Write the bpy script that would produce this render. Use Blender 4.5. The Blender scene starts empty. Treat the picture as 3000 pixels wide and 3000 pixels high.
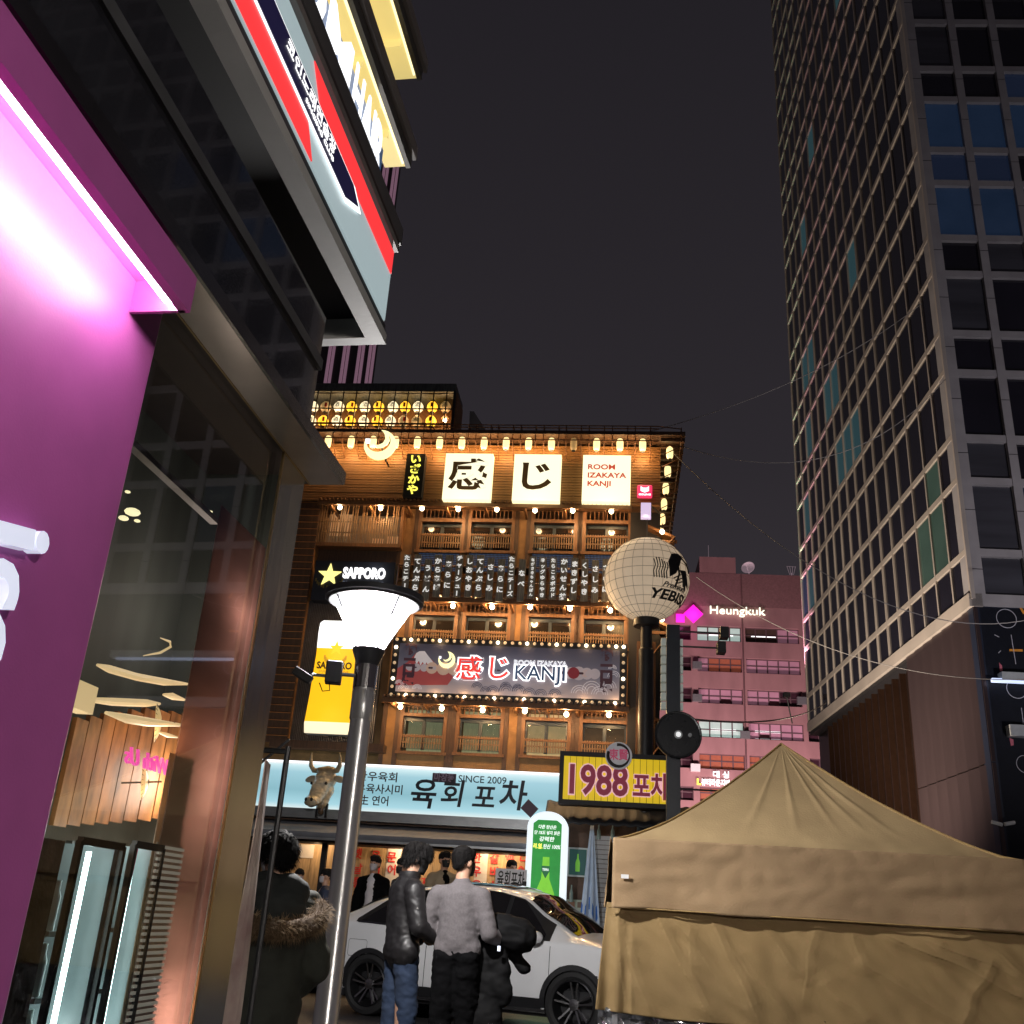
import bpy, bmesh, math, random
from mathutils import Vector, Matrix, noise
random.seed(7)
C = bpy.context; SC = C.scene; COL = SC.collection
rad = math.radians
PI = math.pi

# ---------------------------------------------------------------- camera
F_PX = 2920.0                       # focal length in pixels of a 3000 px frame
EYE = Vector((0, 0, 1.25))
_up = Vector((464, 7158, -F_PX)).normalized()
_fw = Vector((0, 0, -1)); _Y = (_fw - _up * _fw.dot(_up)).normalized(); _X = _Y.cross(_up)
RW = Matrix((_X, _Y, _up))          # camera axes -> world axes
cam = bpy.data.cameras.new('camera'); camo = bpy.data.objects.new('camera', cam); COL.objects.link(camo)
cam.sensor_fit = 'HORIZONTAL'; cam.sensor_width = 36; cam.lens = 36 * F_PX / 3000
cam.clip_start = 0.05; cam.clip_end = 2000
camo.matrix_world = Matrix.Translation(EYE) @ RW.to_4x4()
SC.camera = camo

# ---------------------------------------------------------------- night sky, exposure
W = bpy.data.worlds.new('World'); SC.world = W; W.use_nodes = True
wn = W.node_tree.nodes; wl = W.node_tree.links; wn.clear()
wo = wn.new('ShaderNodeOutputWorld'); bg = wn.new('ShaderNodeBackground')
tc = wn.new('ShaderNodeTexCoord'); sx = wn.new('ShaderNodeSeparateXYZ'); cr = wn.new('ShaderNodeValToRGB')
wl.new(tc.outputs['Generated'], sx.inputs[0]); wl.new(sx.outputs['Z'], cr.inputs[0])
cr.color_ramp.elements[0].position = 0.0; cr.color_ramp.elements[0].color = (.052, .044, .052, 1)
cr.color_ramp.elements[1].position = 0.9; cr.color_ramp.elements[1].color = (.0125, .0112, .0145, 1)
e = cr.color_ramp.elements.new(.42); e.color = (.0255, .022, .0265, 1)
wl.new(cr.outputs[0], bg.inputs[0]); bg.inputs[1].default_value = 1.0
wl.new(bg.outputs[0], wo.inputs[0])
SC.view_settings.view_transform = 'Standard'; SC.view_settings.look = 'None'
SC.view_settings.exposure = 0; SC.view_settings.gamma = 1; SC.view_settings.use_curve_mapping = False
SC.cycles.use_denoising = True; SC.cycles.max_bounces = 6; SC.cycles.sample_clamp_indirect = 4
SC.cycles.transparent_max_bounces = 12
SC.cycles.caustics_reflective = False; SC.cycles.caustics_refractive = False

def lamp(name, kind, loc, power, color=(1, 1, 1), size=.1, rot=None, parent=None, **kw):
    l = bpy.data.lights.new(name, kind); l.energy = power; l.color = color
    if kind in ('POINT', 'SPOT'): l.shadow_soft_size = size
    if kind == 'AREA':
        l.shape = 'RECTANGLE'; l.size, l.size_y = size
    for k, v in kw.items(): setattr(l, k, v)
    o = bpy.data.objects.new(name, l); COL.objects.link(o); o.location = loc
    if rot: o.rotation_euler = rot
    if parent: o.parent = parent
    return o

# ---------------------------------------------------------------- photo rays and upright planes
def ray(px, py):
    return RW @ Vector((px - 1500, -(py - 1500), -F_PX))
def at(px, py, D):                  # point on the photo ray at horizontal distance D
    d = ray(px, py); return EYE + d * (D / math.hypot(d.x, d.y))
def atz(px, py, z):
    d = ray(px, py); return EYE + d * ((z - EYE.z) / d.z)
class Plane:                        # x along the wall (to the right as seen), y into the wall, z up
    def __init__(s, p0, az):
        s.az = rad(az); s.t = Vector((math.cos(s.az), math.sin(s.az), 0)); s.i = Vector((-s.t.y, s.t.x, 0))
        s.p0 = Vector((p0[0], p0[1], 0))
    def uz(s, px, py, off=0.0):
        d = ray(px, py); p = s.p0 - s.i * off
        q = EYE + d * (s.i.dot(p - EYE) / s.i.dot(d)); return (q - s.p0).dot(s.t), q.z
    def w(s, u, y, z): return s.p0 + s.t * u + s.i * y + Vector((0, 0, z))
    def rect(s, x0, y0, x1, y1, off=0.0):
        ym = (y0 + y1) / 2; xm = (x0 + x1) / 2
        return s.uz(x0, ym, off)[0], s.uz(x1, ym, off)[0], s.uz(xm, y1, off)[1], s.uz(xm, y0, off)[1]

# ---------------------------------------------------------------- materials
def mat(name, color, rough=.6, metal=0, emit=None, strength=0, var=.12, scale=6, bump=0, bscale=40, spec=.5,
        stretch=(1, 1, 1), coat=0, sample=True, alpha=1, trans=0, color2=None, aniso=0):
    m = bpy.data.materials.new(name); m.use_nodes = True; N = m.node_tree.nodes; L = m.node_tree.links
    b = N['Principled BSDF']
    b.inputs['Roughness'].default_value = rough; b.inputs['Metallic'].default_value = metal
    b.inputs['Specular IOR Level'].default_value = spec; b.inputs['Coat Weight'].default_value = coat
    b.inputs['Alpha'].default_value = alpha; b.inputs['Transmission Weight'].default_value = trans
    t = N.new('ShaderNodeTexCoord'); mp = N.new('ShaderNodeMapping'); mp.inputs['Scale'].default_value = stretch
    L.new(t.outputs['Object'], mp.inputs[0])
    n = N.new('ShaderNodeTexNoise'); n.inputs['Scale'].default_value = scale; n.inputs['Detail'].default_value = 6
    L.new(mp.outputs[0], n.inputs['Vector'])
    r = N.new('ShaderNodeValToRGB'); r.color_ramp.elements[0].position = .3; r.color_ramp.elements[1].position = .7
    c = color; d = color2 or tuple(min(1, x * (1 + var)) for x in c)
    r.color_ramp.elements[0].color = (*[x * (1 - var) for x in c], 1); r.color_ramp.elements[1].color = (*d, 1)
    L.new(n.outputs[0], r.inputs[0]); L.new(r.outputs[0], b.inputs['Base Color'])
    if bump:
        n2 = N.new('ShaderNodeTexNoise'); n2.inputs['Scale'].default_value = bscale; n2.inputs['Detail'].default_value = 4
        L.new(mp.outputs[0], n2.inputs['Vector'])
        bp = N.new('ShaderNodeBump'); bp.inputs['Strength'].default_value = bump; bp.inputs['Distance'].default_value = .01
        L.new(n2.outputs[0], bp.inputs['Height']); L.new(bp.outputs[0], b.inputs['Normal'])
    if emit:
        b.inputs['Emission Color'].default_value = (*emit, 1); b.inputs['Emission Strength'].default_value = strength
        m.cycles.emission_sampling = 'AUTO' if sample else 'NONE'
    return m
def ramp(node, stops):
    r = node.color_ramp
    while len(r.elements) > 2: r.elements.remove(r.elements[-1])
    r.elements[0].position = stops[0][0]; r.elements[0].color = (*stops[0][1], 1); r.elements[1].position = stops[-1][0]; r.elements[1].color = (*stops[-1][1], 1)
    for p, c in stops[1:-1]: e_ = r.elements.new(p); e_.color = (*c, 1)
def glow(name, color, strength=1.0, sample=True, base=None):
    return mat(name, base or tuple(x * .5 for x in color), .4, emit=color, strength=strength, sample=sample, var=.03)

# ---------------------------------------------------------------- mesh building
class MB:
    def __init__(s): s.v = []; s.f = []; s.m = []
    def add(s, vs, fs, mi=0):
        o = len(s.v); s.v += [tuple(v) for v in vs]; s.f += [tuple(i + o for i in f) for f in fs]; s.m += [mi] * len(fs); return s
    def box(s, x0, x1, y0, y1, z0, z1, mi=0):
        return s.add([(x0, y0, z0), (x1, y0, z0), (x1, y1, z0), (x0, y1, z0), (x0, y0, z1), (x1, y0, z1), (x1, y1, z1), (x0, y1, z1)],
                     [(0, 3, 2, 1), (4, 5, 6, 7), (0, 1, 5, 4), (1, 2, 6, 5), (2, 3, 7, 6), (3, 0, 4, 7)], mi)
    def tube(s, pts, r, n=8, mi=0, caps=True, close=False):
        pts = [Vector(p) for p in pts]; k = len(pts); rs = r if isinstance(r, (list, tuple)) else [r] * k
        vs = []; fs = []; ref = None
        for i, p in enumerate(pts):
            a = pts[(i - 1) % k] if (i or close) else p; b = pts[(i + 1) % k] if (i < k - 1 or close) else p
            t = (b - a).normalized()
            if ref is None: ref = t.orthogonal().normalized()
            ref = (ref - t * ref.dot(t))
            ref = ref.normalized() if ref.length > 1e-6 else t.orthogonal().normalized()
            q = t.cross(ref)
            for j in range(n):
                w = 2 * PI * j / n; vs.append(p + (ref * math.cos(w) + q * math.sin(w)) * rs[i])
        for i in range(k if close else k - 1):
            for j in range(n):
                a = i * n + j; b = i * n + (j + 1) % n; i2 = ((i + 1) % k) * n
                fs.append((a, b, i2 + (j + 1) % n, i2 + j))
        if caps and not close:
            fs.append(tuple(range(n))[::-1]); fs.append(tuple(range((k - 1) * n, k * n)))
        return s.add(vs, fs, mi)
    def lathe(s, prof, n=24, c=(0, 0, 0), mi=0, caps=True):
        vs = []; fs = []; k = len(prof)
        for (r, z) in prof:
            for j in range(n):
                w = 2 * PI * j / n; vs.append((c[0] + r * math.cos(w), c[1] + r * math.sin(w), c[2] + z))
        for i in range(k - 1):
            for j in range(n):
                fs.append((i * n + j, i * n + (j + 1) % n, (i + 1) * n + (j + 1) % n, (i + 1) * n + j))
        if caps: fs.append(tuple(range(n))[::-1]); fs.append(tuple(range((k - 1) * n, k * n)))
        return s.add(vs, fs, mi)
    def disc_y(s, c, r, y0, y1, n=24, mi=0):            # round plate facing -y
        vs = [(c[0] + r * math.cos(2 * PI * j / n), y, c[1] + r * math.sin(2 * PI * j / n)) for y in (y0, y1) for j in range(n)]
        fs = [tuple(range(n)), tuple(range(n, 2 * n))[::-1]] + [(j, j + n, (j + 1) % n + n, (j + 1) % n) for j in range(n)]
        return s.add(vs, fs, mi)
    def prism(s, poly, y0, y1, mi=0):                    # outline in x,z extruded along y
        n = len(poly); vs = [(x, y, z) for y in (y0, y1) for x, z in poly]
        fs = [tuple(range(n)), tuple(range(n, 2 * n))[::-1]] + [(j, j + n, (j + 1) % n + n, (j + 1) % n) for j in range(n)]
        return s.add(vs, fs, mi)
    def hull(s, a, b, mi=0):                             # joins two equal loops
        n = len(a); return s.add(list(a) + list(b), [tuple(range(n)), tuple(range(n, 2 * n))[::-1]] + [(j, j + n, (j + 1) % n + n, (j + 1) % n) for j in range(n)], mi)
    def grid(s, rows, mi=0):
        n = len(rows[0]); vs = [p for r in rows for p in r]
        return s.add(vs, [(i * n + j, i * n + j + 1, (i + 1) * n + j + 1, (i + 1) * n + j) for i in range(len(rows) - 1) for j in range(n - 1)], mi)
    def mesh(s, name, mats, smooth=False, bevel=0, fix=True):
        me = bpy.data.meshes.new(name); me.from_pydata(s.v, [], s.f)
        for m in (mats if isinstance(mats, (list, tuple)) else [mats]): me.materials.append(m)
        me.polygons.foreach_set('material_index', s.m)
        bm = bmesh.new(); bm.from_mesh(me); 
        if fix: bmesh.ops.recalc_face_normals(bm, faces=bm.faces)
        if bevel: bmesh.ops.bevel(bm, geom=bm.edges, offset=bevel, segments=2, affect='EDGES', profile=.5)
        bm.to_mesh(me); bm.free()
        if smooth:
            me.polygons.foreach_set('use_smooth', [True] * len(me.polygons))
            try: me.set_sharp_from_angle(angle=rad(40))
            except Exception: pass
        return me
    def build(s, name, mats, parent=None, smooth=False, bevel=0, kind=None):
        o = bpy.data.objects.new(name, s.mesh(name, mats, smooth, bevel)); COL.objects.link(o)
        if parent: o.parent = parent
        if kind: o['kind'] = kind
        return o
def put(name, me, parent=None, loc=(0, 0, 0), kind=None):
    o = bpy.data.objects.new(name, me); COL.objects.link(o); o.location = loc
    if parent: o.parent = parent
    if kind: o['kind'] = kind
    return o
def box(name, x0, x1, y0, y1, z0, z1, m, parent=None, bevel=0): return MB().box(x0, x1, y0, y1, z0, z1).build(name, m, parent, bevel=bevel)
def tag(o, label, cat, group=None):
    o['label'] = label; o['category'] = cat
    if group: o['group'] = group
    return o
def thing(name, label, cat, loc=(0, 0, 0), rz=0, group=None):
    o = bpy.data.objects.new(name, None); COL.objects.link(o); o.empty_display_size = .1
    o.location = loc; o.rotation_euler = (0, 0, rz); return tag(o, label, cat, group)
def on(pl, name, label, cat, u, z, off=0, group=None):   # a thing standing on / hung at an upright plane
    return thing(name, label, cat, pl.w(u, -off, z), pl.az, group)
def copy_tree(o, parent=None):
    c = o.copy(); COL.objects.link(c)
    if parent: c.parent = parent
    for ch in list(o.children): copy_tree(ch, c)
    return c
def text(body, h, m, parent, x=0, y=0, z=0, align='CENTER', bold=0, ext=.004, name='lettering', wide=1, line=1, rot=0, slant=0, w=None, mirror=False):
    """lettering facing -y; h is the height of a capital, w (if given) the total width"""
    cu = bpy.data.curves.new('t', 'FONT'); cu.body = body; cu.size = h / .72; cu.align_x = align; cu.align_y = 'CENTER'
    cu.offset = bold * h; cu.extrude = ext; cu.space_line = line; cu.resolution_u = 3; cu.shear = slant
    t = bpy.data.objects.new('t', cu); COL.objects.link(t)
    dg = C.evaluated_depsgraph_get(); me = bpy.data.meshes.new_from_object(t.evaluated_get(dg))
    bpy.data.objects.remove(t); me.name = name
    if w and len(me.vertices):
        xs = [v.co.x for v in me.vertices]; wide = w / max(1e-6, max(xs) - min(xs)); cx = (max(xs) + min(xs)) / 2 if align == 'CENTER' else 0
        me.transform(Matrix.Translation((-cx, 0, 0)))
    me.transform(Matrix.Translation((x, y, z)) @ Matrix.Rotation(PI / 2, 4, 'X') @ Matrix.Rotation(rot, 4, 'Z') @ Matrix.Diagonal((-wide if mirror else wide, 1, 1, 1)))
    me.materials.clear(); me.materials.append(m)
    o = bpy.data.objects.new(name, me); COL.objects.link(o); o.parent = parent
    return o
def blob(parts, voxel, m, name, parent, smooth=6, wr=0, wf=9, wseed=0, post=None):
    """joins tapered limbs and ellipsoids into one continuous skin"""
    b = MB()
    for p in parts:
        if p[0] == 'c':                                  # p0,p1,r0,r1,flatten
            a, c, r0, r1 = Vector(p[1]), Vector(p[2]), p[3], p[4]; d = (c - a); n = max(d.length, 1e-4); d /= n
            pts = []; rs = []
            for k in (80, 50, 20): pts.append(a - d * r0 * math.sin(rad(k))); rs.append(r0 * math.cos(rad(k)))
            for k in range(5): pts.append(a + d * n * k / 4); rs.append(r0 + (r1 - r0) * k / 4)
            for k in (20, 50, 80): pts.append(c + d * r1 * math.sin(rad(k))); rs.append(r1 * math.cos(rad(k)))
            o = len(b.v); b.tube(pts, rs, 14)
            if len(p) > 5:                               # flatten front to back (y)
                ym = (a.y + c.y) / 2
                for q in range(o, len(b.v)):
                    x, y, z = b.v[q]; yc = a.y + (c.y - a.y) * max(0, min(1, (Vector(b.v[q]) - a).dot(d) / n))
                    b.v[q] = (x, yc + (y - yc) * p[5], z)
        else:                                            # 'e', centre, radii
            bm = bmesh.new(); bmesh.ops.create_icosphere(bm, subdivisions=3, radius=1)
            c, r = p[1], p[2]; bm.verts.ensure_lookup_table()
            R_ = Matrix.Rotation(p[3][1], 3, p[3][0]) if len(p) > 3 else Matrix.Identity(3)
            b.add([Vector(c) + R_ @ Vector((v.co.x * r[0], v.co.y * r[1], v.co.z * r[2])) for v in bm.verts], [[v.index for v in f.verts] for f in bm.faces]); bm.free()
    me = b.mesh('tmp', m); t = bpy.data.objects.new('tmp', me); COL.objects.link(t)
    md = t.modifiers.new('r', 'REMESH'); md.mode = 'VOXEL'; md.voxel_size = voxel; md.use_smooth_shade = True
    s_ = t.modifiers.new('s', 'SMOOTH'); s_.iterations = smooth; s_.factor = .5
    me2 = bpy.data.meshes.new_from_object(t.evaluated_get(C.evaluated_depsgraph_get()))
    bpy.data.objects.remove(t); me2.name = name
    me2.materials.clear(); me2.materials.append(m)
    if wr or post:
        nr = [v.normal.copy() for v in me2.vertices]
        for v, n in zip(me2.vertices, nr):
            if wr: v.co += n * (noise.noise(Vector((v.co.x * wf + wseed, v.co.y * wf, v.co.z * wf * 1.6))) * wr + noise.noise(Vector((v.co.x * wf * 2.3 + wseed, v.co.y * wf * 2.3, v.co.z * wf * 4))) * wr * .6)
            if post: v.co += post(v.co, n)
    me2.polygons.foreach_set('use_smooth', [True] * len(me2.polygons))
    return put(name, me2, parent)
def ell(c, r, n=12, m=8):                                # vertices/faces of an ellipsoid for MB.add
    vs = [(c[0], c[1], c[2] - r[2])]; fs = []
    for i in range(1, m):
        a = -PI / 2 + PI * i / m
        for j in range(n): vs.append((c[0] + r[0] * math.cos(a) * math.cos(2 * PI * j / n), c[1] + r[1] * math.cos(a) * math.sin(2 * PI * j / n), c[2] + r[2] * math.sin(a)))
    vs.append((c[0], c[1], c[2] + r[2])); t = len(vs) - 1
    for j in range(n): fs.append((0, 1 + (j + 1) % n, 1 + j)); fs.append((t, t - n + j, t - n + (j + 1) % n))
    for i in range(m - 2):
        for j in range(n): a = 1 + i * n; fs.append((a + j, a + (j + 1) % n, a + n + (j + 1) % n, a + n + j))
    return vs, fs
def ZA(x, y): return 850 + x / 1.61, 1100 + y / 1.61     # pixel notes taken in enlarged crops of the photo
def ZB(x, y): return 850 + x / 1.61, 1600 + y / 1.61
def ZC(x, y): return 750 + x / 1.61, 2150 + y / 1.61
def ZD(x, y): return 880 + x / 3.22, 1120 + y / 3.22
def ZE(x, y): return 1450 + x / 3.22, 1220 + y / 3.22
def ZF(x, y): return 1100 + x / 2.576, 1780 + y / 2.576
def rc(z, x0, y0, x1, y1): return (*z(x0, y0), *z(x1, y1))
# ================================================================ shared materials
M = {}
M['wood'] = mat('wood_siding', (.24, .11, .034), .6, var=.3, scale=3, stretch=(1, 1, 9), bump=.3, bscale=30)
M['wood_dark'] = mat('dark_wood', (.075, .036, .018), .55, var=.35, scale=4, stretch=(8, 8, 1), bump=.3)
M['wood_mid'] = mat('brown_wood', (.17, .075, .028), .5, var=.3, scale=4, stretch=(8, 8, 1), bump=.25)
M['plaster'] = mat('brown_plaster', (.25, .125, .045), .8, var=.2, scale=5, bump=.35, bscale=60)
M['iron'] = mat('black_iron', (.018, .017, .018), .45, var=.2)
M['rust_iron'] = mat('rust_brown_rod', (.16, .06, .02), .5, var=.2)
M['black'] = mat('matt_black', (.012, .011, .013), .6)
M['glass_dark'] = mat('dark_window_glass', (.022, .017, .014), .07, var=.3, scale=1, spec=.7)
M['grey_metal'] = mat('grey_metal', (.3, .31, .32), .4, metal=.6, var=.1)
M['steel'] = mat('stainless_steel', (.5, .48, .46), .16, metal=1, var=.08, bump=.05, bscale=2)
M['white_paint'] = mat('white_paint', (.75, .75, .74), .5, var=.04)
M['concrete'] = mat('grey_concrete', (.2, .19, .19), .8, var=.2, bump=.3)
M['bulb'] = glow('lit_bulb', (1, .8, .48), 14, sample=False)
M['bulb_white'] = glow('lit_sign_bulb', (1, .82, .55), 5, sample=False)
M['bulb_dim'] = glow('dim_sign_bulb', (1, .72, .42), .42, sample=False)
M['lantern'] = glow('lit_paper', (1, .76, .34), 1.45, base=(.6, .5, .35))
M['lantern_white'] = glow('lit_white_paper', (1, .82, .5), 1.3, base=(.6, .55, .45))
M['lantern_yellow'] = glow('lit_yellow_paper', (1, .52, .03), 1.5, base=(.6, .35, .05))
M['lantern_off'] = glow('unlit_paper', (1, .62, .22), .24, base=(.4, .3, .2))
M['ink'] = mat('black_ink', (.015, .013, .012), .6)
M['red'] = mat('red_print', (.55, .02, .015), .5)
M['redglow'] = glow('lit_red', (1, .06, .05), .8)
M['white_glow'] = glow('lit_white', (1, 1, 1), 1.6)
M['warm_glow'] = glow('lit_cream_panel', (1, .9, .52), 1.35)
M['yellow_glow'] = glow('lit_yellow_letters', (1, .9, .12), 1.3)
M['brown_letter'] = mat('brown_sign_letters', (.07, .035, .01), .5, emit=(.1, .05, .015), strength=.3)
M['signboard'] = mat('dark_sign_board', (.02, .022, .03), .4)
ORD = ['first', 'second', 'third', 'fourth', 'fifth', 'sixth', 'seventh', 'eighth', 'ninth', 'tenth', 'eleventh', 'twelfth',
       'thirteenth', 'fourteenth', 'fifteenth', 'sixteenth', 'seventeenth', 'eighteenth', 'nineteenth', 'twentieth', 'twenty first']
WARM = (1, .62, .28)

# ================================================================ ground
g = MB(); g.box(-300, 300, -120, 600, -.3, 0)
g = g.build('road', mat('wet_asphalt', (.045, .043, .045), .45, var=.3, scale=2, bump=.5, bscale=90)); g['kind'] = 'structure'
pv = mat('granite_paving', (.16, .15, .15), .5, var=.2, scale=3, bump=.2)
g = box('pavement', -9, -.2, -6, 9.2, -.2, .1, pv); g['kind'] = 'structure'

# ================================================================ izakaya building
K = Plane((0, 20), -7)
KB = on(K, 'izakaya_building', 'brown timber and plaster izakaya building with rows of lanterns and latticed windows', 'building', 0, 0)
uL = K.uz(*ZA(60, 900), .0)[0] - .6; uR = K.uz(*ZE(1560, 500), .5)[0]
zE = K.uz(*ZA(1000, 597), .5)[1]; zT = K.uz(*ZA(1200, 271), .95)[1]
z1 = K.uz(*ZC(700, 160), .0)[1]            # top of the blue sign
box('wall', uL - 1, uR - .25, .5, 9, 2.75, zT - .3, M['plaster'], KB); box('rear_wall', uL - 1, uR - .25, 2, 9, 0, 2.75, M['plaster'], KB)
box('upper_wall', uL - 1.6, uR, -.42, .5, zE, zT - .05, M['wood_dark'], KB)
n = 22; dz = (zT - .06 - zE) / n
plk = MB().box(uL - 1.6, uR, -.5, -.42, .006, dz - .006).mesh('plank', M['wood'])
for i in range(n):
    p = put('plank', plk, KB, (0, random.uniform(-.012, .004), zE + i * dz)); p.rotation_euler = (rad(3), 0, 0)
b = MB().box(uL - 1.6, uR + .5, -.95, 9, zT - .02, zT + .06)
for i in range(30): b.box(uR, uR + .5, -.8 + i * .3, -.74 + i * .3, zT - .09, zT - .02)
b.build('roof', M['wood_dark'], KB)
# eaves over the three window rows
def eave(zz, x0, x1, y, off=.62, side=True):
    u0 = K.uz(*zz(x0, y), off)[0]; u1 = K.uz(*zz(x1, y), off)[0]; z = K.uz(*zz((x0 + x1) / 2, y), off)[1]
    b = MB().add([(u0, -off, z - .05), (u1, -off, z - .05), (u1, .5, z + .22), (u0, .5, z + .22), (u0, -off, z), (u1, -off, z), (u1, .5, z + .3), (u0, .5, z + .3)],
                 [(0, 3, 2, 1), (4, 5, 6, 7), (0, 1, 5, 4), (1, 2, 6, 5), (2, 3, 7, 6), (3, 0, 4, 7)])
    b.box(u0, u1, -off - .03, -off + .03, z - .1, z - .05)
    k = int((u1 - u0) / .09)
    for i in range(k): b.tube([(u0 + .045 + i * .09, -off - .05, z + .02), (u0 + .045 + i * .09, .45, z + .3)], .03, 5)
    for i in range(8):
        u = u0 + (u1 - u0) * (i + .3) / 8; b.box(u, u + .05, -off + .03, .45, z - .12, z - .06)
    b.build('eave', M['wood_mid'], KB); return u0, u1, z
e3 = eave(ZA, 130, 1612, 600); e2 = eave(ZB, 505, 1500, 250); e1 = eave(ZB, 430, 1600, 735)
for z in (e3[2] - .45, e2[2] - .3, e1[2] - .2):            # eaves that carry on round the side of the house
    b = MB().add([(uR - .25, -.3, z + .1), (uR + .32, -.3, z - .15), (uR + .32, 8, z - .15), (uR - .25, 8, z + .1), (uR - .25, -.3, z + .16), (uR + .32, -.3, z - .09), (uR + .32, 8, z - .09), (uR - .25, 8, z + .16)],
                 [(0, 3, 2, 1), (4, 5, 6, 7), (0, 1, 5, 4), (1, 2, 6, 5), (2, 3, 7, 6), (3, 0, 4, 7)])
    for i in range(20): b.box(uR - .2, uR + .36, -.25 + i * .4, -.2 + i * .4, z - .22, z - .16)
    b.tube([(uR + .3, -.3, z - .12), (uR - .2, -.3, z - .75)], .025, 6); b.tube([(uR + .3, 2, z - .12), (uR - .2, 2, z - .75)], .025, 6)
    b.build('side_eave', M['wood_mid'], KB)
# windows
def window(z, x0, x1, ya, yb, yc, yd, kind, bays=2):
    u0, u1, _, _ = K.rect(*rc(z, x0, yb, x1, yc)); um = (x0 + x1) / 2
    zz = [K.uz(*z(um, y))[1] for y in (ya, yb, yc, yd)]
    w = MB()
    w.box(u0 - .07, u0, -.04, .5, zz[3] - .06, zz[0] + .05).box(u1, u1 + .07, -.04, .5, zz[3] - .06, zz[0] + .05)
    w.box(u0 - .1, u1 + .1, -.06, .5, zz[3] - .12, zz[3] - .06).box(u0, u1, -.05, .06, zz[1] - .035, zz[1] + .03).box(u0, u1, -.04, .3, zz[0], zz[0] + .06)
    w.box(u0, u1, -.06, -.01, zz[2] - .02, zz[2] + .02)
    f = w.build('window', M['wood_mid'], KB)
    d = MB(); k = bays
    for i in range(k + 1):
        u = u0 + (u1 - u0) * i / k; d.box(u - .035, u + .035, .08, .14, zz[3], zz[1] - .03)
    d.box(u0, u1, .08, .14, zz[1] - .11, zz[1] - .03)
    d.build('sash', mat_sash, f)
    for i in range(k):
        a = u0 + (u1 - u0) * i / k + .035; c = u0 + (u1 - u0) * (i + 1) / k - .035
        box('pane', a, c, .10, .115, zz[3], zz[1] - .11, M['pane_lit'] if kind else M['glass_dark'], f)
    lt = MB(); nb = max(8, int((u1 - u0) / .085))
    for i in range(nb + 1):
        u = u0 + (u1 - u0) * i / nb; lt.box(u - .011, u + .011, -.03, 0, zz[1], zz[0])
    lt.box(u0, u1, -.035, -.03, zz[1] + (zz[0] - zz[1]) * .1, zz[1] + (zz[0] - zz[1]) * .18); lt.box(u0, u1, -.035, -.03, zz[1] + (zz[0] - zz[1]) * .82, zz[1] + (zz[0] - zz[1]) * .9)
    lt.build('top_lattice', M['wood_mid'], f, kind='stuff')
    lr = MB(); nb = int((u1 - u0) / .05)
    for i in range(nb + 1):
        u = u0 + (u1 - u0) * i / nb; lr.box(u - .011, u + .011, -.05, -.03, zz[3], zz[2] + .04)
    lr.box(u0, u1, -.03, -.02, zz[3] + .1, zz[3] + .13)
    lr.build('balcony_lattice', M['wood_lattice'], f, kind='stuff')
    ib = MB().box(u0 + .02, u1 - .02, .42, .46, zz[3], zz[0])
    ib.build('interior', M[('room_dark', 'room_green', 'room_cream', 'room_brown')[kind]], f)
    if kind in (1, 2):
        s = MB()
        for i in range(3): s.box(u0 + (u1 - u0) * (.12 + .3 * i), u0 + (u1 - u0) * (.3 + .3 * i), .36, .38, zz[0] - .22, zz[0] - .1)
        s.build('ceiling_light', M['room_light'], f)
    return u0, u1, zz
mat_sash = mat('dark_blue_grey_frame', (.03, .04, .05), .4)
M['pane_lit'] = mat('clear_window_glass', (.02, .02, .02), .04, alpha=.22)
M['wood_lattice'] = mat('pale_wood_lattice', (.2, .11, .05), .55, var=.25)
M['room_dark'] = glow('dim_brown_room', (.05, .03, .02), .4, sample=False, base=(.05, .03, .02))
M['room_green'] = mat('lit_green_room', (.1, .11, .08), .7, emit=(.2, .22, .12), strength=.75, scale=9, var=.5, stretch=(6, 1, .6), sample=False)
M['room_cream'] = mat('lit_cream_room', (.2, .16, .1), .7, emit=(.5, .38, .18), strength=.75, scale=5, var=.5, sample=False)
M['room_brown'] = mat('lit_brown_room', (.08, .05, .03), .7, emit=(.12, .075, .04), strength=.7, scale=5, var=.5, sample=False)
M['room_light'] = glow('room_ceiling_light', (1, 1, .8), 1.2, sample=False)
wins = {3: [], 2: [], 1: []}
for x0, x1, s in ((620, 810, 0), (855, 1045, 2), (1150, 1340, 5), (1395, 1595, 9)):
    wins[3].append(window(ZA, x0, x1, 630 + s, 686 + s, 756 + s, 814 + s, 0))
for x0, x1, s in ((580, 775, 0), (828, 1025, 5), (1125, 1325, 10), (1385, 1575, 19)):
    wins[2].append(window(ZB, x0, x1, 274 + s, 320 + s, 405 + s, 447 + s, 0))
for (x0, x1, s), kd in zip(((207, 513, 0), (632, 943, 13), (1128, 1448, 32), (1563, 1893, 52)), (1, 1, 2, 3)):
    wins[1].append(window(ZF, x0, x1, 745 + s, 812 + s, 976 + s, 1066 + s, kd))
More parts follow.
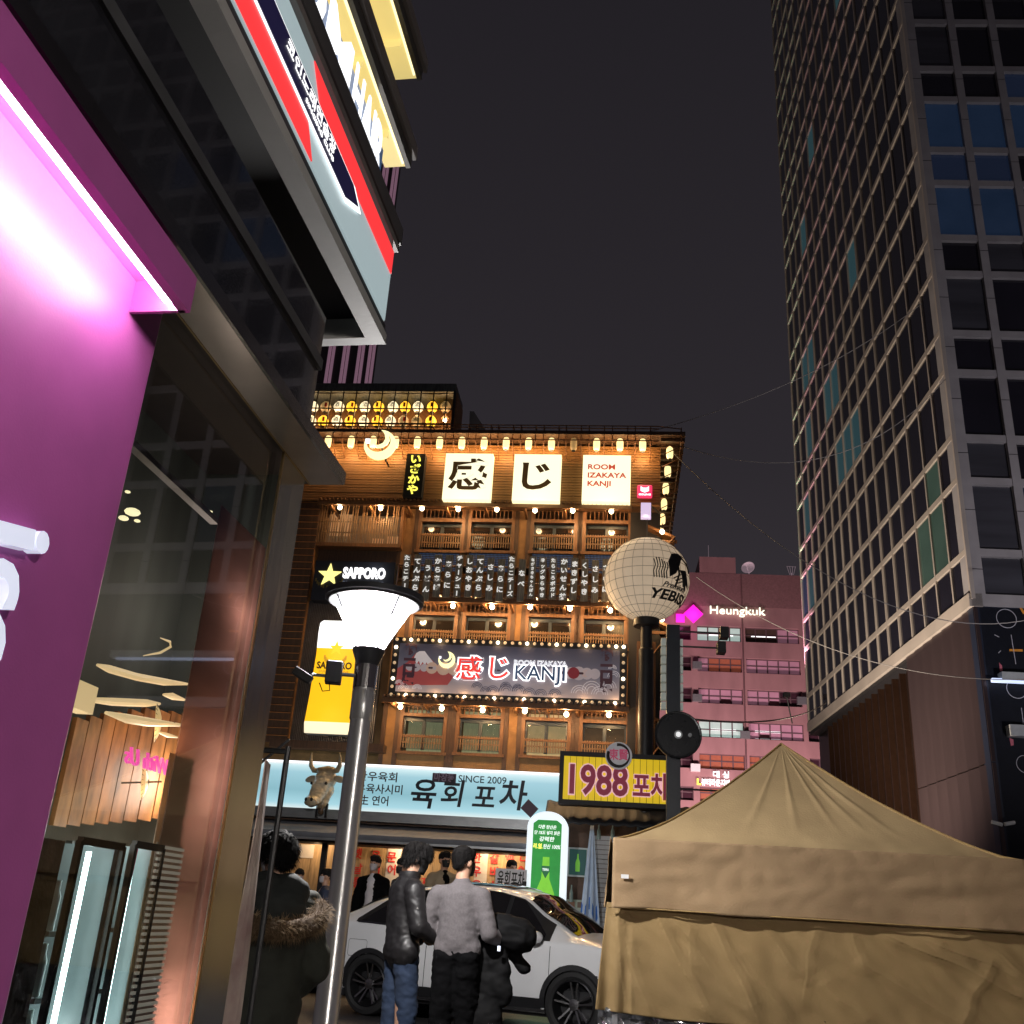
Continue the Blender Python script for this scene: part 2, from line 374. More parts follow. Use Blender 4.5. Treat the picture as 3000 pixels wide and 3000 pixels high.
# plaster piers and spandrels between the windows, proud of the recessed wall
def piers(row, zb, zt, ul, ur):
    xs = [(ul, row[0][0] - .1)] + [(row[i][1] + .1, row[i + 1][0] - .1) for i in range(3)] + [(row[3][1] + .1, ur)]
    for a, c in xs:
        box('pier', a, c, -.015, .5, zb, zt, M['plaster'], KB)
        box('pier_post', a - .03, a + .06, -.03, .48, zb, zt, M['wood_dark'], KB); box('pier_post', c - .06, c + .03, -.03, .48, zb, zt, M['wood_dark'], KB)
    for w in row:
        box('spandrel', w[0] - .1, w[1] + .1, .005, .5, zb, w[2][3] - .12, M['plaster'], KB)
uc = K.uz(*ZB(440, 850))[0]; ue = K.uz(*ZB(1625, 700))[0]
piers(wins[3], K.uz(*ZA(1000, 905))[1], e3[2] + .1, K.uz(*ZA(525, 700))[0], ue)
piers(wins[2], K.uz(*ZB(1000, 470))[1], e2[2] + .1, K.uz(*ZB(500, 350))[0], ue)
piers(wins[1], z1, e1[2] + .1, uc, ue)
box('band_wall', uc, ue, .0, .5, e1[2] + .12, K.uz(*ZB(1000, 468))[1], M['plaster'], KB)
# blue tile screens below the top windows
for w in wins[3]:
    s = MB(); zt = w[2][3] - .13; zb = zt - .40; k = 30
    for i in range(k + 1): u = w[0] + (w[1] - w[0]) * i / k; s.box(u - .009, u + .009, -.03, -.02, zb, zt)
    for i in range(11): z = zb + (zt - zb) * i / 10; s.box(w[0], w[1], -.032, -.03, z - .009, z + .009)
    s.build('tile_screen', M['iron'], KB, kind='stuff')
    box('screen_panel', w[0], w[1], -.012, .0, zb, zt, M['blue_panel'] if 'blue_panel' in M else M.setdefault('blue_panel', glow('blue_lit_panel', (.10, .22, .5), .42, sample=False, base=(.1, .2, .4))), KB)
# lattice window at the left of the top floor
u0, u1, zb, zt = K.rect(*rc(ZA, 132, 602, 520, 790), .25)
w = MB().box(u0 - .06, u1 + .06, -.25, .5, zb - .08, zb).box(u0 - .06, u0, -.25, .5, zb, zt).box(u1, u1 + .06, -.25, .5, zb, zt)
f = w.build('window', M['wood_mid'], KB)
lt = MB(); random.seed(3)
for i in range(34):
    u = u0 + (u1 - u0) * (i + random.uniform(-.25, .25)) / 34; lt.box(u - .012, u + .012, -.25, -.22, zb, zt - random.choice((0, .35, .35, .0)))
for q in (.25, .52): lt.box(u0, u1, -.22, -.21, zb + (zt - zb) * q, zb + (zt - zb) * q + .03)
lt.build('lattice', M['wood_lattice'], f, kind='stuff')
box('interior', u0, u1, .44, .47, zb, zt, M['room_brown'], f)
for a, c, h0, h1 in ((.08, .33, .35, .9), (.62, .75, .08, .3), (.8, .97, .08, .36)):
    box('paper_screen', u0 + (u1 - u0) * a, u0 + (u1 - u0) * c, .2, .22, zb + (zt - zb) * h0, zb + (zt - zb) * h1, M['paper_lit'] if 'paper_lit' in M else M.setdefault('paper_lit', glow('lit_paper_screen', (.55, .3, .14), .55, sample=False)), f)
box('base_panel', u0, u1, .0, .5, K.uz(*ZA(300, 870))[1] - .3, zb - .08, M['wood_dark'], KB)
# planked strip with lit joints at the far left
us0 = K.uz(*ZA(20, 900), .3)[0] - .5; us1 = K.uz(*ZA(130, 700), .3)[0]
zs0 = K.uz(*ZC(60, 40), .3)[1]; n = 34; dz = (zE - zs0) / n
plk = MB().box(us0, us1, -.3, -.24, .012, dz).mesh('side_plank', M['wood_dark'])
for i in range(n): put('side_plank', plk, KB, (0, 0, zs0 + i * dz))
box('side_backing', us0, us1, -.24, .5, zs0, zE, M['wood'], KB)
b = MB()
for i in range(n): b.box(us0, us1, -.306, -.3, zs0 + i * dz + dz - .016, zs0 + i * dz + dz)
b.build('side_plank_edges', M['edge_copper'] if 'edge_copper' in M else M.setdefault('edge_copper', mat('copper_edge', (.75, .33, .12), .3, metal=.6)), KB, kind='stuff')
# dark planked column below the big ball lantern
ua, ub, zb, zt = K.rect(*rc(ZE, 1290, 840, 1560, 2600), .15)
box('dark_recess', ua - .05, ub, -.05, .5, .3, zE, M['black'], KB)
k = 5
for i in range(k):
    a = ua + .12 + (ub - ua - .2) * i / k; box('column_board', a, a + (ub - ua - .2) / k - .012, -.3 - .015 * (i % 2), -.05, .3, K.uz(*ZB(1680, 450), .3)[1], M['wood_mid'], KB)

# ---------------------------------------------------------------- bulbs under the eaves
def light_bulb(u, z, y, label, power=5, parts=True):
    t = on(K, 'light_bulb', label, 'light bulb', u, z, -y, 'bare bulbs under the eaves')
    MB().add(*ell((0, 0, 0), (.05, .05, .055), 8, 6)).build('glass_bulb', M['bulb'], t, smooth=True)
    MB().lathe([(.02, .045), (.022, .09), (.012, .11), (.006, .2)], 8).build('socket', M['iron'], t)
    if power: lamp('bulb_light', 'POINT', (0, -.06, -.02), power * random.uniform(.75, 1.25), WARM, .06, parent=t)
FL = {'3': 'top', '2': 'middle', '1': 'lowest'}
for fl, z, off, pts in (('3', ZA, .45, ((235, 622), (427, 626), (622, 627), (793, 631), (975, 632), (1155, 637), (1333, 638), (1515, 641))),
                        ('2', ZB, .45, ((580, 279), (768, 282), (953, 287), (1132, 288), (1320, 294), (1510, 303))),
                        ('1', ZB, .45, ((520, 757), (715, 765), (908, 773), (1107, 778), (1303, 793), (1503, 796)))):
    for i, p in enumerate(pts):
        u, zz = K.uz(*z(*p), off)
        dim = (fl, i) in (('3', 0), ('3', 2), ('3', 4), ('3', 5), ('1', 1))
        light_bulb(u, zz, -off, f'{ORD[i]} lit bulb from the left under the {FL[fl]} eave of the izakaya', 9 if dim else 42)
for j, (x, y) in enumerate(((1580, 1112), (1650, 1935))):
    u, zz = K.uz(*ZE(x, y), .2); light_bulb(uR + .05, zz, -.35, f'lit bulb at the right corner eave, {("upper", "lower")[j]} of the two', 8)

# ---------------------------------------------------------------- rows of lanterns
def lantern_mesh(m, r, h, oval):
    b = MB(); pr = []
    k = 14
    for i in range(k + 1):
        a = i / k; q = 2 * a - 1
        rr = r * ((1 - abs(q) ** (3.2 if oval else 2.1)) ** (1 / (3.2 if oval else 2.1))) if abs(q) < .96 else r * .5
        pr.append((max(rr, r * .45) * (1 - .03 * (i % 2)), (a - .5) * h))
    b.lathe(pr, 16); return b.mesh('paper_shade', m, smooth=True)
LM = {k: lantern_mesh(M[k2], r, h, o) for k, k2, r, h, o in (('oval', 'lantern', .074, .3, 1), ('oval_off', 'lantern_off', .074, .3, 1), ('W', 'lantern_white', .128, .26, 0), ('Y', 'lantern_yellow', .128, .26, 0), ('D', 'lantern_off', .128, .26, 0))}
capo = MB().lathe([(.04, -.165), (.042, -.14)], 10).lathe([(.042, .14), (.04, .165)], 10).tube([(0, 0, .16), (0, 0, .26)], .006, 5).mesh('cap_ring', M['iron'])
capr = MB().lathe([(.055, -.15), (.06, -.12)], 10).lathe([(.06, .12), (.055, .15)], 10).tube([(0, 0, .14), (0, 0, .2)], .006, 5).mesh('cap_ring', M['iron'])
zL = K.uz(*ZA(1019, 322), .72)[1]
for i, x in enumerate((178, 287, 391, 497, 600, 705, 810, 915, 1019, 1125, 1233, 1338, 1446, 1556, 1663)):
    u = K.uz(*ZA(x, 320), .72)[0]; off = i == 11
    t = on(K, 'paper_lantern', f'{ORD[i]} oval paper lantern from the left in the long eave row' + (', unlit' if off else ', lit'), 'lantern', u, zL, .72, 'oval lanterns along the eave')
    put('paper_shade', LM['oval_off' if off else 'oval'], t); put('cap_ring', capo, t)
    if not off: lamp('lantern_light', 'POINT', (0, -.02, -.22), 15, WARM, .1, parent=t)
    b = MB()                                             # rusty bracket that carries it
    for s in (-.16, .16): b.tube([(s, .2, .36), (s, -.2, .34), (s, -.2, -.02), (s, .2, -.3)], .011, 5)
    b.build('bracket', M['rust_iron'], t)
b = MB()
for z, y in ((zL + .33, -.95), (zL + .27, -.95), (zL - .02, -.97), (zL + .36, -.6)): b.tube([(uL - 1.2, y, z), (uR - .05, y, z)], .014, 5)
b.build('lantern_rail', M['rust_iron'], KB)
for i in range(8):
    t = on(K, 'paper_lantern', f'{ORD[i]} paper lantern counted from the street in the side eave row', 'lantern', uR + .2, zL - .04, .45 - i * .95, 'lanterns along the side eave')
    put('paper_shade', LM['oval'], t); put('cap_ring', capo, t)
    if i % 2 == 0: lamp('lantern_light', 'POINT', (-.15, 0, -.15), 4, WARM, .1, parent=t)
b = MB()
for z in (zL + .3, zL): b.tube([(uR + .42, -.9, z), (uR + .42, 8, z)], .013, 5)
for i in range(14): b.tube([(uR + .42, -.9 + i * .6, zL + .33), (uR + .42, -.9 + i * .6, zL - .1), (uR + .05, -.9 + i * .6, zL - .3)], .012, 5)
b.tube([(uR + .42, -.9, zL + .3), (uR - .05, -.95, zL + .33)], .013, 5)
b.build('side_lantern_rail', M['rust_iron'], KB)
# rooftop cage with two rows of round lanterns
RO = -.1
u0, u1, zb, zt = K.rect(*rc(ZD, -60, 95, 1450, 455), RO)
t = on(K, 'rooftop_lantern_cage', 'grey roofed rooftop cage of black bars housing two rows of round lanterns', 'cage', 0, 0, 0)
box('back_wall', u0 - 1, u1, .9, .96, zb, zt, M['wood_mid'], t); box('side_wall', u1, u1 + .04, .1, .96, zb, zt, M['wood'], t)
_, _, zc, zd = K.rect(*rc(ZD, 160, 20, 1470, 95), RO)
box('roof_fascia', u0 - 1, K.uz(*ZD(1470, 60), RO)[0], .05, 1.1, zc, zd, mat('weathered_grey_cladding', (.09, .1, .1), .6, var=.35, scale=5, stretch=(5, 1, 1)), t)
b = MB().add([(u1 + .25, 1, zb), (u1 + .95, 1.0, zb), (u1 + .3, 1.0, zc), (u1 + .2, 1, zc), (u1 + .25, 1.06, zb), (u1 + .95, 1.06, zb), (u1 + .3, 1.06, zc), (u1 + .2, 1.06, zc)],
             [(0, 1, 2, 3), (4, 7, 6, 5), (0, 4, 5, 1), (1, 5, 6, 2), (2, 6, 7, 3), (3, 7, 4, 0)])
b.build('side_sheet', mat('pale_metal_sheet', (.25, .25, .26), .5), t)
bars = MB()
for i in range(14):
    u = K.uz(*ZD(-90 + 122 * i, 300), RO - .05)[0]
    if u < u1: bars.box(u - .012, u + .012, .02, .045, zb, zt)
for y in (130, 272, 410):
    z = K.uz(*ZD(800, y), RO - .05)[1]; bars.box(u0 - 1, u1, .015, .04, z - .012, z + .012)
bars.box(u1 - .03, u1 + .03, 0, .06, zb, zt); bars.build('bars', M['iron'], t)
rows = ((236, [(120, 'W'), (240, 'D'), (365, 'W'), (485, 'Y'), (610, 'W'), (740, 'Y'), (875, 'W'), (990, 'Y'), (1110, 'W'), (1245, 'Y'), (1370, 'D')], 'upper'),
        (370, [(100, 'W'), (215, 'Y'), (345, 'W'), (470, 'Y'), (597, 'W'), (725, 'Y'), (850, 'W'), (972, 'D'), (1097, 'D'), (1232, 'Y')], 'lower'))
kan = text('酒', .10, M['ink'], None, 0, -.13, 0, bold=.0); kanm = kan.data; bpy.data.objects.remove(kan)
redm = MB().box(-.026, .026, -.137, -.128, -.05, .06).mesh('red_label', M['red'])
for y, lst, rn in rows:
    for i, (x, k) in enumerate(lst):
        u, z = K.uz(*ZD(x, y), RO - .4)
        yl = k == 'Y' or (k == 'D' and i in (1, 7) )
        t2 = on(K, 'round_lantern', f'{ORD[i]} round lantern in the {rn} rooftop row, ' + ('yellow with red label' if yl else 'white with black character') + (', dim' if k == 'D' else ''), 'lantern', u, z, RO - .4, 'round lanterns in the rooftop cage')
        put('paper_shade', LM[k], t2); put('cap_ring', capr, t2); t2.rotation_euler.z += random.uniform(-.35, .35)
        if yl: put('red_label', redm, t2)
        else: put('lettering', kanm, t2)
        if i % 2 == 0: lamp('lantern_light', 'POINT', (0, -.05, -.2), 7, WARM, .1, parent=t2)
u, z = K.uz(*ZD(1365, 345), RO - .4)
t = on(K, 'shaded_bulb', 'bare bulb under a small round shade at the cage corner', 'lamp', u, z, RO - .4)
MB().lathe([(.09, 0), (.075, .04), (.02, .08), (.012, .14)], 14).build('shade', M['wood_lattice'], t, smooth=True)
MB().add(*ell((0, 0, -.04), (.045, .045, .05))).build('glass_bulb', M['bulb'], t, smooth=True); lamp('bulb_light', 'POINT', (0, -.05, -.1), 6, WARM, .05, parent=t)
# far off tower of pink strips seen over the roof
FP = Plane((-10, 62), -6)
u0, u1, zb, zt = FP.rect(*rc(lambda x, y: (x, y), 890, 560, 1114, 1240))
t = on(FP, 'striped_tower', 'distant dark tower with vertical pale pink strips above the roof', 'building', 0, 0)
zt = FP.uz(1150, 470)[1]; u1 = FP.uz(1112, 900)[0]; box('wall', u0, u1, .2, .9, 0, zt, M['black'], t)
pink = mat('pink_strip', (.36, .22, .27), .6, emit=(.32, .17, .25), strength=.42, sample=False)
for x in (880, 920, 965, 1008, 1052, 1084):
    for s in (-6, 5):
        u = FP.uz(x + s, 1070)[0]; box('strip', u - .085, u + .085, .0, .2, 0, zt, pink, t)

# ---------------------------------------------------------------- signs of the top band
def on_px(pl, name, label, cat, z, x0, y0, x1, y1, off, group=None):
    a = pl.rect(*rc(z, x0, y0, x1, y1), off); u = (a[0] + a[1]) / 2; zz = (a[2] + a[3]) / 2
    return on(pl, name, label, cat, u, zz, off, group), (a[1] - a[0]) / 2, (a[3] - a[2]) / 2
for z, c, lab in (((ZD, 1355, 672, 1805, 1104), '感', 'square lit cream sign with the large brown character 感 beside the vertical sign'),
                  ((ZE, 172, 358, 618, 795), 'じ', 'middle square lit cream sign with the simple brown hook character じ'),
                  ((ZE, 825, 366, 1280, 803), None, 'square lit cream sign reading ROOM IZAKAYA KANJI in red')):
    t, hw, hh = on_px(K, 'light_box_sign', lab, 'sign', *z, .8, 'square light boxes on the timber band')
    box('casing', -hw, hw, 0, .2, -hh, hh, M['warm_glow'], t); box('face', -hw + .012, hw - .012, -.012, 0, -hh + .012, hh - .012, M['cream_face'] if 'cream_face' in M else M.setdefault('cream_face', glow('lit_cream_face', (1, .93, .66), 1.25)), t)
    if c: text(c, hh * (1.02 if c == '感' else .95), M['brown_letter'], t, 0, -.016, -.02, bold=.035, w=hw * (1.62 if c == '感' else 1.25))
    else:
        for s, zz in (('ROOM', .36), ('IZAKAYA', .0), ('KANJI', -.36)):
            text(s, hh * .215, M['red_on_lit'] if 'red_on_lit' in M else M.setdefault('red_on_lit', glow('red_letters_on_light', (.7, .1, .05), .75, sample=False)), t, -hw * .8, -.016, hh * (zz + .1), 'LEFT', bold=.04, wide=1.22)
    lamp('sign_light', 'POINT', (0, -.35, -hh - .15), 7, (1, .85, .5), .15, parent=t)
t, hw, hh = on_px(K, 'vertical_sign', 'narrow dark sign with yellow lit hiragana いざかや', 'sign', ZD, 985, 673, 1160, 1075, .78)
box('board', -hw, hw, 0, .2, -hh, hh, M['black'], t)
for i, c in enumerate('いざかや'): text(c, hh * .33, M['yellow_glow'], t, .0, -.004, hh * (.72 - .48 * i), bold=.05, wide=1.1)
def moon(parent, r, m, th=.05, sq=True):
    pts = []; k = 22
    for i in range(k + 1):
        a = rad(-200 + 290 * i / k); pts.append((r * math.cos(a), r * math.sin(a)))
    inner = []
    for i in range(k + 1):
        a = rad(90 - 290 * i / k); q = math.sin(PI * i / k) ** .7; inner.append(((r - .42 * r * q) * math.cos(a) - .0 * r * q, (r - .42 * r * q) * math.sin(a) + .12 * r * q))
    MB().prism([(x, z) for x, z in pts] + inner[1:-1], -th, 0).build('crescent', m, parent)
    curl = [(r * .04, r), (r * .22, r * .72), (r * .3, r * .4), (r * .18, r * .12), (-.1 * r, -.03 * r), (-.45 * r, .02 * r), (-.2 * r, -.2 * r), (r * .12, -.18 * r), (r * .42, .02 * r), (r * .56, r * .35), (r * .45, r * .75)]
    MB().prism(curl[::-1], -th, 0).build('curl', m, parent)
    if sq: MB().box(-r * .95, -r * .68, -th, 0, r * .12, r * .4).build('square_mark', M['white_glow'], parent)
t, hw, hh = on_px(K, 'moon_sign', 'yellow lit crescent moon sign in front of the lantern row', 'sign', ZD, 605, 465, 905, 730, 1.0)
moon(t, hw, glow('lit_pale_yellow', (1, .95, .5), 1.3)); MB().tube([(0, 0, 0), (0, .5, 0)], .02, 6).tube([(.1, 0, -.25), (.1, .5, -.25)], .02, 6).build('bracket', M['iron'], t)
t, hw, hh = on_px(K, 'app_sign', 'small pink lit rounded square sign with white lettering', 'sign', ZE, 1342, 642, 1485, 760, .62)
MB().box(-hw, hw, -.0, .1, -hh, hh).build('box', glow('lit_pink', (1, .05, .16), .85), t, bevel=.03)
MB().prism([(-.55 * hw, .7 * hh), (-.25 * hw, .45 * hh), (.25 * hw, .45 * hh), (.55 * hw, .7 * hh), (.55 * hw, -.02 * hh), (.0, -.3 * hh), (-.55 * hw, -.02 * hh)], -.012, -.003).build('white_mark', M['white_glow'], t)
text('GOLING', hh * .26, M['white_glow'], t, 0, -.006, -hh * .62, bold=.05, w=hw * 1.6)

# ---------------------------------------------------------------- hanging menu boards
bt = mat('grey_brown_board', (.22, .19, .15), .65, var=.5, scale=3, stretch=(10, 10, 1), bump=.4)
wp = mat('white_brush_paint', (.8, .78, .74), .6, emit=(.8, .78, .74), strength=.75, sample=False)
menu = ['たらこチ|ズ', 'てんぷら', 'うどん', 'からあげ', 'あらに', 'チャ|シュ|', 'しおやき', 'てんぷら', 'さしみ', 'あらに', 'たらこチ|ズ', 'なべ', 'ながさきちゃんぽん', 'ネッグゆらやき', 'たらころボガド', 'かいせん丼', 'まきずし', 'くしやき', 'さしみ', 'あらに']
for i, s in enumerate(menu):
    xc = 545 + 49.6 * i; y0 = (38, 40, 60, 38, 40, 38, 38, 38, 52, 58, 40, 55, 42, 44, 44, 50, 46, 52, 56, 52)[i] + i * .5
    t, hw, hh = on_px(K, 'menu_board', f'{ORD[i]} hanging menu board from the left, white brush letters {s.replace("|", "ー")}', 'menu board', ZB, xc - 16.5, y0, xc + 16.5, y0 + 200, .72, 'menu boards above the middle eave')
    MB().box(-hw, hw, 0, .03, -hh, hh).build('board', bt, t, bevel=.006); t.rotation_euler.y = random.uniform(-.02, .02)
    n = len(s); top = .82 if n > 4 else .62; sp = min(.5, (2 * top) / max(1, n - 1))
    h = hh * min(.215, sp * .57)
    st = top if n > 4 else sp * (n - 1) / 2 + .05
    for j, c in enumerate(s):
        if c == '|': MB().box(-.012, .012, -.004, 0, hh * (st - sp * j) - h * .6, hh * (st - sp * j) + h * .6).build('lettering', wp, t)
        else: text(c, h, wp, t, 0, -.002, hh * (st - sp * j), bold=.05, wide=1.05)
    if i % 3 == 0: lamp('board_light', 'POINT', (hw + .05, .3, -hh + .1), 9, (1, .7, .32), .05, parent=t)
u0, u1, zb, zt = K.rect(*rc(ZB, 505, 100, 1500, 240), .66)
b = MB()
for z in (zt, (zt + zb) / 2, zb + .05): b.tube([(u0, -.66, z), (u1, -.66, z)], .02, 6)
for i in range(8): u = u0 + (u1 - u0) * i / 7; b.tube([(u, -.66, zt), (u, 0, zt)], .015, 5).tube([(u, -.66, zb), (u, -.66, zt)], .015, 5)
b.build('board_rack', M['rust_iron'], KB)
# ================================================================ big illustrated banner with bulbs
OB = .55
t, hw, hh = on_px(K, 'illuminated_banner', 'long illustrated night banner with a mountain, waves and 感じ KANJI framed by bulbs', 'banner sign', ZF, 165, 296, 1843, 665, OB)
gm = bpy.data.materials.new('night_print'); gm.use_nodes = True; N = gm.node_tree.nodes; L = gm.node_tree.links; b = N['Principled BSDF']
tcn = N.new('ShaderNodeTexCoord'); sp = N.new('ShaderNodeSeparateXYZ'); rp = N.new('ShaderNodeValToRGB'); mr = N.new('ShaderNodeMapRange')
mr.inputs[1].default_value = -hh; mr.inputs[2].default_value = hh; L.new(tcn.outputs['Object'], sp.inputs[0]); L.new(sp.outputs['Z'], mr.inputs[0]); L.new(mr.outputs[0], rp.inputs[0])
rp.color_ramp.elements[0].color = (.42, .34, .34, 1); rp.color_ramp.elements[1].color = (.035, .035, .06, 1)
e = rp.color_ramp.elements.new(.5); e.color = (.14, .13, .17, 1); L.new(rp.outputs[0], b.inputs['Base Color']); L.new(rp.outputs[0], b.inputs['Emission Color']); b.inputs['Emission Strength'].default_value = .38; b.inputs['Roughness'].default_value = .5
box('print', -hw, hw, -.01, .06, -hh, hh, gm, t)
fr = MB().box(-hw - .14, hw + .14, 0, .12, hh, hh + .13).box(-hw - .14, hw + .14, 0, .12, -hh - .13, -hh).box(-hw - .14, -hw, 0, .12, -hh, hh).box(hw, hw + .14, 0, .12, -hh, hh)
fr.build('frame', M['black'], t)
def pm(n, c, s=.4): return mat(n, c, .6, emit=c, strength=s, sample=False, var=.05)
pr_red = pm('print_red', (.32, .06, .06)); pr_white = pm('print_white', (.6, .56, .58)); pr_cloud = pm('print_cloud', (.4, .34, .36)); pr_dark = pm('print_dark', (.05, .02, .03)); pr_ink = pm('print_ink', (.03, .03, .06)); pr_tan = pm('print_tan', (.5, .34, .26)); pr_maroon = pm('print_maroon', (.2, .02, .03))
def X(px): return -hw + 2 * hw * (px - 165) / 1678.
def Z(px, py): return hh - 2 * hh * (py - (272 + (px - 165) * .045)) / 372.
def pp(px, py): return X(px), Z(px, py)
LY = [-.012]
def sheet(name, pts, m):
    LY[0] -= .0012; MB().prism([pp(*p) for p in pts], LY[0] - .001, LY[0]).build(name, m, t)
sheet('mountain', [(165, 470), (240, 420), (300, 350), (322, 340), (362, 338), (400, 385), (460, 440), (540, 480), (600, 540), (560, 600), (165, 600)], pr_red)
sheet('snow_cap', [(285, 385), (300, 352), (322, 338), (362, 338), (390, 372), (440, 430), (470, 455), (420, 440), (405, 462), (385, 425), (372, 455), (355, 420), (340, 452), (325, 412), (308, 440)], pr_white)
def cloud(name, cs, m):
    LY[0] -= .0012; b = MB()
    for j, (x, y, r) in enumerate(cs):
        b.disc_y((*pp(x, y)[:1], 0, pp(x, y)[1]), r * 2 * hw / 1678, LY[0] - .001 - j * .0002, LY[0], 16)
    b.v = [(v[0], v[1], v[2]) for v in b.v]; b.build(name, m, t)
cloud('cloud', [(1340, 415, 32), (1385, 400, 38), (1430, 420, 40), (1480, 400, 45), (1540, 400, 52), (1600, 410, 45), (1660, 430, 40), (1450, 440, 40), (1560, 440, 40), (1620, 445, 30)], pr_cloud)
cloud('gold_cloud', [(1500, 380, 30), (1545, 375, 36), (1590, 390, 26)], pr_tan)
cloud('low_cloud', [(260, 540, 28), (310, 530, 32), (370, 535, 30), (430, 545, 24), (480, 550, 18), (250, 520, 22), (420, 480, 16), (450, 470, 14)], pr_cloud)
cloud('blossom_mass', [(430, 620, 45), (520, 610, 52), (600, 600, 50), (680, 615, 45), (740, 630, 40), (640, 640, 40)], pr_tan)
def wave(cx, cy, r):
    LY[0] -= .0003; b = MB(); s = 2 * hw / 1678
    for q in (1, .72, .44):
        o = [(pp(cx, cy)[0] + r * q * s * math.cos(rad(a)), LY[0], pp(cx, cy)[1] + r * q * s * math.sin(rad(a))) for a in range(0, 181, 20)]
        b.tube(o, .006, 4)
    return b
w = MB()
for i, (cx, cy, r) in enumerate([(785, 640, 40), (850, 672, 38), (905, 672, 45), (1005, 668, 52), (1100, 672, 48), (1180, 690, 45), (1265, 700, 45), (1370, 700, 45), (1000, 640, 40), (1090, 650, 35)]):
    q = wave(cx, cy - 18, r); w.add(q.v, q.f)
w.build('wave_arcs', pr_ink, t)
w = MB()
for cx, cy, r in ((1550, 680, 60), (1640, 660, 70), (1760, 640, 60), (1700, 690, 60), (1800, 560, 45), (230, 640, 40), (330, 640, 35), (190, 600, 30), (1790, 500, 30)):
    q = wave(cx, cy - 10, r); w.add(q.v, q.f)
w.build('surf_arcs', pr_white, t)
w = MB()
for cx, cy, r in ((300, 595, 14), (420, 565, 18), (900, 612, 18), (940, 630, 14), (1210, 605, 15), (1555, 600, 22), (1420, 635, 24), (1465, 655, 20)):
    for k in range(5):
        a = 2 * PI * k / 5 + .3; x, z = pp(cx + r * .6 * math.cos(a), cy + r * .6 * math.sin(a)); w.disc_y((x, 0, z), r * .42 * 2 * hw / 1678, LY[0] - .003, LY[0] - .0015, 8)
w.build('blossom', pr_dark, t); LY[0] -= .003
cloud('dark_moon', [(1502, 475, 44)], pr_maroon)
LY[0] -= .003
cloud('petal', [(555, 322, 7), (818, 330, 8), (868, 358, 8), (1270, 335, 9), (560, 320, 5)], pr_white)
for x, o in ((255, 0), (1745, 60)):
    text('特', .17, pr_dark, t, *[(pp(x, 330 + o)[0]), LY[0] - .004, pp(x, 330 + o)[1]], bold=.09)
    for j, c in enumerate('一口に'): text(c, .19, pr_dark, t, pp(x, 0)[0], LY[0] - .004, pp(x, 412 + o + j * 77)[1], bold=.09, w=.24)
yb = LY[0] - .006
mo = bpy.data.objects.new('moon_mark', None); COL.objects.link(mo); mo.parent = t; mo.location = (pp(540, 410)[0], yb, pp(540, 410)[1]); moon(mo, .17, M['moon_y'] if 'moon_y' in M else M.setdefault('moon_y', glow('lit_pale_moon', (1, .95, .5), 1.2)), .01)
whs = M['white_glow']
for c, px, w_ in (('感', 712, 205), ('じ', 945, 150)):
    x, z = pp(px, 488); ww = w_ * 2 * hw / 1678
    text(c, .36, whs, t, x, yb, z, bold=.085, w=ww * 1.1, ext=.01); text(c, .36, M['redglow'], t, x, yb - .012, z, bold=.015, w=ww * .93, ext=.003)
x, z = pp(1253, 525); ww = 400 * 2 * hw / 1678
text('KANJI', .30, whs, t, x, yb, z, bold=.07, w=ww, ext=.01); text('KANJI', .29, mat('navy_letters', (.015, .03, .07), .5, emit=(.015, .035, .08), strength=1, sample=False), t, x, yb - .012, z, bold=.012, w=ww * .93, ext=.003)
x, z = pp(1253, 445); text('ROOM IZAKAYA', .1, whs, t, x, yb, z, bold=.05, w=ww)
text('ROOM IZAKAYA', .1, M['grey_print'] if 'grey_print' in M else M.setdefault('grey_print', glow('grey_print', (.3, .3, .38), .8, sample=False)), t, x, yb - .006, z, bold=.0, w=ww * .99, ext=.001)
lamp('sign_light', 'POINT', (.1, -.5, .0), 4, (.95, .95, 1), .3, parent=t)
bl = MB().add(*ell((0, 0, 0), (.037, .037, .037), 8, 6)).mesh('bulb', M['bulb_white'], smooth=True); bd = MB().add(*ell((0, 0, 0), (.033, .033, .033), 8, 6)).mesh('bulb', M['bulb_dim'], smooth=True)
nb = 31
for i in range(nb + 1):
    x = -hw - .07 + (2 * hw + .14) * i / nb
    for j, z in enumerate((hh + .07, -hh - .07)):
        br = (i % 4 == 2) or (i == nb and j == 0); put('bulb', bl if br else bd, t, (x, -.03, z))
        if i % 4 == 2: lamp('bulb_light', 'POINT', (x, -.1, z), 1.8, WARM, .04, parent=t)
for i in range(1, 7):
    z = hh + .07 - (2 * hh + .14) * i / 7
    for s in (-1, 1): put('bulb', bl if i in ((1, 5) if s < 0 else (4,)) else bd, t, (s * (hw + .07), -.03, z))

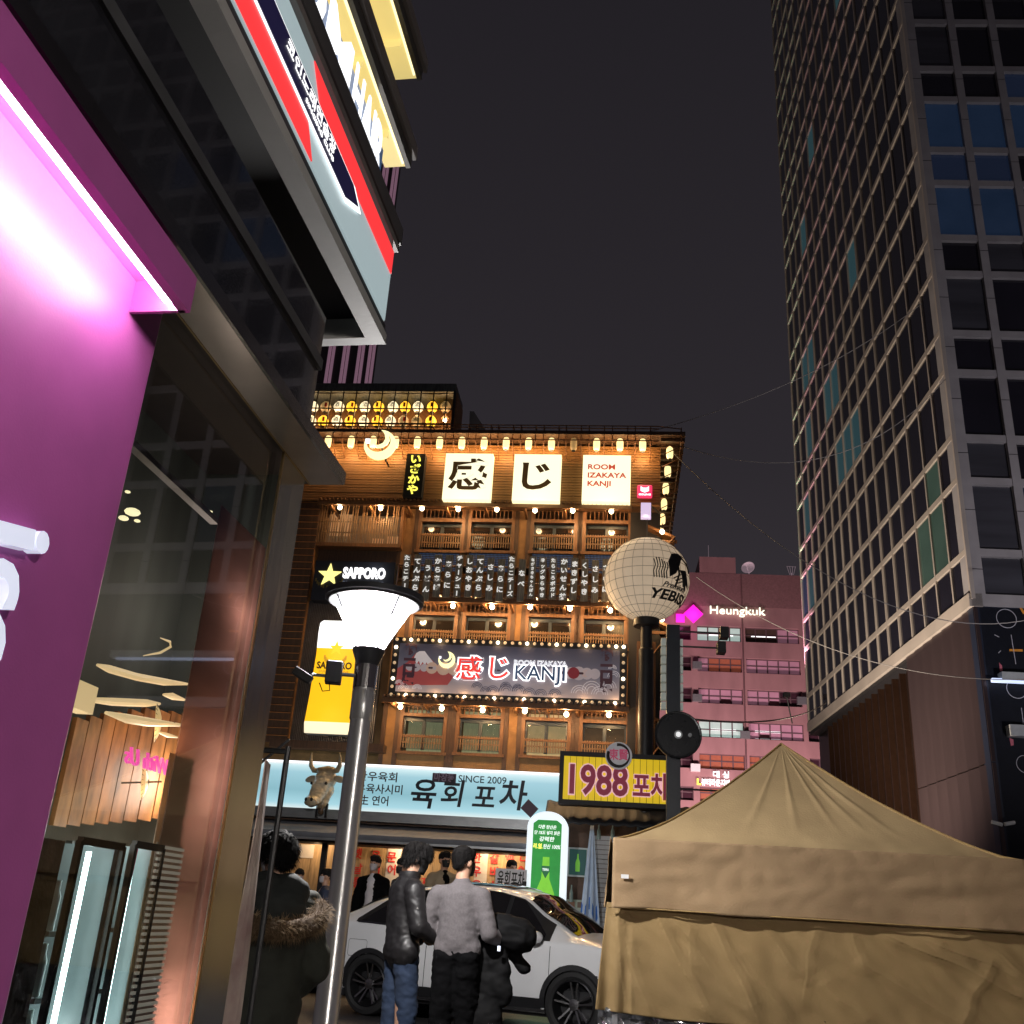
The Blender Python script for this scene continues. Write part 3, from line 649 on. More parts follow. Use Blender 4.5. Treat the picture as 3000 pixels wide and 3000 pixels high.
# ================================================================ beer signs at the left
t, hw, hh = on_px(K, 'beer_sign', 'dark sign with yellow lit star and white SAPPORO PREMIUM BEER letters', 'sign', ZB, 108, 72, 488, 258, .45)
box('board', -hw, hw, 0, .25, -hh, hh, M['signboard'], t)
def star(r, q=.4): return [((r if i % 2 == 0 else r * q) * math.cos(PI / 2 + i * PI / 5), (r if i % 2 == 0 else r * q) * math.sin(PI / 2 + i * PI / 5)) for i in range(10)]
sx_ = -hw * .6; sz_ = hh * .25
MB().prism([(x + sx_, z + sz_) for x, z in star(.26)], -.04, 0).build('star', glow('lit_yellow_star', (1, .9, .3), 1.2), t)
gold = mat('dull_gold', (.25, .19, .06), .4, metal=.6)
b = MB()
for s in (-1, 1):
    for k in range(6):
        a = rad(200 + 25 * k) if s < 0 else rad(-20 - 25 * k); x = sx_ + .3 * math.cos(a); z = sz_ - .02 + .24 * math.sin(a); b.box(x - .015, x + .015, -.012, -.003, z - .035, z + .035)
b.build('wreath', gold, t)
text('SAPPORO', .22, M['white_glow'], t, hw * .26, -.03, hh * .36, bold=.06, w=hw * 1.05, ext=.02)
text('PREMIUM BEER', .085, M['dim_blue'] if 'dim_blue' in M else M.setdefault('dim_blue', mat('grey_blue_letters', (.2, .23, .3), .5, emit=(.2, .24, .34), strength=.5, sample=False)), t, hw * .26, -.006, -hh * .12, w=hw * 1.05)
lamp('sign_light', 'POINT', (.4, -.3, .3), 1.5, (.7, .8, 1), .2, parent=t)
t, hw, hh = on_px(K, 'corrugated_panel', 'tall dark corrugated metal panel behind the lit beer glass', 'panel', ZB, 42, 262, 425, 935, .12)
b = MB()
k = 46
for i in range(k): u = -hw + 2 * hw * (i + .5) / k; b.tube([(u, 0, -hh), (u, 0, hh)], hw / k * .85, 6)
b.build('corrugation', mat('dark_blue_metal', (.06, .06, .075), .38, metal=.3, var=.3), t, kind='stuff')
box('backing', -hw, hw, .0, .1, -hh, hh, M['black'], t); box('frame_beam', -hw - .3, hw + .3, -.3, -.02, -hh - .15, -hh, M['wood_dark'], t)
ba = K.rect(*rc(ZB, 75, 350, 345, 900), .6)
t = on(K, 'beer_glass_sign', 'lit sign shaped like a full beer glass with white foam', 'sign', K.uz(*ZB(203, 620), .6)[0], (ba[2] + ba[3]) / 2, .6)
hh = (ba[3] - ba[2]) / 2; r0 = .60
def gw(q):                                                # half width along the height
    ks = ((-1, .52), (-.96, .585), (-.8, .62), (-.3, .575), (.4, .545), (.8, .565), (.94, .55), (1, .44))
    for (a_, c_), (e_, d_) in zip(ks, ks[1:]):
        if a_ <= q <= e_: return .74 * (c_ + (d_ - c_) * (q - a_) / (e_ - a_))
    return .37
def slab(q0, q1, y0, y1):
    zs = [q0 + (q1 - q0) * i / 24 for i in range(25)]
    return [(gw(q), q * hh) for q in zs] + [(-gw(q), q * hh) for q in zs[::-1]]
b = MB().prism(slab(-.96, 1, 0, .2), .0, .22); b.build('casing', M['grey_metal'], t)
for nm, q0, q1, c, s in (('foam', .50, .985, (1, 1, .97), 1.35), ('beer', -.76, .497, (1, .56, .012), 1.0), ('glass_base', -.955, -.763, (1, .88, .6), 1.05)):
    MB().prism(slab(q0, q1, 0, 0), -.03, 0).build(nm, glow('lit_' + nm, c, s), t)
gp = mat('golden_print', (.55, .3, .02), .5, emit=(.5, .27, .02), strength=.8, sample=False); bp_ = mat('brown_print', (.09, .05, .02), .5)
MB().prism([(x, z + hh * .5) for x, z in star(.16)], -.036, -.031).build('star', glow('lit_gold_star', (1, .62, .02), 1.0, sample=False), t)
b = MB()
for s in (-1, 1):
    for k in range(7):
        a = rad(205 + 20 * k) if s < 0 else rad(-25 - 20 * k); x = .24 * math.cos(a); z = hh * .42 + .24 * math.sin(a); b.box(x - .018, x + .018, -.036, -.031, z - .045, z + .045)
b.build('wreath', gp, t)
text('SAPPORO', .14, bp_, t, 0, -.033, hh * .19, bold=.05, w=.72); text('PREMIUM', .07, gp, t, 0, -.033, hh * .08, w=.6)
lamp('sign_light', 'POINT', (0, -.45, .6), 5, (1, .9, .7), .3, parent=t); lamp('sign_light', 'POINT', (0, -.45, -.8), 4, (1, .7, .3), .3, parent=t)

# ================================================================ ground floor: blue sign, beast head, awning, shop
OS = .55
a0 = K.uz(*ZC(-40, 250), OS)[0]; a1 = K.uz(*ZC(1452, 290), OS)[0]; zt = K.uz(*ZC(740, 163), OS)[1]; zb = K.uz(*ZC(640, 372), OS)[1]
t = on(K, 'pale_blue_sign', 'long pale blue backlit restaurant sign reading 육회포차 with SINCE 2009', 'sign', (a0 + a1) / 2, (zt + zb) / 2, OS); hw = (a1 - a0) / 2; hh = (zt - zb) / 2
sb = bpy.data.materials.new('backlit_blue'); sb.use_nodes = True; N = sb.node_tree.nodes; L = sb.node_tree.links; b = N['Principled BSDF']
tcn = N.new('ShaderNodeTexCoord'); sp = N.new('ShaderNodeSeparateXYZ'); mr = N.new('ShaderNodeMapRange'); rp = N.new('ShaderNodeValToRGB')
mr.inputs[1].default_value = -hh; mr.inputs[2].default_value = hh; L.new(tcn.outputs['Object'], sp.inputs[0]); L.new(sp.outputs['Z'], mr.inputs[0]); L.new(mr.outputs[0], rp.inputs[0])
ramp(rp, ((0, (.85, 1, 1)), (.12, (.45, .78, .88)), (.4, (.29, .57, .66)), (.8, (.40, .70, .80)), (.95, (.7, .95, 1)), (1, (1, 1, 1))))
L.new(rp.outputs[0], b.inputs['Emission Color']); b.inputs['Emission Strength'].default_value = .85; b.inputs['Base Color'].default_value = (.08, .1, .11, 1)
box('panel', -hw, hw, 0, .25, -hh, hh, sb, t); box('lower_trim', -hw, hw, -.06, .25, -hh - .1, -hh - .004, M['grey_metal'], t)
box('tube_light', -hw, hw, -.05, 0.0, hh + .003, hh + .035, M['white_glow'], t)
dk = mat('dark_navy_letters', (.012, .014, .03), .5)
def SP(px, py): u, z = K.uz(*ZC(px, py), OS); return u - (a0 + a1) / 2, z - (zt + zb) / 2
for c, px, py, s in (('육', 785, 292, .42), ('회', 925, 290, .38), ('포', 1072, 308, .36), ('차', 1208, 300, .42)):
    x, z = SP(px, py); text(c, s, dk, t, x, -.01, z, bold=.022, slant=.12, wide=.98, ext=.012)
x, z = SP(1068, 218); text('SINCE 2009', .13, dk, t, x, -.006, z, bold=.01, w=.92)
x, z = SP(888, 208); MB().box(x - .23, x + .23, -.012, -.002, z - .085, z + .085).build('badge', mat('purple_badge', (.07, .03, .06), .5), t, bevel=.004); text('마장동', .12, mat('grey_violet_letters', (.3, .22, .32), .5), t, x, -.016, z, bold=.03, w=.38)
for s, px, py, w_ in (('한우육회', 572, 205, .78), ('한우육사시미', 560, 262, 1.08), ('生 연어', 556, 318, .56)):
    x, z = SP(px, py); text(s, .14, mat('brown_black_letters', (.06, .02, .02), .5) if py == 205 else bpy.data.materials['brown_black_letters'], t, x, -.006, z, bold=.02, w=w_)
x, z = SP(1290, 352); o = MB().box(-.13, .13, -.012, -.002, -.11, .11).build('seal', bpy.data.materials['purple_badge'], t); o.location = (x, 0, z); o.rotation_euler = (0, rad(40), 0)

for x in (-hw * .52, -.25, hw * .47):                     # little arm lamps over the sign
    pass
# golden bull head
ba = K.rect(*rc(ZC, 232, 150, 412, 372), 1.0)
t = on(K, 'bull_head_statue', 'glossy cream and gold bull head sculpture mounted over the blue sign', 'sculpture', (ba[0] + ba[1]) / 2 - .02, (ba[2] + ba[3]) / 2, .95); t.rotation_euler.z += rad(-16)
hd = (ba[3] - ba[2]); s = hd / 1.0
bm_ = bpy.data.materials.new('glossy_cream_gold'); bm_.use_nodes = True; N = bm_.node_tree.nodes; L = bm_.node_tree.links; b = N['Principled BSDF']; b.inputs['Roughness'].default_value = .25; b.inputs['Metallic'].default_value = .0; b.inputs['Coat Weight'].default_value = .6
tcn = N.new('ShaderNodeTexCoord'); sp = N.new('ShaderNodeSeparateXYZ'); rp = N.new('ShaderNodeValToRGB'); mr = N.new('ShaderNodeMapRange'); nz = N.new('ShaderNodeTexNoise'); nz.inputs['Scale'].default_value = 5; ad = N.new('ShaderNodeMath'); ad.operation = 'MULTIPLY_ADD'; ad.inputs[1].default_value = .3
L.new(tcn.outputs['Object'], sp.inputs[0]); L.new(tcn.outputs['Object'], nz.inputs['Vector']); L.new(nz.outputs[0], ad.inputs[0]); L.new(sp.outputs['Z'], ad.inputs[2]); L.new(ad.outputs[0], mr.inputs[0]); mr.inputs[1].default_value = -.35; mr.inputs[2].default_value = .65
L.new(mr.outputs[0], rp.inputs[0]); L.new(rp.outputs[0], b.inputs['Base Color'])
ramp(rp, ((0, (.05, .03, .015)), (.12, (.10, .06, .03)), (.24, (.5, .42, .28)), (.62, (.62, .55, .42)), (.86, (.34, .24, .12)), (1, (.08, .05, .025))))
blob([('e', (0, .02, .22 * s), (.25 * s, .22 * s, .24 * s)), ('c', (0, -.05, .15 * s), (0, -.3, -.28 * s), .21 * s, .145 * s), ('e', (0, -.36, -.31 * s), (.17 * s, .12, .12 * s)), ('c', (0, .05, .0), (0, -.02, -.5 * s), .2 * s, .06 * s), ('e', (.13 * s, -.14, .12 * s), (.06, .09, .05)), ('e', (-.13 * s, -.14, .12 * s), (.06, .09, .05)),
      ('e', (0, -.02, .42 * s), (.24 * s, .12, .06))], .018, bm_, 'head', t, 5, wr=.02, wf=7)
horn = mat('horn', (.4, .32, .2), .3, var=.4)
for sg in (-1, 1):
    pts = [(sg * .18 * s, 0, .4 * s), (sg * .3 * s, -.03, .4 * s), (sg * .37 * s, -.06, .5 * s), (sg * .38 * s, -.08, .66 * s), (sg * .36 * s, -.1, .78 * s)]
    MB().tube(pts, [.055, .05, .042, .03, .008], 10).build('horn', horn, t, smooth=True)
    v, f = ell((0, 0, 0), (.16 * s, .035, .075 * s), 10, 8); m4 = Matrix.Translation((sg * .36 * s, .0, .22 * s)) @ Matrix.Rotation(sg * rad(12), 4, 'Y')
    MB().add([m4 @ Vector(q) for q in v], f).build('ear', bm_, t, smooth=True)
    box('strut', sg * .1 - .02, sg * .1 + .02, 0, .04, -.6 * s, -.3 * s, M['iron'], t)
    MB().add(*ell((sg * .07 * s, -.47, -.28 * s), (.03, .02, .035), 8, 6)).build('nostril', M['black'], t)
    MB().add(*ell((sg * .185 * s, -.2, .1 * s), (.03, .03, .03), 8, 6)).build('eye', M['black'], t)
# gutter, awning and beam
u0 = a0; u1 = K.uz(*ZC(1268, 480), 1.2)[0]
zg0 = K.uz(*ZC(640, 392), .6)[1]; zg1 = K.uz(*ZC(640, 425), .6)[1]
box('gutter', u0, a1, -.75, -.4, zg0 - .11, zg0 - .005, M['grey_metal'], KB)
b = MB()
for i in range(24): u = u0 + (a1 - u0) * i / 24; b.box(u, u + .25, -.5, -.45, zg1 - .02, zg1 + .08)
b.build('slat_row', M['wood_dark'], KB); box('fascia_back', u0, a1, -.44, .5, zg1 - .2, zg0 - .11, M['black'], KB)
t = on(K, 'awning', 'grey fabric awning sloping over the restaurant front', 'awning', 0, 0, 0)
za = K.uz(*ZC(640, 430), .6)[1]; zb_ = K.uz(*ZC(800, 492), 1.5)[1]
rows = []
for i in range(9):
    q = i / 8; rows.append([Vector((u0 + (u1 + .25 - u0) * j / 40, -.55 - .95 * q, za + (zb_ - za) * q - .05 * math.sin(PI * q) + .012 * noise.noise(Vector((j * .35, q * 3, 1))))) for j in range(41)])
rows.append([p + Vector((0, .0, -.1)) for p in rows[-1]])
aw = MB().grid(rows).build('fabric', mat('grey_awning_fabric', (.2, .21, .24), .85, bump=.15, bscale=30), t, smooth=True); md = aw.modifiers.new('t', 'SOLIDIFY'); md.thickness = .012
box('front_bar', u0, u1 + .25, -1.54, -1.5, zb_ - .13, zb_ - .09, M['grey_metal'], t)
zo = K.uz(*ZC(800, 535), .3)[1]
box('lintel', u0, u1, -.35, .4, zo - .02, zo + .5, M['black'], KB)
# open restaurant front
t = on(K, 'restaurant_interior', 'warm plank lined restaurant front with red hangul menu columns on the wall', 'restaurant front', 0, 0, 0)
BW = .9
bw = mat('tan_wall_plank', (.4, .25, .12), .55, var=.3, scale=4, stretch=(6, 6, 1), bump=.1)
n = 22; dx = (u1 - u0) / n; plk = MB().box(.004, dx - .004, BW, BW + .05, .3, zo + .3).mesh('wall_plank', bw)
for i in range(n): put('wall_plank', plk, t, (u0 + i * dx, random.uniform(0, .008), 0))
box('floor', u0, u1, -.3, BW, .24, .3, M['wood_mid'], t); box('ceiling', u0, u1, -.3, BW + .1, zo + .3, zo + .36, M['wood_dark'], t)
for px in (320, 330): pass
for px in (318,): u = K.uz(*ZC(px, 600), .1)[0]; box('post', u - .05, u + .05, -.15, -.05, .3, zo, M['black'], t)
for (x0, x1) in ((612, 680), (1030, 1090)):
    a = K.rect(*rc(ZC, x0, 535, x1, 745), -BW + .02); box('paper_sheet', a[0], a[1], BW - .012, BW - .004, a[2], a[3], mat('white_paper', (.6, .52, .45), .5) if 'white_paper' not in bpy.data.materials else bpy.data.materials['white_paper'], t)
a = K.rect(*rc(ZC, 208, 522, 272, 585), -BW + .02); box('notice', a[0], a[1], BW - .012, BW - .004, a[2], a[3], bpy.data.materials['white_paper'], t)
for px, s, ys in ((478, '옛날통', (568, 640, 705)), (565, '육회', (578, 645)), (640, '문어', (585, 645)), (712, '한치', (582, 650)), (798, '지', (0, 705)), (1040, '한우육', (588, 652, 718)), (1123, '갈비살', (590, 655, 722)), (1195, '백숙', (585, 650)), (1258, '연어', (580, 650))):
    for c, y in zip(s if len(s) > 1 else ' ' + s, ys):
        if not c.strip(): continue
        u, z = K.uz(*ZC(px, y), -BW + .03); text(c, .155, M['red'], t, u, BW - .025, z, bold=.03)
a = K.rect(*rc(ZC, 202, 494, 242, 510), -.5); box('tube_light', a[0], a[1], .48, .52, a[2], a[3], M['white_glow'], t)
for u in (u0 + 1.2, u0 + 3, u0 + 4.6, u1 - .5): lamp('ceiling_light', 'POINT', (u, .55, zo + .05), 17, (1, .72, .42), .12, parent=t)
lamp('ceiling_light', 'POINT', ((u0 + u1) / 2 + .3, .6, zo + .0), 14, (1, .75, .45), .08, parent=t)
g = box('terrace', -1, 1, -1, 1, -.2, 0, M['concrete']); g.location = K.w(-1, -1.6, .3); g.rotation_euler.z = K.az; g.scale = (7, 1.5, 1); g['kind'] = 'structure'
# ---------------------------------------------------------------- yellow neighbour sign
YO = 1.75
t, hw, hh = on_px(K, 'yellow_sign', 'yellow lit corrugated sign reading 1988포차 in dark red', 'sign', lambda x, y: (x, y), 1650, 2222, 1970, 2350, YO)
ya = mat('lit_yellow_sheet', (.5, .36, .01), .5, emit=(.62, .42, .004), strength=.8)
n = 17; sl = MB().box(.004, 2 * hw / n - .004, -.02, .0, -hh, hh).mesh('slat', ya)
for i in range(n): put('slat', sl, t, (-hw + 2 * hw * i / n, 0, 0))
fr = MB().box(-hw - .07, hw + .07, -.06, .3, hh, hh + .08).box(-hw - .07, hw + .07, -.06, .3, -hh - .08, -hh).box(-hw - .07, -hw, -.06, .3, -hh, hh).box(hw, hw + .07, -.06, .3, -hh, hh).box(-hw, hw, .001, .3, -hh, hh); fr.build('frame', M['black'], t)
pk = glow('pale_pink_outline', (.75, .42, .45), .8, sample=False); dr = mat('dark_red_letters', (.2, .015, .04), .5, emit=(.2, .012, .04), strength=.5, sample=False)
for s, x, h_, w_ in (('1988', -.34, .5, 1.12), ('포차', .6, .34, .68)):
    text(s, h_, pk, t, x * hw / .99, -.035, -.05 if h_ > .4 else -.12, bold=.08, w=w_ * hw / 1.0, ext=.012); text(s, h_, dr, t, x * hw / .99, -.055, -.05 if h_ > .4 else -.12, bold=.035, w=w_ * hw * .955, ext=.008)
c, r_, _ = on_px(K, 'round_sign', 'round grey sign with brushed ring and pink characters 東賢 above the yellow sign', 'sign', lambda x, y: (x, y), 1773, 2175, 1852, 2252, YO + .15)
MB().disc_y((0, 0, 0), r_, 0, .08, 28).build('disc', mat('pale_grey_disc', (.4, .4, .42), .5, emit=(.4, .4, .42), strength=.25, sample=False), c)
MB().tube([(r_ * .8 * math.cos(rad(q)), -.006, r_ * .8 * math.sin(rad(q))) for q in range(-200, 110, 10)], [.01 + .02 * abs(math.sin(rad(q * .6))) for q in range(-200, 110, 10)], 6).build('ink_ring', M['ink'], c)
text('東賢', r_ * .62, mat('pink_letters', (.5, .06, .14), .5, emit=(.5, .06, .14), strength=.3, sample=False), c, 0, -.012, 0, bold=.03, w=r_ * 1.45)

# shop beneath it
ux0 = K.uz(*ZC(1440, 500), .5)[0]; ux1 = ux0 + 3.2; zb_ = K.uz(*ZC(1600, 322), 1.2)[1]; zc_ = K.uz(*ZC(1600, 425), 1.7)[1]
NB = on(K, 'corner_shop', 'low dark shop front with black awning under the yellow sign', 'shop front', 0, 0)
box('wall', ux0, ux1, -.3, .4, 0, zb_, mat('dark_brown_wall', (.11, .065, .045), .7, var=.3, bump=.2), NB)
rows = []
for i in range(7):
    q = i / 6; rows.append([Vector((ux0 - .25 + (ux1 + .2 - ux0) * j / 60, -1.1 - .6 * q, zb_ + (zc_ - zb_) * q + .015 * math.sin(j * 1.6))) for j in range(61)])
aw = MB().grid(rows).build('awning', mat('black_awning_sheet', (.02, .021, .024), .6), NB, smooth=True); aw.modifiers.new('t', 'SOLIDIFY').thickness = .02
MB().add([(ux0 - .25, -1.1, zb_), (ux0 - .25, -1.7, zc_), (ux0 - .25, -1.1, zc_), (ux0 - .2, -1.1, zb_), (ux0 - .2, -1.7, zc_), (ux0 - .2, -1.1, zc_)], [(0, 1, 2), (3, 5, 4), (0, 3, 4, 1), (1, 4, 5, 2), (2, 5, 3, 0)]).build('awning_end', M['black'], NB)
a = K.rect(*rc(ZC, 1588, 480, 1690, 960), .4); n = 30; dz = (a[3] - .3) / n
sl = MB().box(a[0], a[1] + 1.2, -.36, -.32, .006, dz - .004).mesh('shutter_slat', mat('white_shutter', (.5, .51, .53), .5, var=.06))
for i in range(n): q = put('shutter_slat', sl, NB, (0, 0, .3 + i * dz))
for px in (1615, 1803 - 1): pass
for i, px in enumerate((1617, 1682)):
    u, z = K.uz(*ZC(px, 472), .45); t = on(K, 'bottle', f'small glass bottle on the shutter top, {("left", "right")[i]} one', 'bottle', u, z - .09, .42, 'bottles by the shutter'); MB().lathe([(.035, 0), (.036, .14), (.014, .2), (.014, .27)], 10).build('glass', M['bottle_glass'] if 'bottle_glass' in M else M.setdefault('bottle_glass', mat('clear_green_glass', (.3, .4, .38), .1)), t, smooth=True)
u, z = K.uz(*ZC(1487, 765), .5); t = on(K, 'bottle', 'green glass bottle standing on the pale menu board', 'bottle', u, z - .1, .5, 'bottles by the shutter'); MB().lathe([(.035, 0), (.036, .16), (.014, .22), (.014, .29)], 10).build('glass', M['bottle_glass'], t, smooth=True)
t, hw, hh = on_px(K, 'beer_poster', 'framed dark green poster of a beer bottle on the wall', 'poster', ZC, 1470, 537, 1566, 675, .36)
MB().box(-hw, hw, -.03, 0, -hh, hh).build('frame', mat('pale_frame', (.45, .5, .5), .4), t); box('print', -hw + .03, hw - .03, -.034, -.03, -hh + .03, hh - .03, pm('dark_green_print', (.012, .05, .045), .6), t)
def bottle_poly(s, cx=0, cz=0): return [(cx + s * x, cz + s * z) for x, z in ((-.19, -.8), (-.21, -.1), (-.17, .08), (-.075, .32), (-.06, .7), (.06, .7), (.075, .32), (.17, .08), (.21, -.1), (.19, -.8))]
MB().prism(bottle_poly(hh * .8), -.038, -.034).build('bottle_print', pm('green_bottle_print', (.1, .3, .03), .7), t)
t, hw, hh = on_px(K, 'pale_menu_board', 'pale green menu panel with photo squares of dishes', 'menu board', ZC, 1462, 782, 1552, 965, .42)
box('panel', -hw, hw, 0, .03, -hh, hh, mat('pale_green_panel', (.33, .38, .3), .6), t)
for j in range(4):
    for i in range(2):
        cx = -hw * .5 + i * hw; cz = hh * .75 - j * hh * .5; box('dish_photo', cx - hw * .36, cx + hw * .36, -.006, 0, cz - hh * .16, cz + hh * .14, pm('dish_print_%d%d' % (i, j), random.choice([(.1, .06, .04), (.2, .1, .06), (.12, .12, .1)]), .2), t)
        MB().disc_y((cx, 0, cz), hh * .1, -.01, -.006, 10).build('dish', pm('plate_print_%d%d' % (i, j), random.choice([(.3, .15, .08), (.35, .33, .25), (.2, .07, .05)]), .2), t)
u, z = K.uz(*ZC(1578, 700), .7)
t = on(K, 'hanging_banner_cloth', 'pale blue and white cloth banner hanging beside the shutter', 'cloth', u, z, .7)
rows = []
for i in range(17):
    q = i / 16; wd = .03 + .16 * q; rows.append([Vector((wd * (2 * j / 14 - 1), .05 * math.sin(j * 1.1 + q) * q, .98 - 1.75 * q - .12 * math.sin(j * .7) * q)) for j in range(15)])
MB().grid(rows).build('cloth', mat('pale_blue_cloth', (.5, .58, .7), .8), t, smooth=True).modifiers.new('t', 'SOLIDIFY').thickness = .006
MB().grid([[p + Vector((0, -.008, 0)) for p in r] for r in rows[12:15]]).build('blue_print', mat('blue_cloth_print', (.05, .16, .5), .8), t, smooth=True)
# standing light box with a bottle
a = K.rect(*rc(ZC, 1270, 365, 1464, 905), 1.9)
t = on(K, 'standing_light_box', 'tall white round topped light box with a green beer bottle picture', 'light box', (a[0] + a[1]) / 2, 0, 1.9); hw = (a[1] - a[0]) / 2; zt = a[3]
out = [(-hw, .05), (hw, .05), (hw, zt - hw * .75)] + [(hw * math.cos(rad(q)), zt - hw * .75 + hw * .75 * math.sin(rad(q))) for q in range(10, 180, 12)] + [(-hw, zt - hw * .75)]
MB().prism(out, 0, .35).build('casing', glow('lit_white_inflatable', (.86, .95, 1), .9), t)
gi = hw * .70; zt2 = zt - hw * .42
MB().prism([(-gi, .6), (gi, .6), (gi, zt2 - .06), (gi - .08, zt2), (-gi + .08, zt2), (-gi, zt2 - .06)], -.02, -.001).build('green_print', mat('lit_green_print', (.02, .2, .03), .5, emit=(.012, .24, .035), strength=.9, var=.5, scale=2.5, color2=(.03, .36, .05)), t)
zc = zt2 - 1.25
MB().prism(bottle_poly(.92, 0, zc), -.028, -.021).build('bottle_print', mat('lit_bottle', (.2, .5, .03), .5, emit=(.2, .62, .04), strength=.8, var=.5, scale=3), t)
MB().prism([(-.15, zc - .1), (.15, zc - .1), (.15, zc - .28), (0, zc - .52), (-.15, zc - .28)], -.034, -.029).build('label_print', mat('label_green', (.01, .11, .04), .5, emit=(.01, .12, .04), strength=.8), t)
MB().prism([(-.07, zc + .5), (.07, zc + .5), (.07, zc + .42), (0, zc + .3), (-.07, zc + .42)], -.034, -.029).build('neck_label', bpy.data.materials['label_green'], t)
wl_ = M['white_print'] if 'white_print' in M else M.setdefault('white_print', glow('lit_white_print', (.9, 1, .95), .9, sample=False))
text('TERRA', .09, wl_, t, 0, -.038, zc - .19, bold=.05, w=.3); text('TERRA', .04, wl_, t, 0, -.038, zc + .44, bold=.04, w=.11)
for s, q, h_, w_ in (('다른 탄산은', .12, .05, .31), ('단 1%도 넣지 않은', .215, .05, .44), ('강력한', .32, .06, .26)): text(s, h_, wl_, t, 0, -.024, zt2 - q, bold=.04, w=w_, slant=.15)
text('리.얼.', .065, M['yellow_glow'], t, -.15, -.024, zt2 - .44, bold=.04, w=.16, slant=.1); text('탄산 100%', .06, wl_, t, .09, -.024, zt2 - .44, bold=.04, w=.29, slant=.15)
b = MB()
for i in range(60):
    x = random.uniform(-gi * .92, gi * .92); z = random.uniform(.7, zt2 - 1.0)
    if abs(x) > .24 or z > zc + .7: v, f = ell((x, -.022, z), (.014, .004, random.choice((.014, .03))), 6, 4); b.add(v, f)
b.build('bubble_print', pm('bubble_print', (.4, .8, .2), .8), t)

# white folding board
t, hw, hh = on_px(K, 'white_board_sign', 'white standing board with black brush letters 육회포차 and red numbers', 'sign', ZC, 1125, 637, 1272, 860, 2.3)
MB().box(-hw, hw, 0, .04, -hh, hh).build('board', mat('white_sign_board', (.85, .84, .88), .5, var=.03), t); box('stand', -hw * .8, hw * .8, .04, .08, -hh - .2, hh * .5, M['grey_metal'], t)
text('육회포차', .2, M['ink'], t, 0, -.006, hh * .5, bold=.02, w=hw * 1.75, slant=.1); text('1.5', .24, M['red'], t, -hw * .5, -.006, -hh * .03, bold=.05, slant=.2, w=.36); text('영', .26, M['ink'], t, hw * .5, -.006, -hh * .06, bold=.06)
# ================================================================ ball lantern on its post, projecting disc sign
D = 18.7
c = at(1895, 1698, D); t = thing('ball_lantern', 'big white ball lantern with black emblem and Premium YEBISU lettering', 'lantern', c, rad(-7)); R_ = .83
paper = mat('dirty_white_paper', (.62, .56, .46), .7, emit=(.8, .6, .41), strength=.42, var=.12, scale=3, bump=.15, sample=False)  # weak glow put into the paper for the lamp light falling on it
b = MB(); nl, nm = 30, 22
b.lathe([(R_ * math.cos(-PI / 2 + PI * (i + .6) / (nl + .2)) * (1 - .006 * (i % 2)), R_ * math.sin(-PI / 2 + PI * (i + .6) / (nl + .2))) for i in range(nl)], 44)
b.build('paper_shell', paper, t, smooth=True)
b = MB()
for i in range(1, 14):
    a = -PI / 2 + PI * i / 14; b.tube([((R_ + .001) * math.cos(a) * math.cos(q * PI / 24), (R_ + .001) * math.cos(a) * math.sin(q * PI / 24), (R_ + .001) * math.sin(a)) for q in range(48)], .0045, 4, close=True)
for k in range(26):
    th = 2 * PI * k / 26; b.tube([((R_ + .001) * math.cos(a) * math.cos(th), (R_ + .001) * math.cos(a) * math.sin(th), (R_ + .001) * math.sin(a)) for a in [rad(q) for q in range(-84, 85, 8)]], .004, 4)
b.build('wire_ribs', mat('grey_wire', (.36, .3, .23), .6), t, kind='stuff')
def wrap(o, lon0, lat0, tilt=0):                          # bends flat print round the ball
    for v in o.data.vertices:
        x, y, z = v.co; x, z = x * math.cos(tilt) - z * math.sin(tilt), x * math.sin(tilt) + z * math.cos(tilt)
        la = lat0 + z / R_; lo = lon0 + x / (R_ * max(.3, math.cos(la))); r = R_ + .006 - y
        v.co = (r * math.cos(la) * math.sin(lo), -r * math.cos(la) * math.cos(lo), r * math.sin(la))
def subdiv(o, n=2):
    bm = bmesh.new(); bm.from_mesh(o.data); bmesh.ops.triangulate(bm, faces=bm.faces); bmesh.ops.subdivide_edges(bm, edges=bm.edges, cuts=n, use_grid_fill=True); bm.to_mesh(o.data); bm.free()
o = text('YEBISU', .2, M['ink'], t, .05, 0, 0, bold=.04, w=1.05); subdiv(o); wrap(o, rad(43), rad(-36), rad(0))
o = text('Premium', .1, mat('grey_script', (.05, .05, .05), .6), t, 0, 0, 0, bold=.03, slant=.35, w=.6); subdiv(o); wrap(o, rad(44), rad(-22))
b = MB()                                                   # plain black brush emblem
for i in range(6): b.tube([(-.52 + .05 * i, 0, .12 + .045 * math.sin(i)), (-.5 + .05 * i, 0, .0), (-.53 + .05 * i, 0, -.12), (-.5 + .05 * i, 0, -.24)], .012, 4)
b.prism([(-.24, .1), (-.12, .3), (.08, .36), (.2, .3), (.1, .2), (.02, .05), (-.06, -.1), (-.2, -.2)], -.004, 0); b.prism([(.02, -.02), (.22, .02), (.3, -.12), (.42, -.3), (.3, -.26), (.16, -.16)], -.004, 0)
for q in (0, .5, 1): b.tube([(-.1 + .1 * q, 0, -.2 - .08 * q), (.1 + .12 * q, 0, -.08 - .1 * q), (.2 + .1 * q, 0, -.3 - .05 * q)], .014, 4)
b.tube([(-.02, 0, .12), (.02, 0, -.1), (-.03, 0, -.36)], .02, 5); b.tube([(.1, 0, .28), (.3, 0, .2), (.4, 0, .02)], .016, 5)
o = b.build('emblem', M['ink'], t); subdiv(o, 1); wrap(o, rad(44), rad(2))
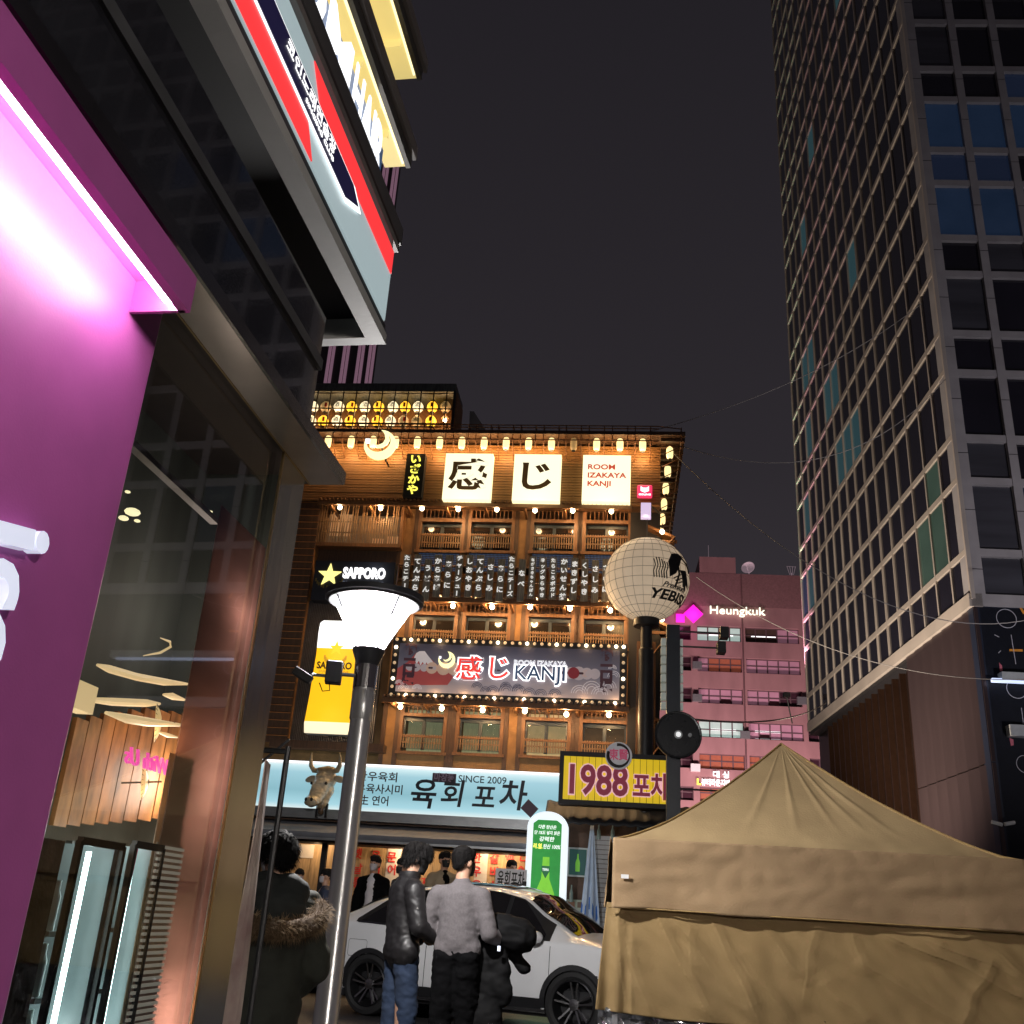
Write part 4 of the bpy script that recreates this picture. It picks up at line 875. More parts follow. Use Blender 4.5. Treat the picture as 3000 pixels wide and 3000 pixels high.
MB().lathe([(.1, -.02), (.17, .0), (.13, .04)], 16, (0, 0, R_ - .05)).tube([(0, 0, R_ - .05), (0, .02, R_ + .55)], .012, 6).build('top_ring', M['iron'], t)
MB().lathe([(.25, .02), (.25, -.12), (.11, -.14), (.11, -.55), (.14, -.58), (.14, -c.z + R_ + .02)], 16, (0, 0, -R_)).build('post', M['iron'], t, smooth=True)
u, z = K.uz(*ZA(1678, 640), 1.2); t = on(K, 'small_floodlight', 'small lit pale floodlight box above the ball lantern', 'lamp', u, z, 1.2)
MB().box(-.1, .1, -.06, .06, -.16, .16).build('casing', glow('lit_pale_lilac', (.8, .62, .85), .9), t); MB().tube([(0, .06, .16), (.1, .3, .25), (.3, .6, .2)], .02, 6).build('arm', M['iron'], t)
lamp('floodlight', 'SPOT', (0, -.1, -.1), 10, (1, .85, .7), .1, (rad(-15), 0, 0), parent=t, spot_size=rad(120))
D = 15.8
c = at(1987, 2152, D); t = thing('round_projecting_sign', 'round black disc sign with a small lit centre on a dark post', 'sign', c, rad(-4)); r_ = .345
MB().disc_y((0, 0, 0), r_, 0, .16, 36).tube([(r_ * math.cos(q * PI / 20), .0, r_ * math.sin(q * PI / 20)) for q in range(40)], .02, 6, close=True).build('disc', mat('glossy_black', (.012, .013, .015), .25), t)
MB().disc_y((0, 0, 0), .065, -.02, 0, 20).build('hub', M['grey_metal'], t); MB().disc_y((0, 0, 0), .04, -.026, -.02, 16).build('hub_light', glow('lit_hub', (.9, .9, .9), .8, sample=False), t)
MB().disc_y((.18, 0, .07), .03, -.02, 0, 12).disc_y((-.03, 0, .2), .02, -.02, 0, 12).build('bolt', M['grey_metal'], t)
pz = at(1984, 1822, D).z - c.z
box('post', -.16, .05, .17, .3, -c.z, pz, mat('dark_blue_post', (.02, .024, .032), .4), t)
sg = mat('pale_segment', (.42, .46, .42), .5, emit=(.42, .46, .42), strength=.18, sample=False)
for i in range(8):
    z = .42 + (pz - .62) * i / 8
    for x0, x1 in ((-.25, -.17), (.06, .1)): box('side_segment', x0, x1, .18, .28, z, z + (pz - .62) / 8 - .03, sg, t)
for zz, ln in ((pz - .1, .75), (pz - .35, .7), (pz - 2.6, .85)): MB().tube([(0, .2, zz), (ln, .2, zz)], .015, 6).box(ln - .05, ln + .08, .1, .3, zz - .09, zz + .09).build('bracket_lamp', M['iron'], t)
# ================================================================ granite office block tinted by pink light
HK = Plane((20, 97), -6)
I = lambda x, y: (x, y)
ZH = lambda x, y: (1850 + x / 2.415, 1550 + y / 2.415)
u0 = HK.uz(*ZH(310, 700))[0] - 6; u1 = HK.uz(*ZH(1290, 1500))[0] + 8; zt = HK.uz(*ZH(900, 322))[1]
t = on(HK, 'office_block', 'granite office block tinted by pink light, with bands of windows and lit Heungkuk letters', 'building', 0, 0)
gr = mat('pink_lit_granite', (.35, .185, .19), .75, var=.18, scale=.6, bump=.2, bscale=8, stretch=(1, 1, .35)); grd = mat('dark_pink_lit_granite', (.24, .12, .125), .75, var=.15)  # reddish granite with the pink light on it put into the colour
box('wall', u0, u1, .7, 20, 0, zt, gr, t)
for i, (x, y) in enumerate(((450, 1650), (462, 1160), (800, 1420), (1200, 1180), (462, 930))):
    u_, z_ = HK.uz(*ZH(x, y)); box('air_conditioner', u_ - .45, u_ + .45, -.5, -.01, z_ - .9, z_ - .2, M['white_paint'] if i == 0 else M['grey_metal'], t)
MB().tube([(HK.uz(*ZH(790, 900))[0], -.08, 0), (HK.uz(*ZH(790, 900))[0], -.08, zt)], .07, 6).build('drain_pipe', mat('dark_pink_pipe', (.16, .08, .085), .6), t)
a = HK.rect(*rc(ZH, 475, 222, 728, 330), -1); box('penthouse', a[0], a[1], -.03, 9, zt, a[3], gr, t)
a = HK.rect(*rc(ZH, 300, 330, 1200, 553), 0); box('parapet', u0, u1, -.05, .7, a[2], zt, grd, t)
rowsY = ((686, 792, 0), (905, 1010, 1), (1125, 1235, 2), (1355, 1475, 3), (1590, 1700, 4), (1830, 1930, 5))
ptop = a[2]
wm = {'dark': mat('dark_office_glass', (.05, .02, .03), .15), 'pink': mat('blind_pink_glass', (.42, .22, .29), .4, emit=(.34, .15, .21), strength=.3, sample=False, var=.12, scale=.6), 'lit': mat('lit_office', (.3, .35, .33), .5, emit=(.42, .55, .5), strength=.75, sample=False, var=.3, scale=.8), 'orange': mat('orange_blind', (.3, .09, .05), .5, emit=(.28, .07, .04), strength=.35, sample=False), 'brown': mat('brown_board', (.07, .04, .03), .6)}
kinds = (('lit', 'lit', 'lit', 'lit', 'brown', 'brown', 'brown', 'pink', 'pink'), ('pink', 'orange', 'orange', 'orange', 'pink', 'pink', 'pink', 'pink', 'pink'), ('pink', 'pink', 'pink', 'pink', 'pink', 'pink', 'pink', 'dark', 'dark'),
         ('lit', 'lit', 'lit', 'lit', 'pink', 'pink', 'pink', 'pink', 'pink'), ('orange', 'orange', 'orange', 'orange', 'orange', 'pink', 'pink', 'dark', 'pink'), ('orange', 'orange', 'orange', 'pink', 'pink', 'pink', 'dark', 'pink', 'pink'))
prev = ptop
for ya, yb, ri in rowsY:
    sh = (ri + 1) * 8
    zu = HK.uz(*ZH(620, ya))[1]; zl = HK.uz(*ZH(620, yb))[1]
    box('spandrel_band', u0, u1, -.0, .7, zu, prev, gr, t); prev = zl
    segs = [(-60 + ri * 6, 420 + ri * 4), (465 + ri * 4, 775 + ri * 7), (805 + ri * 8, 1185 + ri * 11), (1215 + ri * 12, 1560)]
    for si, (xa, xb) in enumerate(segs):
        a0_ = HK.uz(*ZH(xa, (ya + yb) / 2))[0]; a1_ = HK.uz(*ZH(xb, (ya + yb) / 2))[0]; k = (6, 4, 5, 4)[si]
        f = MB().box(a0_, a1_, .35, .5, zl, zl + .12).box(a0_, a1_, .35, .5, zu - .1, zu)
        for i in range(k + 1): u = a0_ + (a1_ - a0_) * i / k; f.box(u - .06, u + .06, .35, .5, zl + .12, zu - .1)
        f.box(a0_, a1_, .36, .49, zl + .75, zl + .85)
        f = f.build('window', M['grey_frame'] if 'grey_frame' in M else M.setdefault('grey_frame', mat('grey_pink_frame', (.12, .07, .08), .5)), t)
        for i in range(k):
            kd = 'dark' if si in (0, 3) else kinds[ri][i if si == 1 else 4 + i]
            q0 = a0_ + (a1_ - a0_) * i / k + .06; q1 = a0_ + (a1_ - a0_) * (i + 1) / k - .06
            box('pane', q0, q1, .42, .44, zl + .12 + (.45 if kd == 'pink' and (i * 7 + ri * 3) % 4 == 0 and ri > 1 else 0), zu - .1, wm[kd], f)
        if si == 1 and ri in (0, 3):
            b = MB()
            for q in range(5): b.box(a0_ + 1.2 + (q % 2) * 4.2, a0_ + 3.6 + (q % 2) * 4.2, .38, .4, zu - .9 - .75 * (q // 2), zu - .75 - .75 * (q // 2))
            b.build('ceiling_light', M['white_glow'], f)
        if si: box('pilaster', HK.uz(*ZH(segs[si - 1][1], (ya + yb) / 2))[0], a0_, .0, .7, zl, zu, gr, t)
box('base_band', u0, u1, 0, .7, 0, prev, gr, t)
for (xa, xb, ya, yb, s) in ((555, 945, 550, 615, 'Heungkuk'),):
    a = HK.rect(*rc(ZH, xa, ya, xb, yb), .2); q = on(HK, 'lit_letters', 'white lit Heungkuk letters on the pink office block', 'sign', (a[0] + a[1]) / 2, (a[2] + a[3]) / 2, .2); text(s, .82, glow('lit_cream_letters', (1, 1, .78), 1.4, sample=False), q, 0, -.1, 0, bold=.0, w=a[1] - a[0], ext=.12)
for x, y, s, nm, lb in ((438, 602, .98, 'diamond_sign', 'magenta lit diamond sign beside the Heungkuk letters'), (345, 632, .62, 'square_sign', 'smaller magenta lit square sign left of the diamond')):
    u, z = HK.uz(*ZH(x, y), .2); q = on(HK, nm, lb, 'sign', u, z, .2); mg = glow(nm + '_magenta', (1, .02, .62), .95, sample=False)
    MB().prism([(-s, 0), (0, -s), (s, 0), (0, s)] if s > .8 else [(-s * .7, -s * .7), (s * .7, -s * .7), (s * .7, s * .7), (-s * .7, s * .7)], -.15, 0).build('panel', mg, q)
    lamp('sign_light', 'POINT', (0, -1.0, 0), 60, (1, .15, .6), .6, parent=q)
u, z = HK.uz(*ZH(585, 1765), .3); q = on(HK, 'shop_sign', 'white lit hangul shop sign low on the pink office block', 'sign', u, z, .3)
text('대 싱', .5, M['white_glow'], q, .65, 0, .35, bold=.03, w=1.5); text('뷰티라운지바', .5, M['white_glow'], q, .15, 0, -.42, bold=.04, w=2.7); text('L', .55, M['yellow_glow'], q, -1.45, 0, -.4, bold=.08)
c = HK.w(*[HK.uz(*ZH(835, 275), 0)[0], .5, zt]); q = thing('satellite_dish', 'white satellite dish on the roof of the pink office block', 'satellite dish', c, rad(-30))
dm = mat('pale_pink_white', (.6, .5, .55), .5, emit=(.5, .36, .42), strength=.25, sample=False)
b = MB().lathe([(.72 * math.sin(rad(a)), .38 - .38 * math.cos(rad(a))) for a in range(2, 90, 11)], 20, caps=False); Mx = Matrix.Translation((0, 0, .75)) @ Matrix.Rotation(rad(75), 4, 'X'); b.v = [tuple(Mx @ Vector(v)) for v in b.v]; b.build('dish', dm, q, smooth=True).modifiers.new('t', 'SOLIDIFY').thickness = .03
MB().tube([(0, 0, 0), (0, .05, .65)], .06, 8).tube([(0, -.2, .4), (0, -.85, .9)], .025, 6).build('mount', dm, q)
c = HK.w(HK.uz(*ZH(1150, 250), 0)[0], 1.5, zt); q = thing('roof_antenna', 'metal antenna frame on the right end of the office roof', 'antenna', c)
b = MB().tube([(0, 0, 0), (0, 0, .8)], .05, 6)
for i in range(4): b.tube([(-.2 + .13 * i, 0, .6), (-.45 + .3 * i, .05, 1.55)], .03, 5)
b.tube([(-.45, 0, 1.5), (.48, 0, 1.5)], .025, 5).build('frame', dm, q)
c = HK.w(HK.uz(*ZH(545, 180), -5)[0], 5, HK.uz(*ZH(545, 222), -5)[1]); q = thing('roof_mast', 'thin mast on the penthouse of the office block', 'mast', c); MB().tube([(0, 0, -.2), (0, 0, 1.75)], .03, 5).build('mast', dm, q)

# ================================================================ glass tower on the right
pc = at(2846, 1752, 30); TB = 10.46
TL = Plane((pc.x, pc.y), -94); TR = Plane((pc.x, pc.y), -4)
t = thing('glass_tower', 'tall dark glass tower with a pale stone grid over a brown clad base', 'building', (pc.x, pc.y, 0), 0)
SL, SR, ST = 20.2, 17, 17; FH = 3.72; H_ = TB + ST * FH
stone = mat('pale_stone_frame', (.33, .31, .31), .6, var=.12, scale=1.5, bump=.1); gold_fr = mat('bronze_frame', (.50, .44, .38), .45, metal=.2, var=.15, scale=.5)
gl = mat('tower_glass', (.012, .011, .018), .06, var=.4, scale=.3, spec=.8, bump=.03, bscale=.7)
gl2 = mat('tower_glass_blue', (.012, .016, .035), .08, var=.5, scale=.4, spec=.8, bump=.03, bscale=.7, emit=(.012, .02, .045), strength=.4, sample=False); gl3 = mat('tower_glass_blind', (.05, .05, .06), .25, var=.4, scale=.5, stretch=(.3, .3, 3), spec=.8)
glb = mat('blue_lit_tower_glass', (.02, .03, .05), .08, emit=(.035, .075, .17), strength=.15, var=.6, scale=.7, sample=False)
glt = mat('teal_lit_tower_glass', (.02, .04, .045), .08, emit=(.08, .24, .28), strength=.15, var=.4, scale=.6, sample=False)
glg = mat('green_lit_tower_glass', (.02, .035, .03), .08, emit=(.06, .10, .07), strength=.4, var=.6, scale=.7, sample=False)
def frame(pl):
    o = bpy.data.objects.new('facade', None); COL.objects.link(o); o.parent = t; o.location = (0, 0, 0); o.rotation_euler = (0, 0, pl.az); return o
zz = []
z = TB
for i in range(ST):
    zz.append((z + .17, z + 1.32, 0)); zz.append((z + 1.56, z + FH - .12, 1)); z += FH    # short spandrel pane, tall window
# right face: stone grid
fr_ = MB(); NC = 13; CW = 1.46
for i in range(NC + 1):
    a_ = 0 if i == 0 else .41 + (i - 1) * CW + 1.2; fr_.box(a_, .41 + i * CW, 0, .5, TB - .2, H_)
for za, zb, _k in zz: fr_.box(.41, NC * CW, .03, .5, zb, zb + .24)
fr_.box(.41, NC * CW, .02, .5, TB - .2, TB + .17)
o = fr_.build('stone_grid', stone, t); o.rotation_euler.z = TR.az
rj = MB()                                                   # joints between the stone pieces
for i in range(NC + 1):
    a_ = 0 if i == 0 else .41 + (i - 1) * CW + 1.2
    for k in range(ST * 2): rj.box(a_, .41 + i * CW, -.004, 0, TB + k * FH / 2 + .9, TB + k * FH / 2 + .92)
o = rj.build('stone_joints', M['black'], t, kind='stuff'); o.rotation_euler.z = TR.az
random.seed(11); cnt = 0; rest = MB()
for i in range(NC):
    for za, zb, k in zz:
        a, c = .41 + i * CW, .41 + i * CW + 1.2
        lit = k and i < 3 and random.random() < .4
        if i < 5 and za < 55:
            o = box('pane', a, c, .16, .2, za, zb, glb if lit else random.choice((gl, gl, gl2, gl3)), t); o.rotation_euler.z = TR.az; cnt += 1
        else: rest.box(a, c, .16, .2, za, zb)
o = rest.build('far_panes', gl, t, kind='stuff'); o.rotation_euler.z = TR.az
o = MB().box(.2, NC * CW, .3, 1, TB, H_).build('core_wall', M['black'], t); o.rotation_euler.z = TR.az
# left face: thin bronze grid
NL = 16; CL = SL / NL; mull = MB().box(-.05, .05, -.02, .1, TB, H_).mesh('mullion', gold_fr)
for i in range(NL + 1):
    o = put('mullion', mull, t); o.rotation_euler.z = TL.az; o.location = TL.t * (-i * CL - .0)
for k, (za, zb, kd) in enumerate(zz):
    o = box('transom', -SL, 0, -.016, .1, zb + .03, zb + .21, gold_fr, t); o.rotation_euler.z = TL.az
o = box('bottom_rail', -SL, 0, -.07, .3, TB - .22, TB + .17, gold_fr, t); o.rotation_euler.z = TL.az
rest = MB(); nL = 0; random.seed(5)
for i in range(NL):
    for k, (za, zb, kd) in enumerate(zz):
        m_ = gl
        if (i, k) in ((1, 1), (2, 1), (1, 2)): m_ = glg
        elif kd and (i, k) in ((7, 5), (8, 5), (9, 5), (6, 9), (9, 7), (10, 7), (12, 9), (13, 7), (14, 5), (14, 3), (13, 9), (5, 17), (4, 19), (10, 15), (12, 13), (8, 21)): m_ = glt
        elif i >= 13 and kd and k < 8 and random.random() < .4: m_ = glb
        if k < 12 or m_ is not gl:
            o = box('pane', -(i + 1) * CL + .055, -i * CL - .055, .03, .06, za, zb, m_, t); o.rotation_euler.z = TL.az; nL += 1
        else: rest.box(-(i + 1) * CL + .055, -i * CL - .055, .03, .06, za, zb)
o = rest.build('upper_panes', gl, t, kind='stuff'); o.rotation_euler.z = TL.az
o = MB().box(-SL + .1, -.2, .12, .8, TB, H_).build('side_core', M['black'], t); o.rotation_euler.z = TL.az
o = MB().box(-SL, 0, .9, 16, H_ - .4, H_).build('roof', M['black'], t); o.rotation_euler.z = TL.az
# base: clad bay near the corner, recessed bay with fins beyond it
ub = TL.uz(2654, 1928)[0]; cl = mat('brown_metal_cladding', (.062, .042, .042), .3, metal=.45, var=.2, scale=.8, stretch=(1, 1, .3)); n = 7; dw = -ub / n
zj = TL.uz(2800, 2270)[1]
for z0, z1_ in ((0, zj - .02), (zj + .02, TB - .24)):
    pn = MB().box(.02, dw - .015, .0, .1, z0, z1_).mesh('cladding_panel', cl)
    for i in range(n):
        o = put('cladding_panel', pn, t); o.rotation_euler.z = TL.az + rad(2.6); o.location = TL.t * (ub + i * dw)
o = box('base_core', ub, -.05, .2, 2.5, 0, TB - .22, M['black'], t); o.rotation_euler.z = TL.az
o = box('recess_wall', -SL, ub, .45, 1.0, 0, TB - .22, mat('dark_red_brown_wall', (.018, .011, .009), .3, metal=.3, var=.3), t); o.rotation_euler.z = TL.az
o = box('recess_soffit', -SL, ub, .05, .45, TB - .4, TB - .23, M['black'], t); o.rotation_euler.z = TL.az
fn = MB().box(-.05, .05, .25, .45, 0, TB - .4).mesh('fin', mat('copper_fin', (.06, .03, .018), .3, metal=.7))
for i in range(14): o = put('fin', fn, t); o.rotation_euler.z = TL.az; o.location = TL.t * (ub - .75 - i * .85)
navy = mat('navy_hoarding', (.012, .017, .034), .45)
o = box('navy_base', .02, NC * CW, .05, .5, 0, TB - .2, navy, t); o.rotation_euler.z = TR.az
mw = mat('white_line', (.5, .5, .55), .5); my = mat('orange_mark', (.75, .3, .03), .5); mp_ = mat('pink_mark', (.6, .15, .2), .5)
ZG = lambda x, y: (2500 + x / 2.146, 1700 + y / 2.146)
def TRp(x, y): return TR.uz(*ZG(x, y))
b = MB()
for x, y, r in ((966, 238, 62), (1030, 680, 62), (1085, 1155, 55)):
    u, z = TRp(x, y); rr = abs(TRp(x + r, y)[0] - u); b.tube([(u + rr * math.cos(q * PI / 16), .04, z + rr * math.sin(q * PI / 16)) for q in range(32)], .012, 4, close=True)
for (xa, ya, xb, yb) in ((995, 340, 1025, 525), (890, 340, 920, 355), (1060, 800, 1073, 900), (915, 455, 930, 440)):
    p, q = TRp(xa, ya), TRp(xb, yb); b.tube([(p[0], .04, p[1]), (q[0], .04, q[1])], .012, 4)
o = b.build('line_art', mw, t); o.rotation_euler.z = TR.az
for nm, m_, pts in (('orange_bar', my, ((985, 430), (1068, 432), (1068, 446), (985, 444))), ('yellow_check', my, ((1042, 160), (1060, 165), (1085, 205), (1073, 212))), ('pink_leaf', mp_, ((920, 515), (938, 535), (942, 565), (925, 570))), ('pink_block', mp_, ((985, 990), (1010, 1000), (1012, 1035), (995, 1040)))):
    o = MB().prism([TRp(*p) for p in pts], .035, .048).build(nm, m_, t); o.rotation_euler.z = TR.az
for y0, y1 in ((585, 635), (915, 985)):
    a = TR.rect(*ZG(932 if y0 < 700 else 985, y0), *ZG(1300, y1), .2); o = box('pale_canopy', a[0], a[1] + 3, -.25, .04, a[2], a[3], mat('pale_canopy', (.4, .42, .42), .6) if 'pale_canopy' not in bpy.data.materials else bpy.data.materials['pale_canopy'], t); o.rotation_euler.z = TR.az
o = box('led_strip', a[0] - .3, a[1] + 3, -.22, -.1, TRp(980, 640)[1] - .06, TRp(980, 640)[1] + .04, glow('lit_blue_white', (.6, .7, 1), 1.2), t); o.rotation_euler.z = TR.az
for i, (x, y, sgn) in enumerate(((900, 1528, -1), (980, 1528, 1))):
    u, z = TR.uz(*ZG(x, y), .3); q = on(TR, 'spot_camera', f'small white camera on the tower corner pointing {("left", "right")[i]}', 'camera', u, z, .3, 'cameras on the tower corner')
    MB().tube([(-.12, 0, -.03 * sgn), (.14, 0, .03 * sgn)], .05, 10).build('body', M['white_paint'], q); MB().tube([(0, 0, 0), (0, .3, 0)], .02, 6).build('arm', M['iron'], q)
# assumed, unseen coloured wall washer at the tower's far lower corner
wp_ = t.location + TL.t * (-SL - .3) - TL.i * .9
q = thing('assumed_wall_washer', 'assumed coloured light washing the far lower edge of the glass tower', 'lamp', (wp_.x, wp_.y, 12.0)); MB().box(-.15, .15, -.15, .15, -.12, .1).build('housing', M['iron'], q)
MB().tube([(0, 0, -.1), (.3, .3, -1.3)], .03, 6).build('arm', M['iron'], q)
lamp('washer_light', 'SPOT', (0, 0, .12), 5000, (1, .42, .62), .1, (rad(180), 0, 0), parent=q, spot_size=rad(80), spot_blend=.6)
lamp('washer_light', 'SPOT', (.1, .1, .12), 6500, (.35, 1, .5), .1, (rad(180), 0, 0), parent=q, spot_size=rad(26), spot_blend=.8)
# unseen floodlights added to brighten the office block and the tower
def flood(label, loc, aim, power, col, size=100, blend=.8):
    d_ = (Vector(aim) - Vector(loc)); q = thing('added_floodlight', label, 'floodlight', loc, math.atan2(d_.y, d_.x) - PI / 2)
    MB().box(-.25, .25, -.12, .1, .1, .45).box(-.3, .3, -.14, -.1, .08, .48).build('housing', M['iron'], q); MB().tube([(-.25, 0, .28), (-.25, 0, 0), (.25, 0, 0), (.25, 0, .28)], .02, 6).build('bracket', M['grey_metal'], q)
    lamp('flood', 'SPOT', (0, .2, .35), power, col, .25, (math.atan2(math.hypot(d_.x, d_.y), -(d_.z)) , 0, 0), parent=q, spot_size=rad(size), spot_blend=blend)
for i, (x, y) in enumerate(((9, 76), (17, 77), (25, 78))): flood(f'{ORD[i]} added floodlight from the left at the foot of the pink office block', (x, y, .02), (x + .5, 95, 16), 17000, (1, .72, .74), 120)
flood('added floodlight lying at the foot of the tower bronze grid', (6.5, 30, .02), (13.6, 36, 24), 17500, (1, .83, .68), 115)
flood('added floodlight on the street below the pale stone grid', (17, 12, .02), (18, 27, 26), 5500, (.95, .9, 1), 100)
# ================================================================ overhead wires
def wire(name, a, c, sag, label, r=.0105):
    pts = [a.lerp(c, i / 24) - Vector((0, 0, sag * 4 * (i / 24) * (1 - i / 24))) for i in range(25)]
    mid = pts[12]; o = thing(name, label, 'cable', mid, 0, 'overhead cables'); MB().tube([p - mid for p in pts], r, 5).build('cable', M['cable'] if 'cable' in M else M.setdefault('cable', mat('pale_cable', (.4, .37, .34), .6)), o)
ro = K.w(uR - .3, -.9, zT + .06)
wire('overhead_cable', ro, at(2700, 890, 29.5) , .5, 'upper of the two cables from the roof corner to the tower')
wire('overhead_cable', ro, at(2770, 1110, 29.5), 1.6, 'lower of the two cables from the roof corner to the tower')
wire('overhead_cable', at(1975, 1330, 19.6), at(3100, 1790, 28), 1.6, 'cable sloping down from the right roof edge past the tower corner')
wire('overhead_cable', at(2040, 1690, 30), at(3020, 1990, 27), .9, 'cable crossing in front of the pink office block and brown cladding')
wire('overhead_cable', at(2010, 2105, 17), at(2420, 2060, 40), .3, 'short cable just above the tent peak', .02)
# ================================================================ pink shop at the left with glass corner and signs above
S = Plane((-.91, 3.57), 81.2)
t = on(S, 'shop_building', 'corner shop building with magenta panel, black fascia, glass front and lit signs above', 'building', 0, 0)
mag = mat('satin_magenta', (.42, .095, .32), .42, var=.05, bump=.06, bscale=180, spec=.5)
_N = mag.node_tree.nodes; _L = mag.node_tree.links; _n = _N.new('ShaderNodeTexNoise'); _n.inputs['Scale'].default_value = 2.2; _n.inputs['Detail'].default_value = 8; _r = _N.new('ShaderNodeMapRange'); _r.inputs[3].default_value = .26; _r.inputs[4].default_value = .56; _m = _N.new('ShaderNodeMapping'); _m.inputs['Scale'].default_value = (1, 1, 2.5); _t = _N.new('ShaderNodeTexCoord')
_L.new(_t.outputs['Object'], _m.inputs[0]); _L.new(_m.outputs[0], _n.inputs['Vector']); _L.new(_n.outputs[0], _r.inputs[0]); _L.new(_r.outputs[0], _N['Principled BSDF'].inputs['Roughness'])
PO = .03
up = S.uz(485, 905, PO)[0]; TO = .2
zt0 = S.uz(547, 904, TO)[1]; zt1 = S.uz(574, 825, TO)[1]; ut = S.uz(560, 900, TO)[0]
MB().box(up - 4, up, -PO, .16, .1, zt0 + .12).build('magenta_panel', mag, t, bevel=.012)
tr = MB().box(up - 4, ut, -TO, -TO + .012, zt0, zt1).box(up - 4, ut, -TO, .1, zt1, zt1 + .012).box(ut - .012, ut, -TO + .012, -PO, zt0, zt1).box(up - 4, ut, -TO + .012, -TO + .03, zt0, zt0 + .01)
tr.build('light_trough', mag, t)
zl = zt0 + .012
box('tube_light', up - 4, min(up, ut) - .03, -TO + .034, -TO + .06, zl, zl + .026, glow('fluorescent_tube', (1, .95, 1), 46), t)
# raised letters of the shop name, reading downwards
lt = mat('white_acrylic_letter', (.62, .64, .74), .25, emit=(.7, .74, .9), strength=.75, coat=.4, sample=False)
def PL(px, py): return S.uz(px, py, PO + .03)
for c, px, py, h in (('i', 52, 1572, .21), ('c', 12, 1712, .175), ('o', -32, 1880, .175)):
    u, z = PL(px, py)
    o = text(c, h, lt, t, u, -PO - .018, z, bold=.045, ext=.018, rot=rad(-78), wide=1.05)
# soffit, fascia lip, black wall above
sof = mat('brushed_dark_steel', (.6, .56, .52), .32, metal=1, var=.1, bump=.04, bscale=3)
ZS = 2.9
ue = S.uz(1001, 1425, .14)[0]
box('inner_soffit', up - 4, ue, .002, .5, ZS, ZS + .03, mat('dark_brown_steel', (.1, .085, .08), .3, metal=.8, var=.15), t)
box('outer_soffit', up - 4, ue, -.14, -.004, ZS - .004, ZS + .026, sof, t)
box('soffit_seam', up - 4, ue, -.004, .002, ZS - .007, ZS + .02, mat('gold_trim', (.5, .38, .2), .3, metal=1), t)
box('fascia_lip', up - 4, ue, -.152, -.14, ZS - .004, ZS + .05, M['steel'], t)
bk = mat('black_glass_tile', (.018, .018, .022), .06, var=.4, scale=3, bump=.03, bscale=70, spec=1, coat=1)
uw = S.uz(930, 1100, .13)[0]
zw1 = S.uz(932, 888, .13)[1]
box('black_wall', up - 4, uw, -.13, .4, ZS + .05, zw1, bk, t)
box('wall_rib', up - 4, uw, -.145, -.13, ZS + .30, ZS + .345, mat('dark_grey_band', (.06, .06, .062), .35, var=.2), t)
box('canopy_top', up - 4, ue, -.14, .5, ZS + .03, ZS + .05, M['black'], t)
box('building_core', up - 4, .2, .5, 6, ZS + .1, 26, M['black'], t)
# glass front, gold frame, steel return
glm = bpy.data.materials.new('shop_glass'); glm.use_nodes = True; N = glm.node_tree.nodes; L = glm.node_tree.links; N.remove(N['Principled BSDF'])
o_ = N['Material Output']; mx = N.new('ShaderNodeMixShader'); tp = N.new('ShaderNodeBsdfTransparent'); tp.inputs[0].default_value = (.82, .84, .83, 1); gs = N.new('ShaderNodeBsdfGlossy'); gs.inputs['Roughness'].default_value = .02; fr = N.new('ShaderNodeFresnel'); fr.inputs[0].default_value = 1.75
L.new(fr.outputs[0], mx.inputs[0]); L.new(tp.outputs[0], mx.inputs[1]); L.new(gs.outputs[0], mx.inputs[2]); L.new(mx.outputs[0], o_.inputs[0])
put('glass_pane', MB().add([(up - .02, .03, .1), (-.005, .03, .1), (-.005, .03, ZS), (up - .02, .03, ZS)], [(0, 1, 2, 3)]).mesh('glass_pane', glm, fix=False), t)
box('gold_frame', -.006, .006, -.002, .006, .1, ZS, bpy.data.materials['gold_trim'], t)
stl = mat('wavy_mirror_steel', (.42, .42, .41), .2, metal=1, var=.1, scale=2, stretch=(3, 3, .5), bump=.35, bscale=1.6)
us = S.uz(889, 1432, 0)[0]; box('steel_return', .009, us, 0, .012, .1, ZS, stl, t)
# pink-beige upright banner past the corner
a0 = S.uz(773, 2250, -.03)[0]
q = on(S, 'upright_banner', 'tall narrow pale pink banner standing behind the steel shop corner', 'banner', us + .05, .1, -.02)
MB().grid([[Vector((x, .015 * math.sin(z * 3 + x * 20), z)) for x in (0, .03, .06, .09, .13)] for z in [i * .055 for i in range(31)]]).build('cloth', mat('pale_pink_cloth', (.5, .33, .3), .8, var=.35, scale=7, color2=(.6, .5, .42)), q).modifiers.new('t', 'SOLIDIFY').thickness = .004
MB().tube([(.0, .02, 0), (.0, .02, 1.72)], .006, 6).build('pole', M['iron'], q)
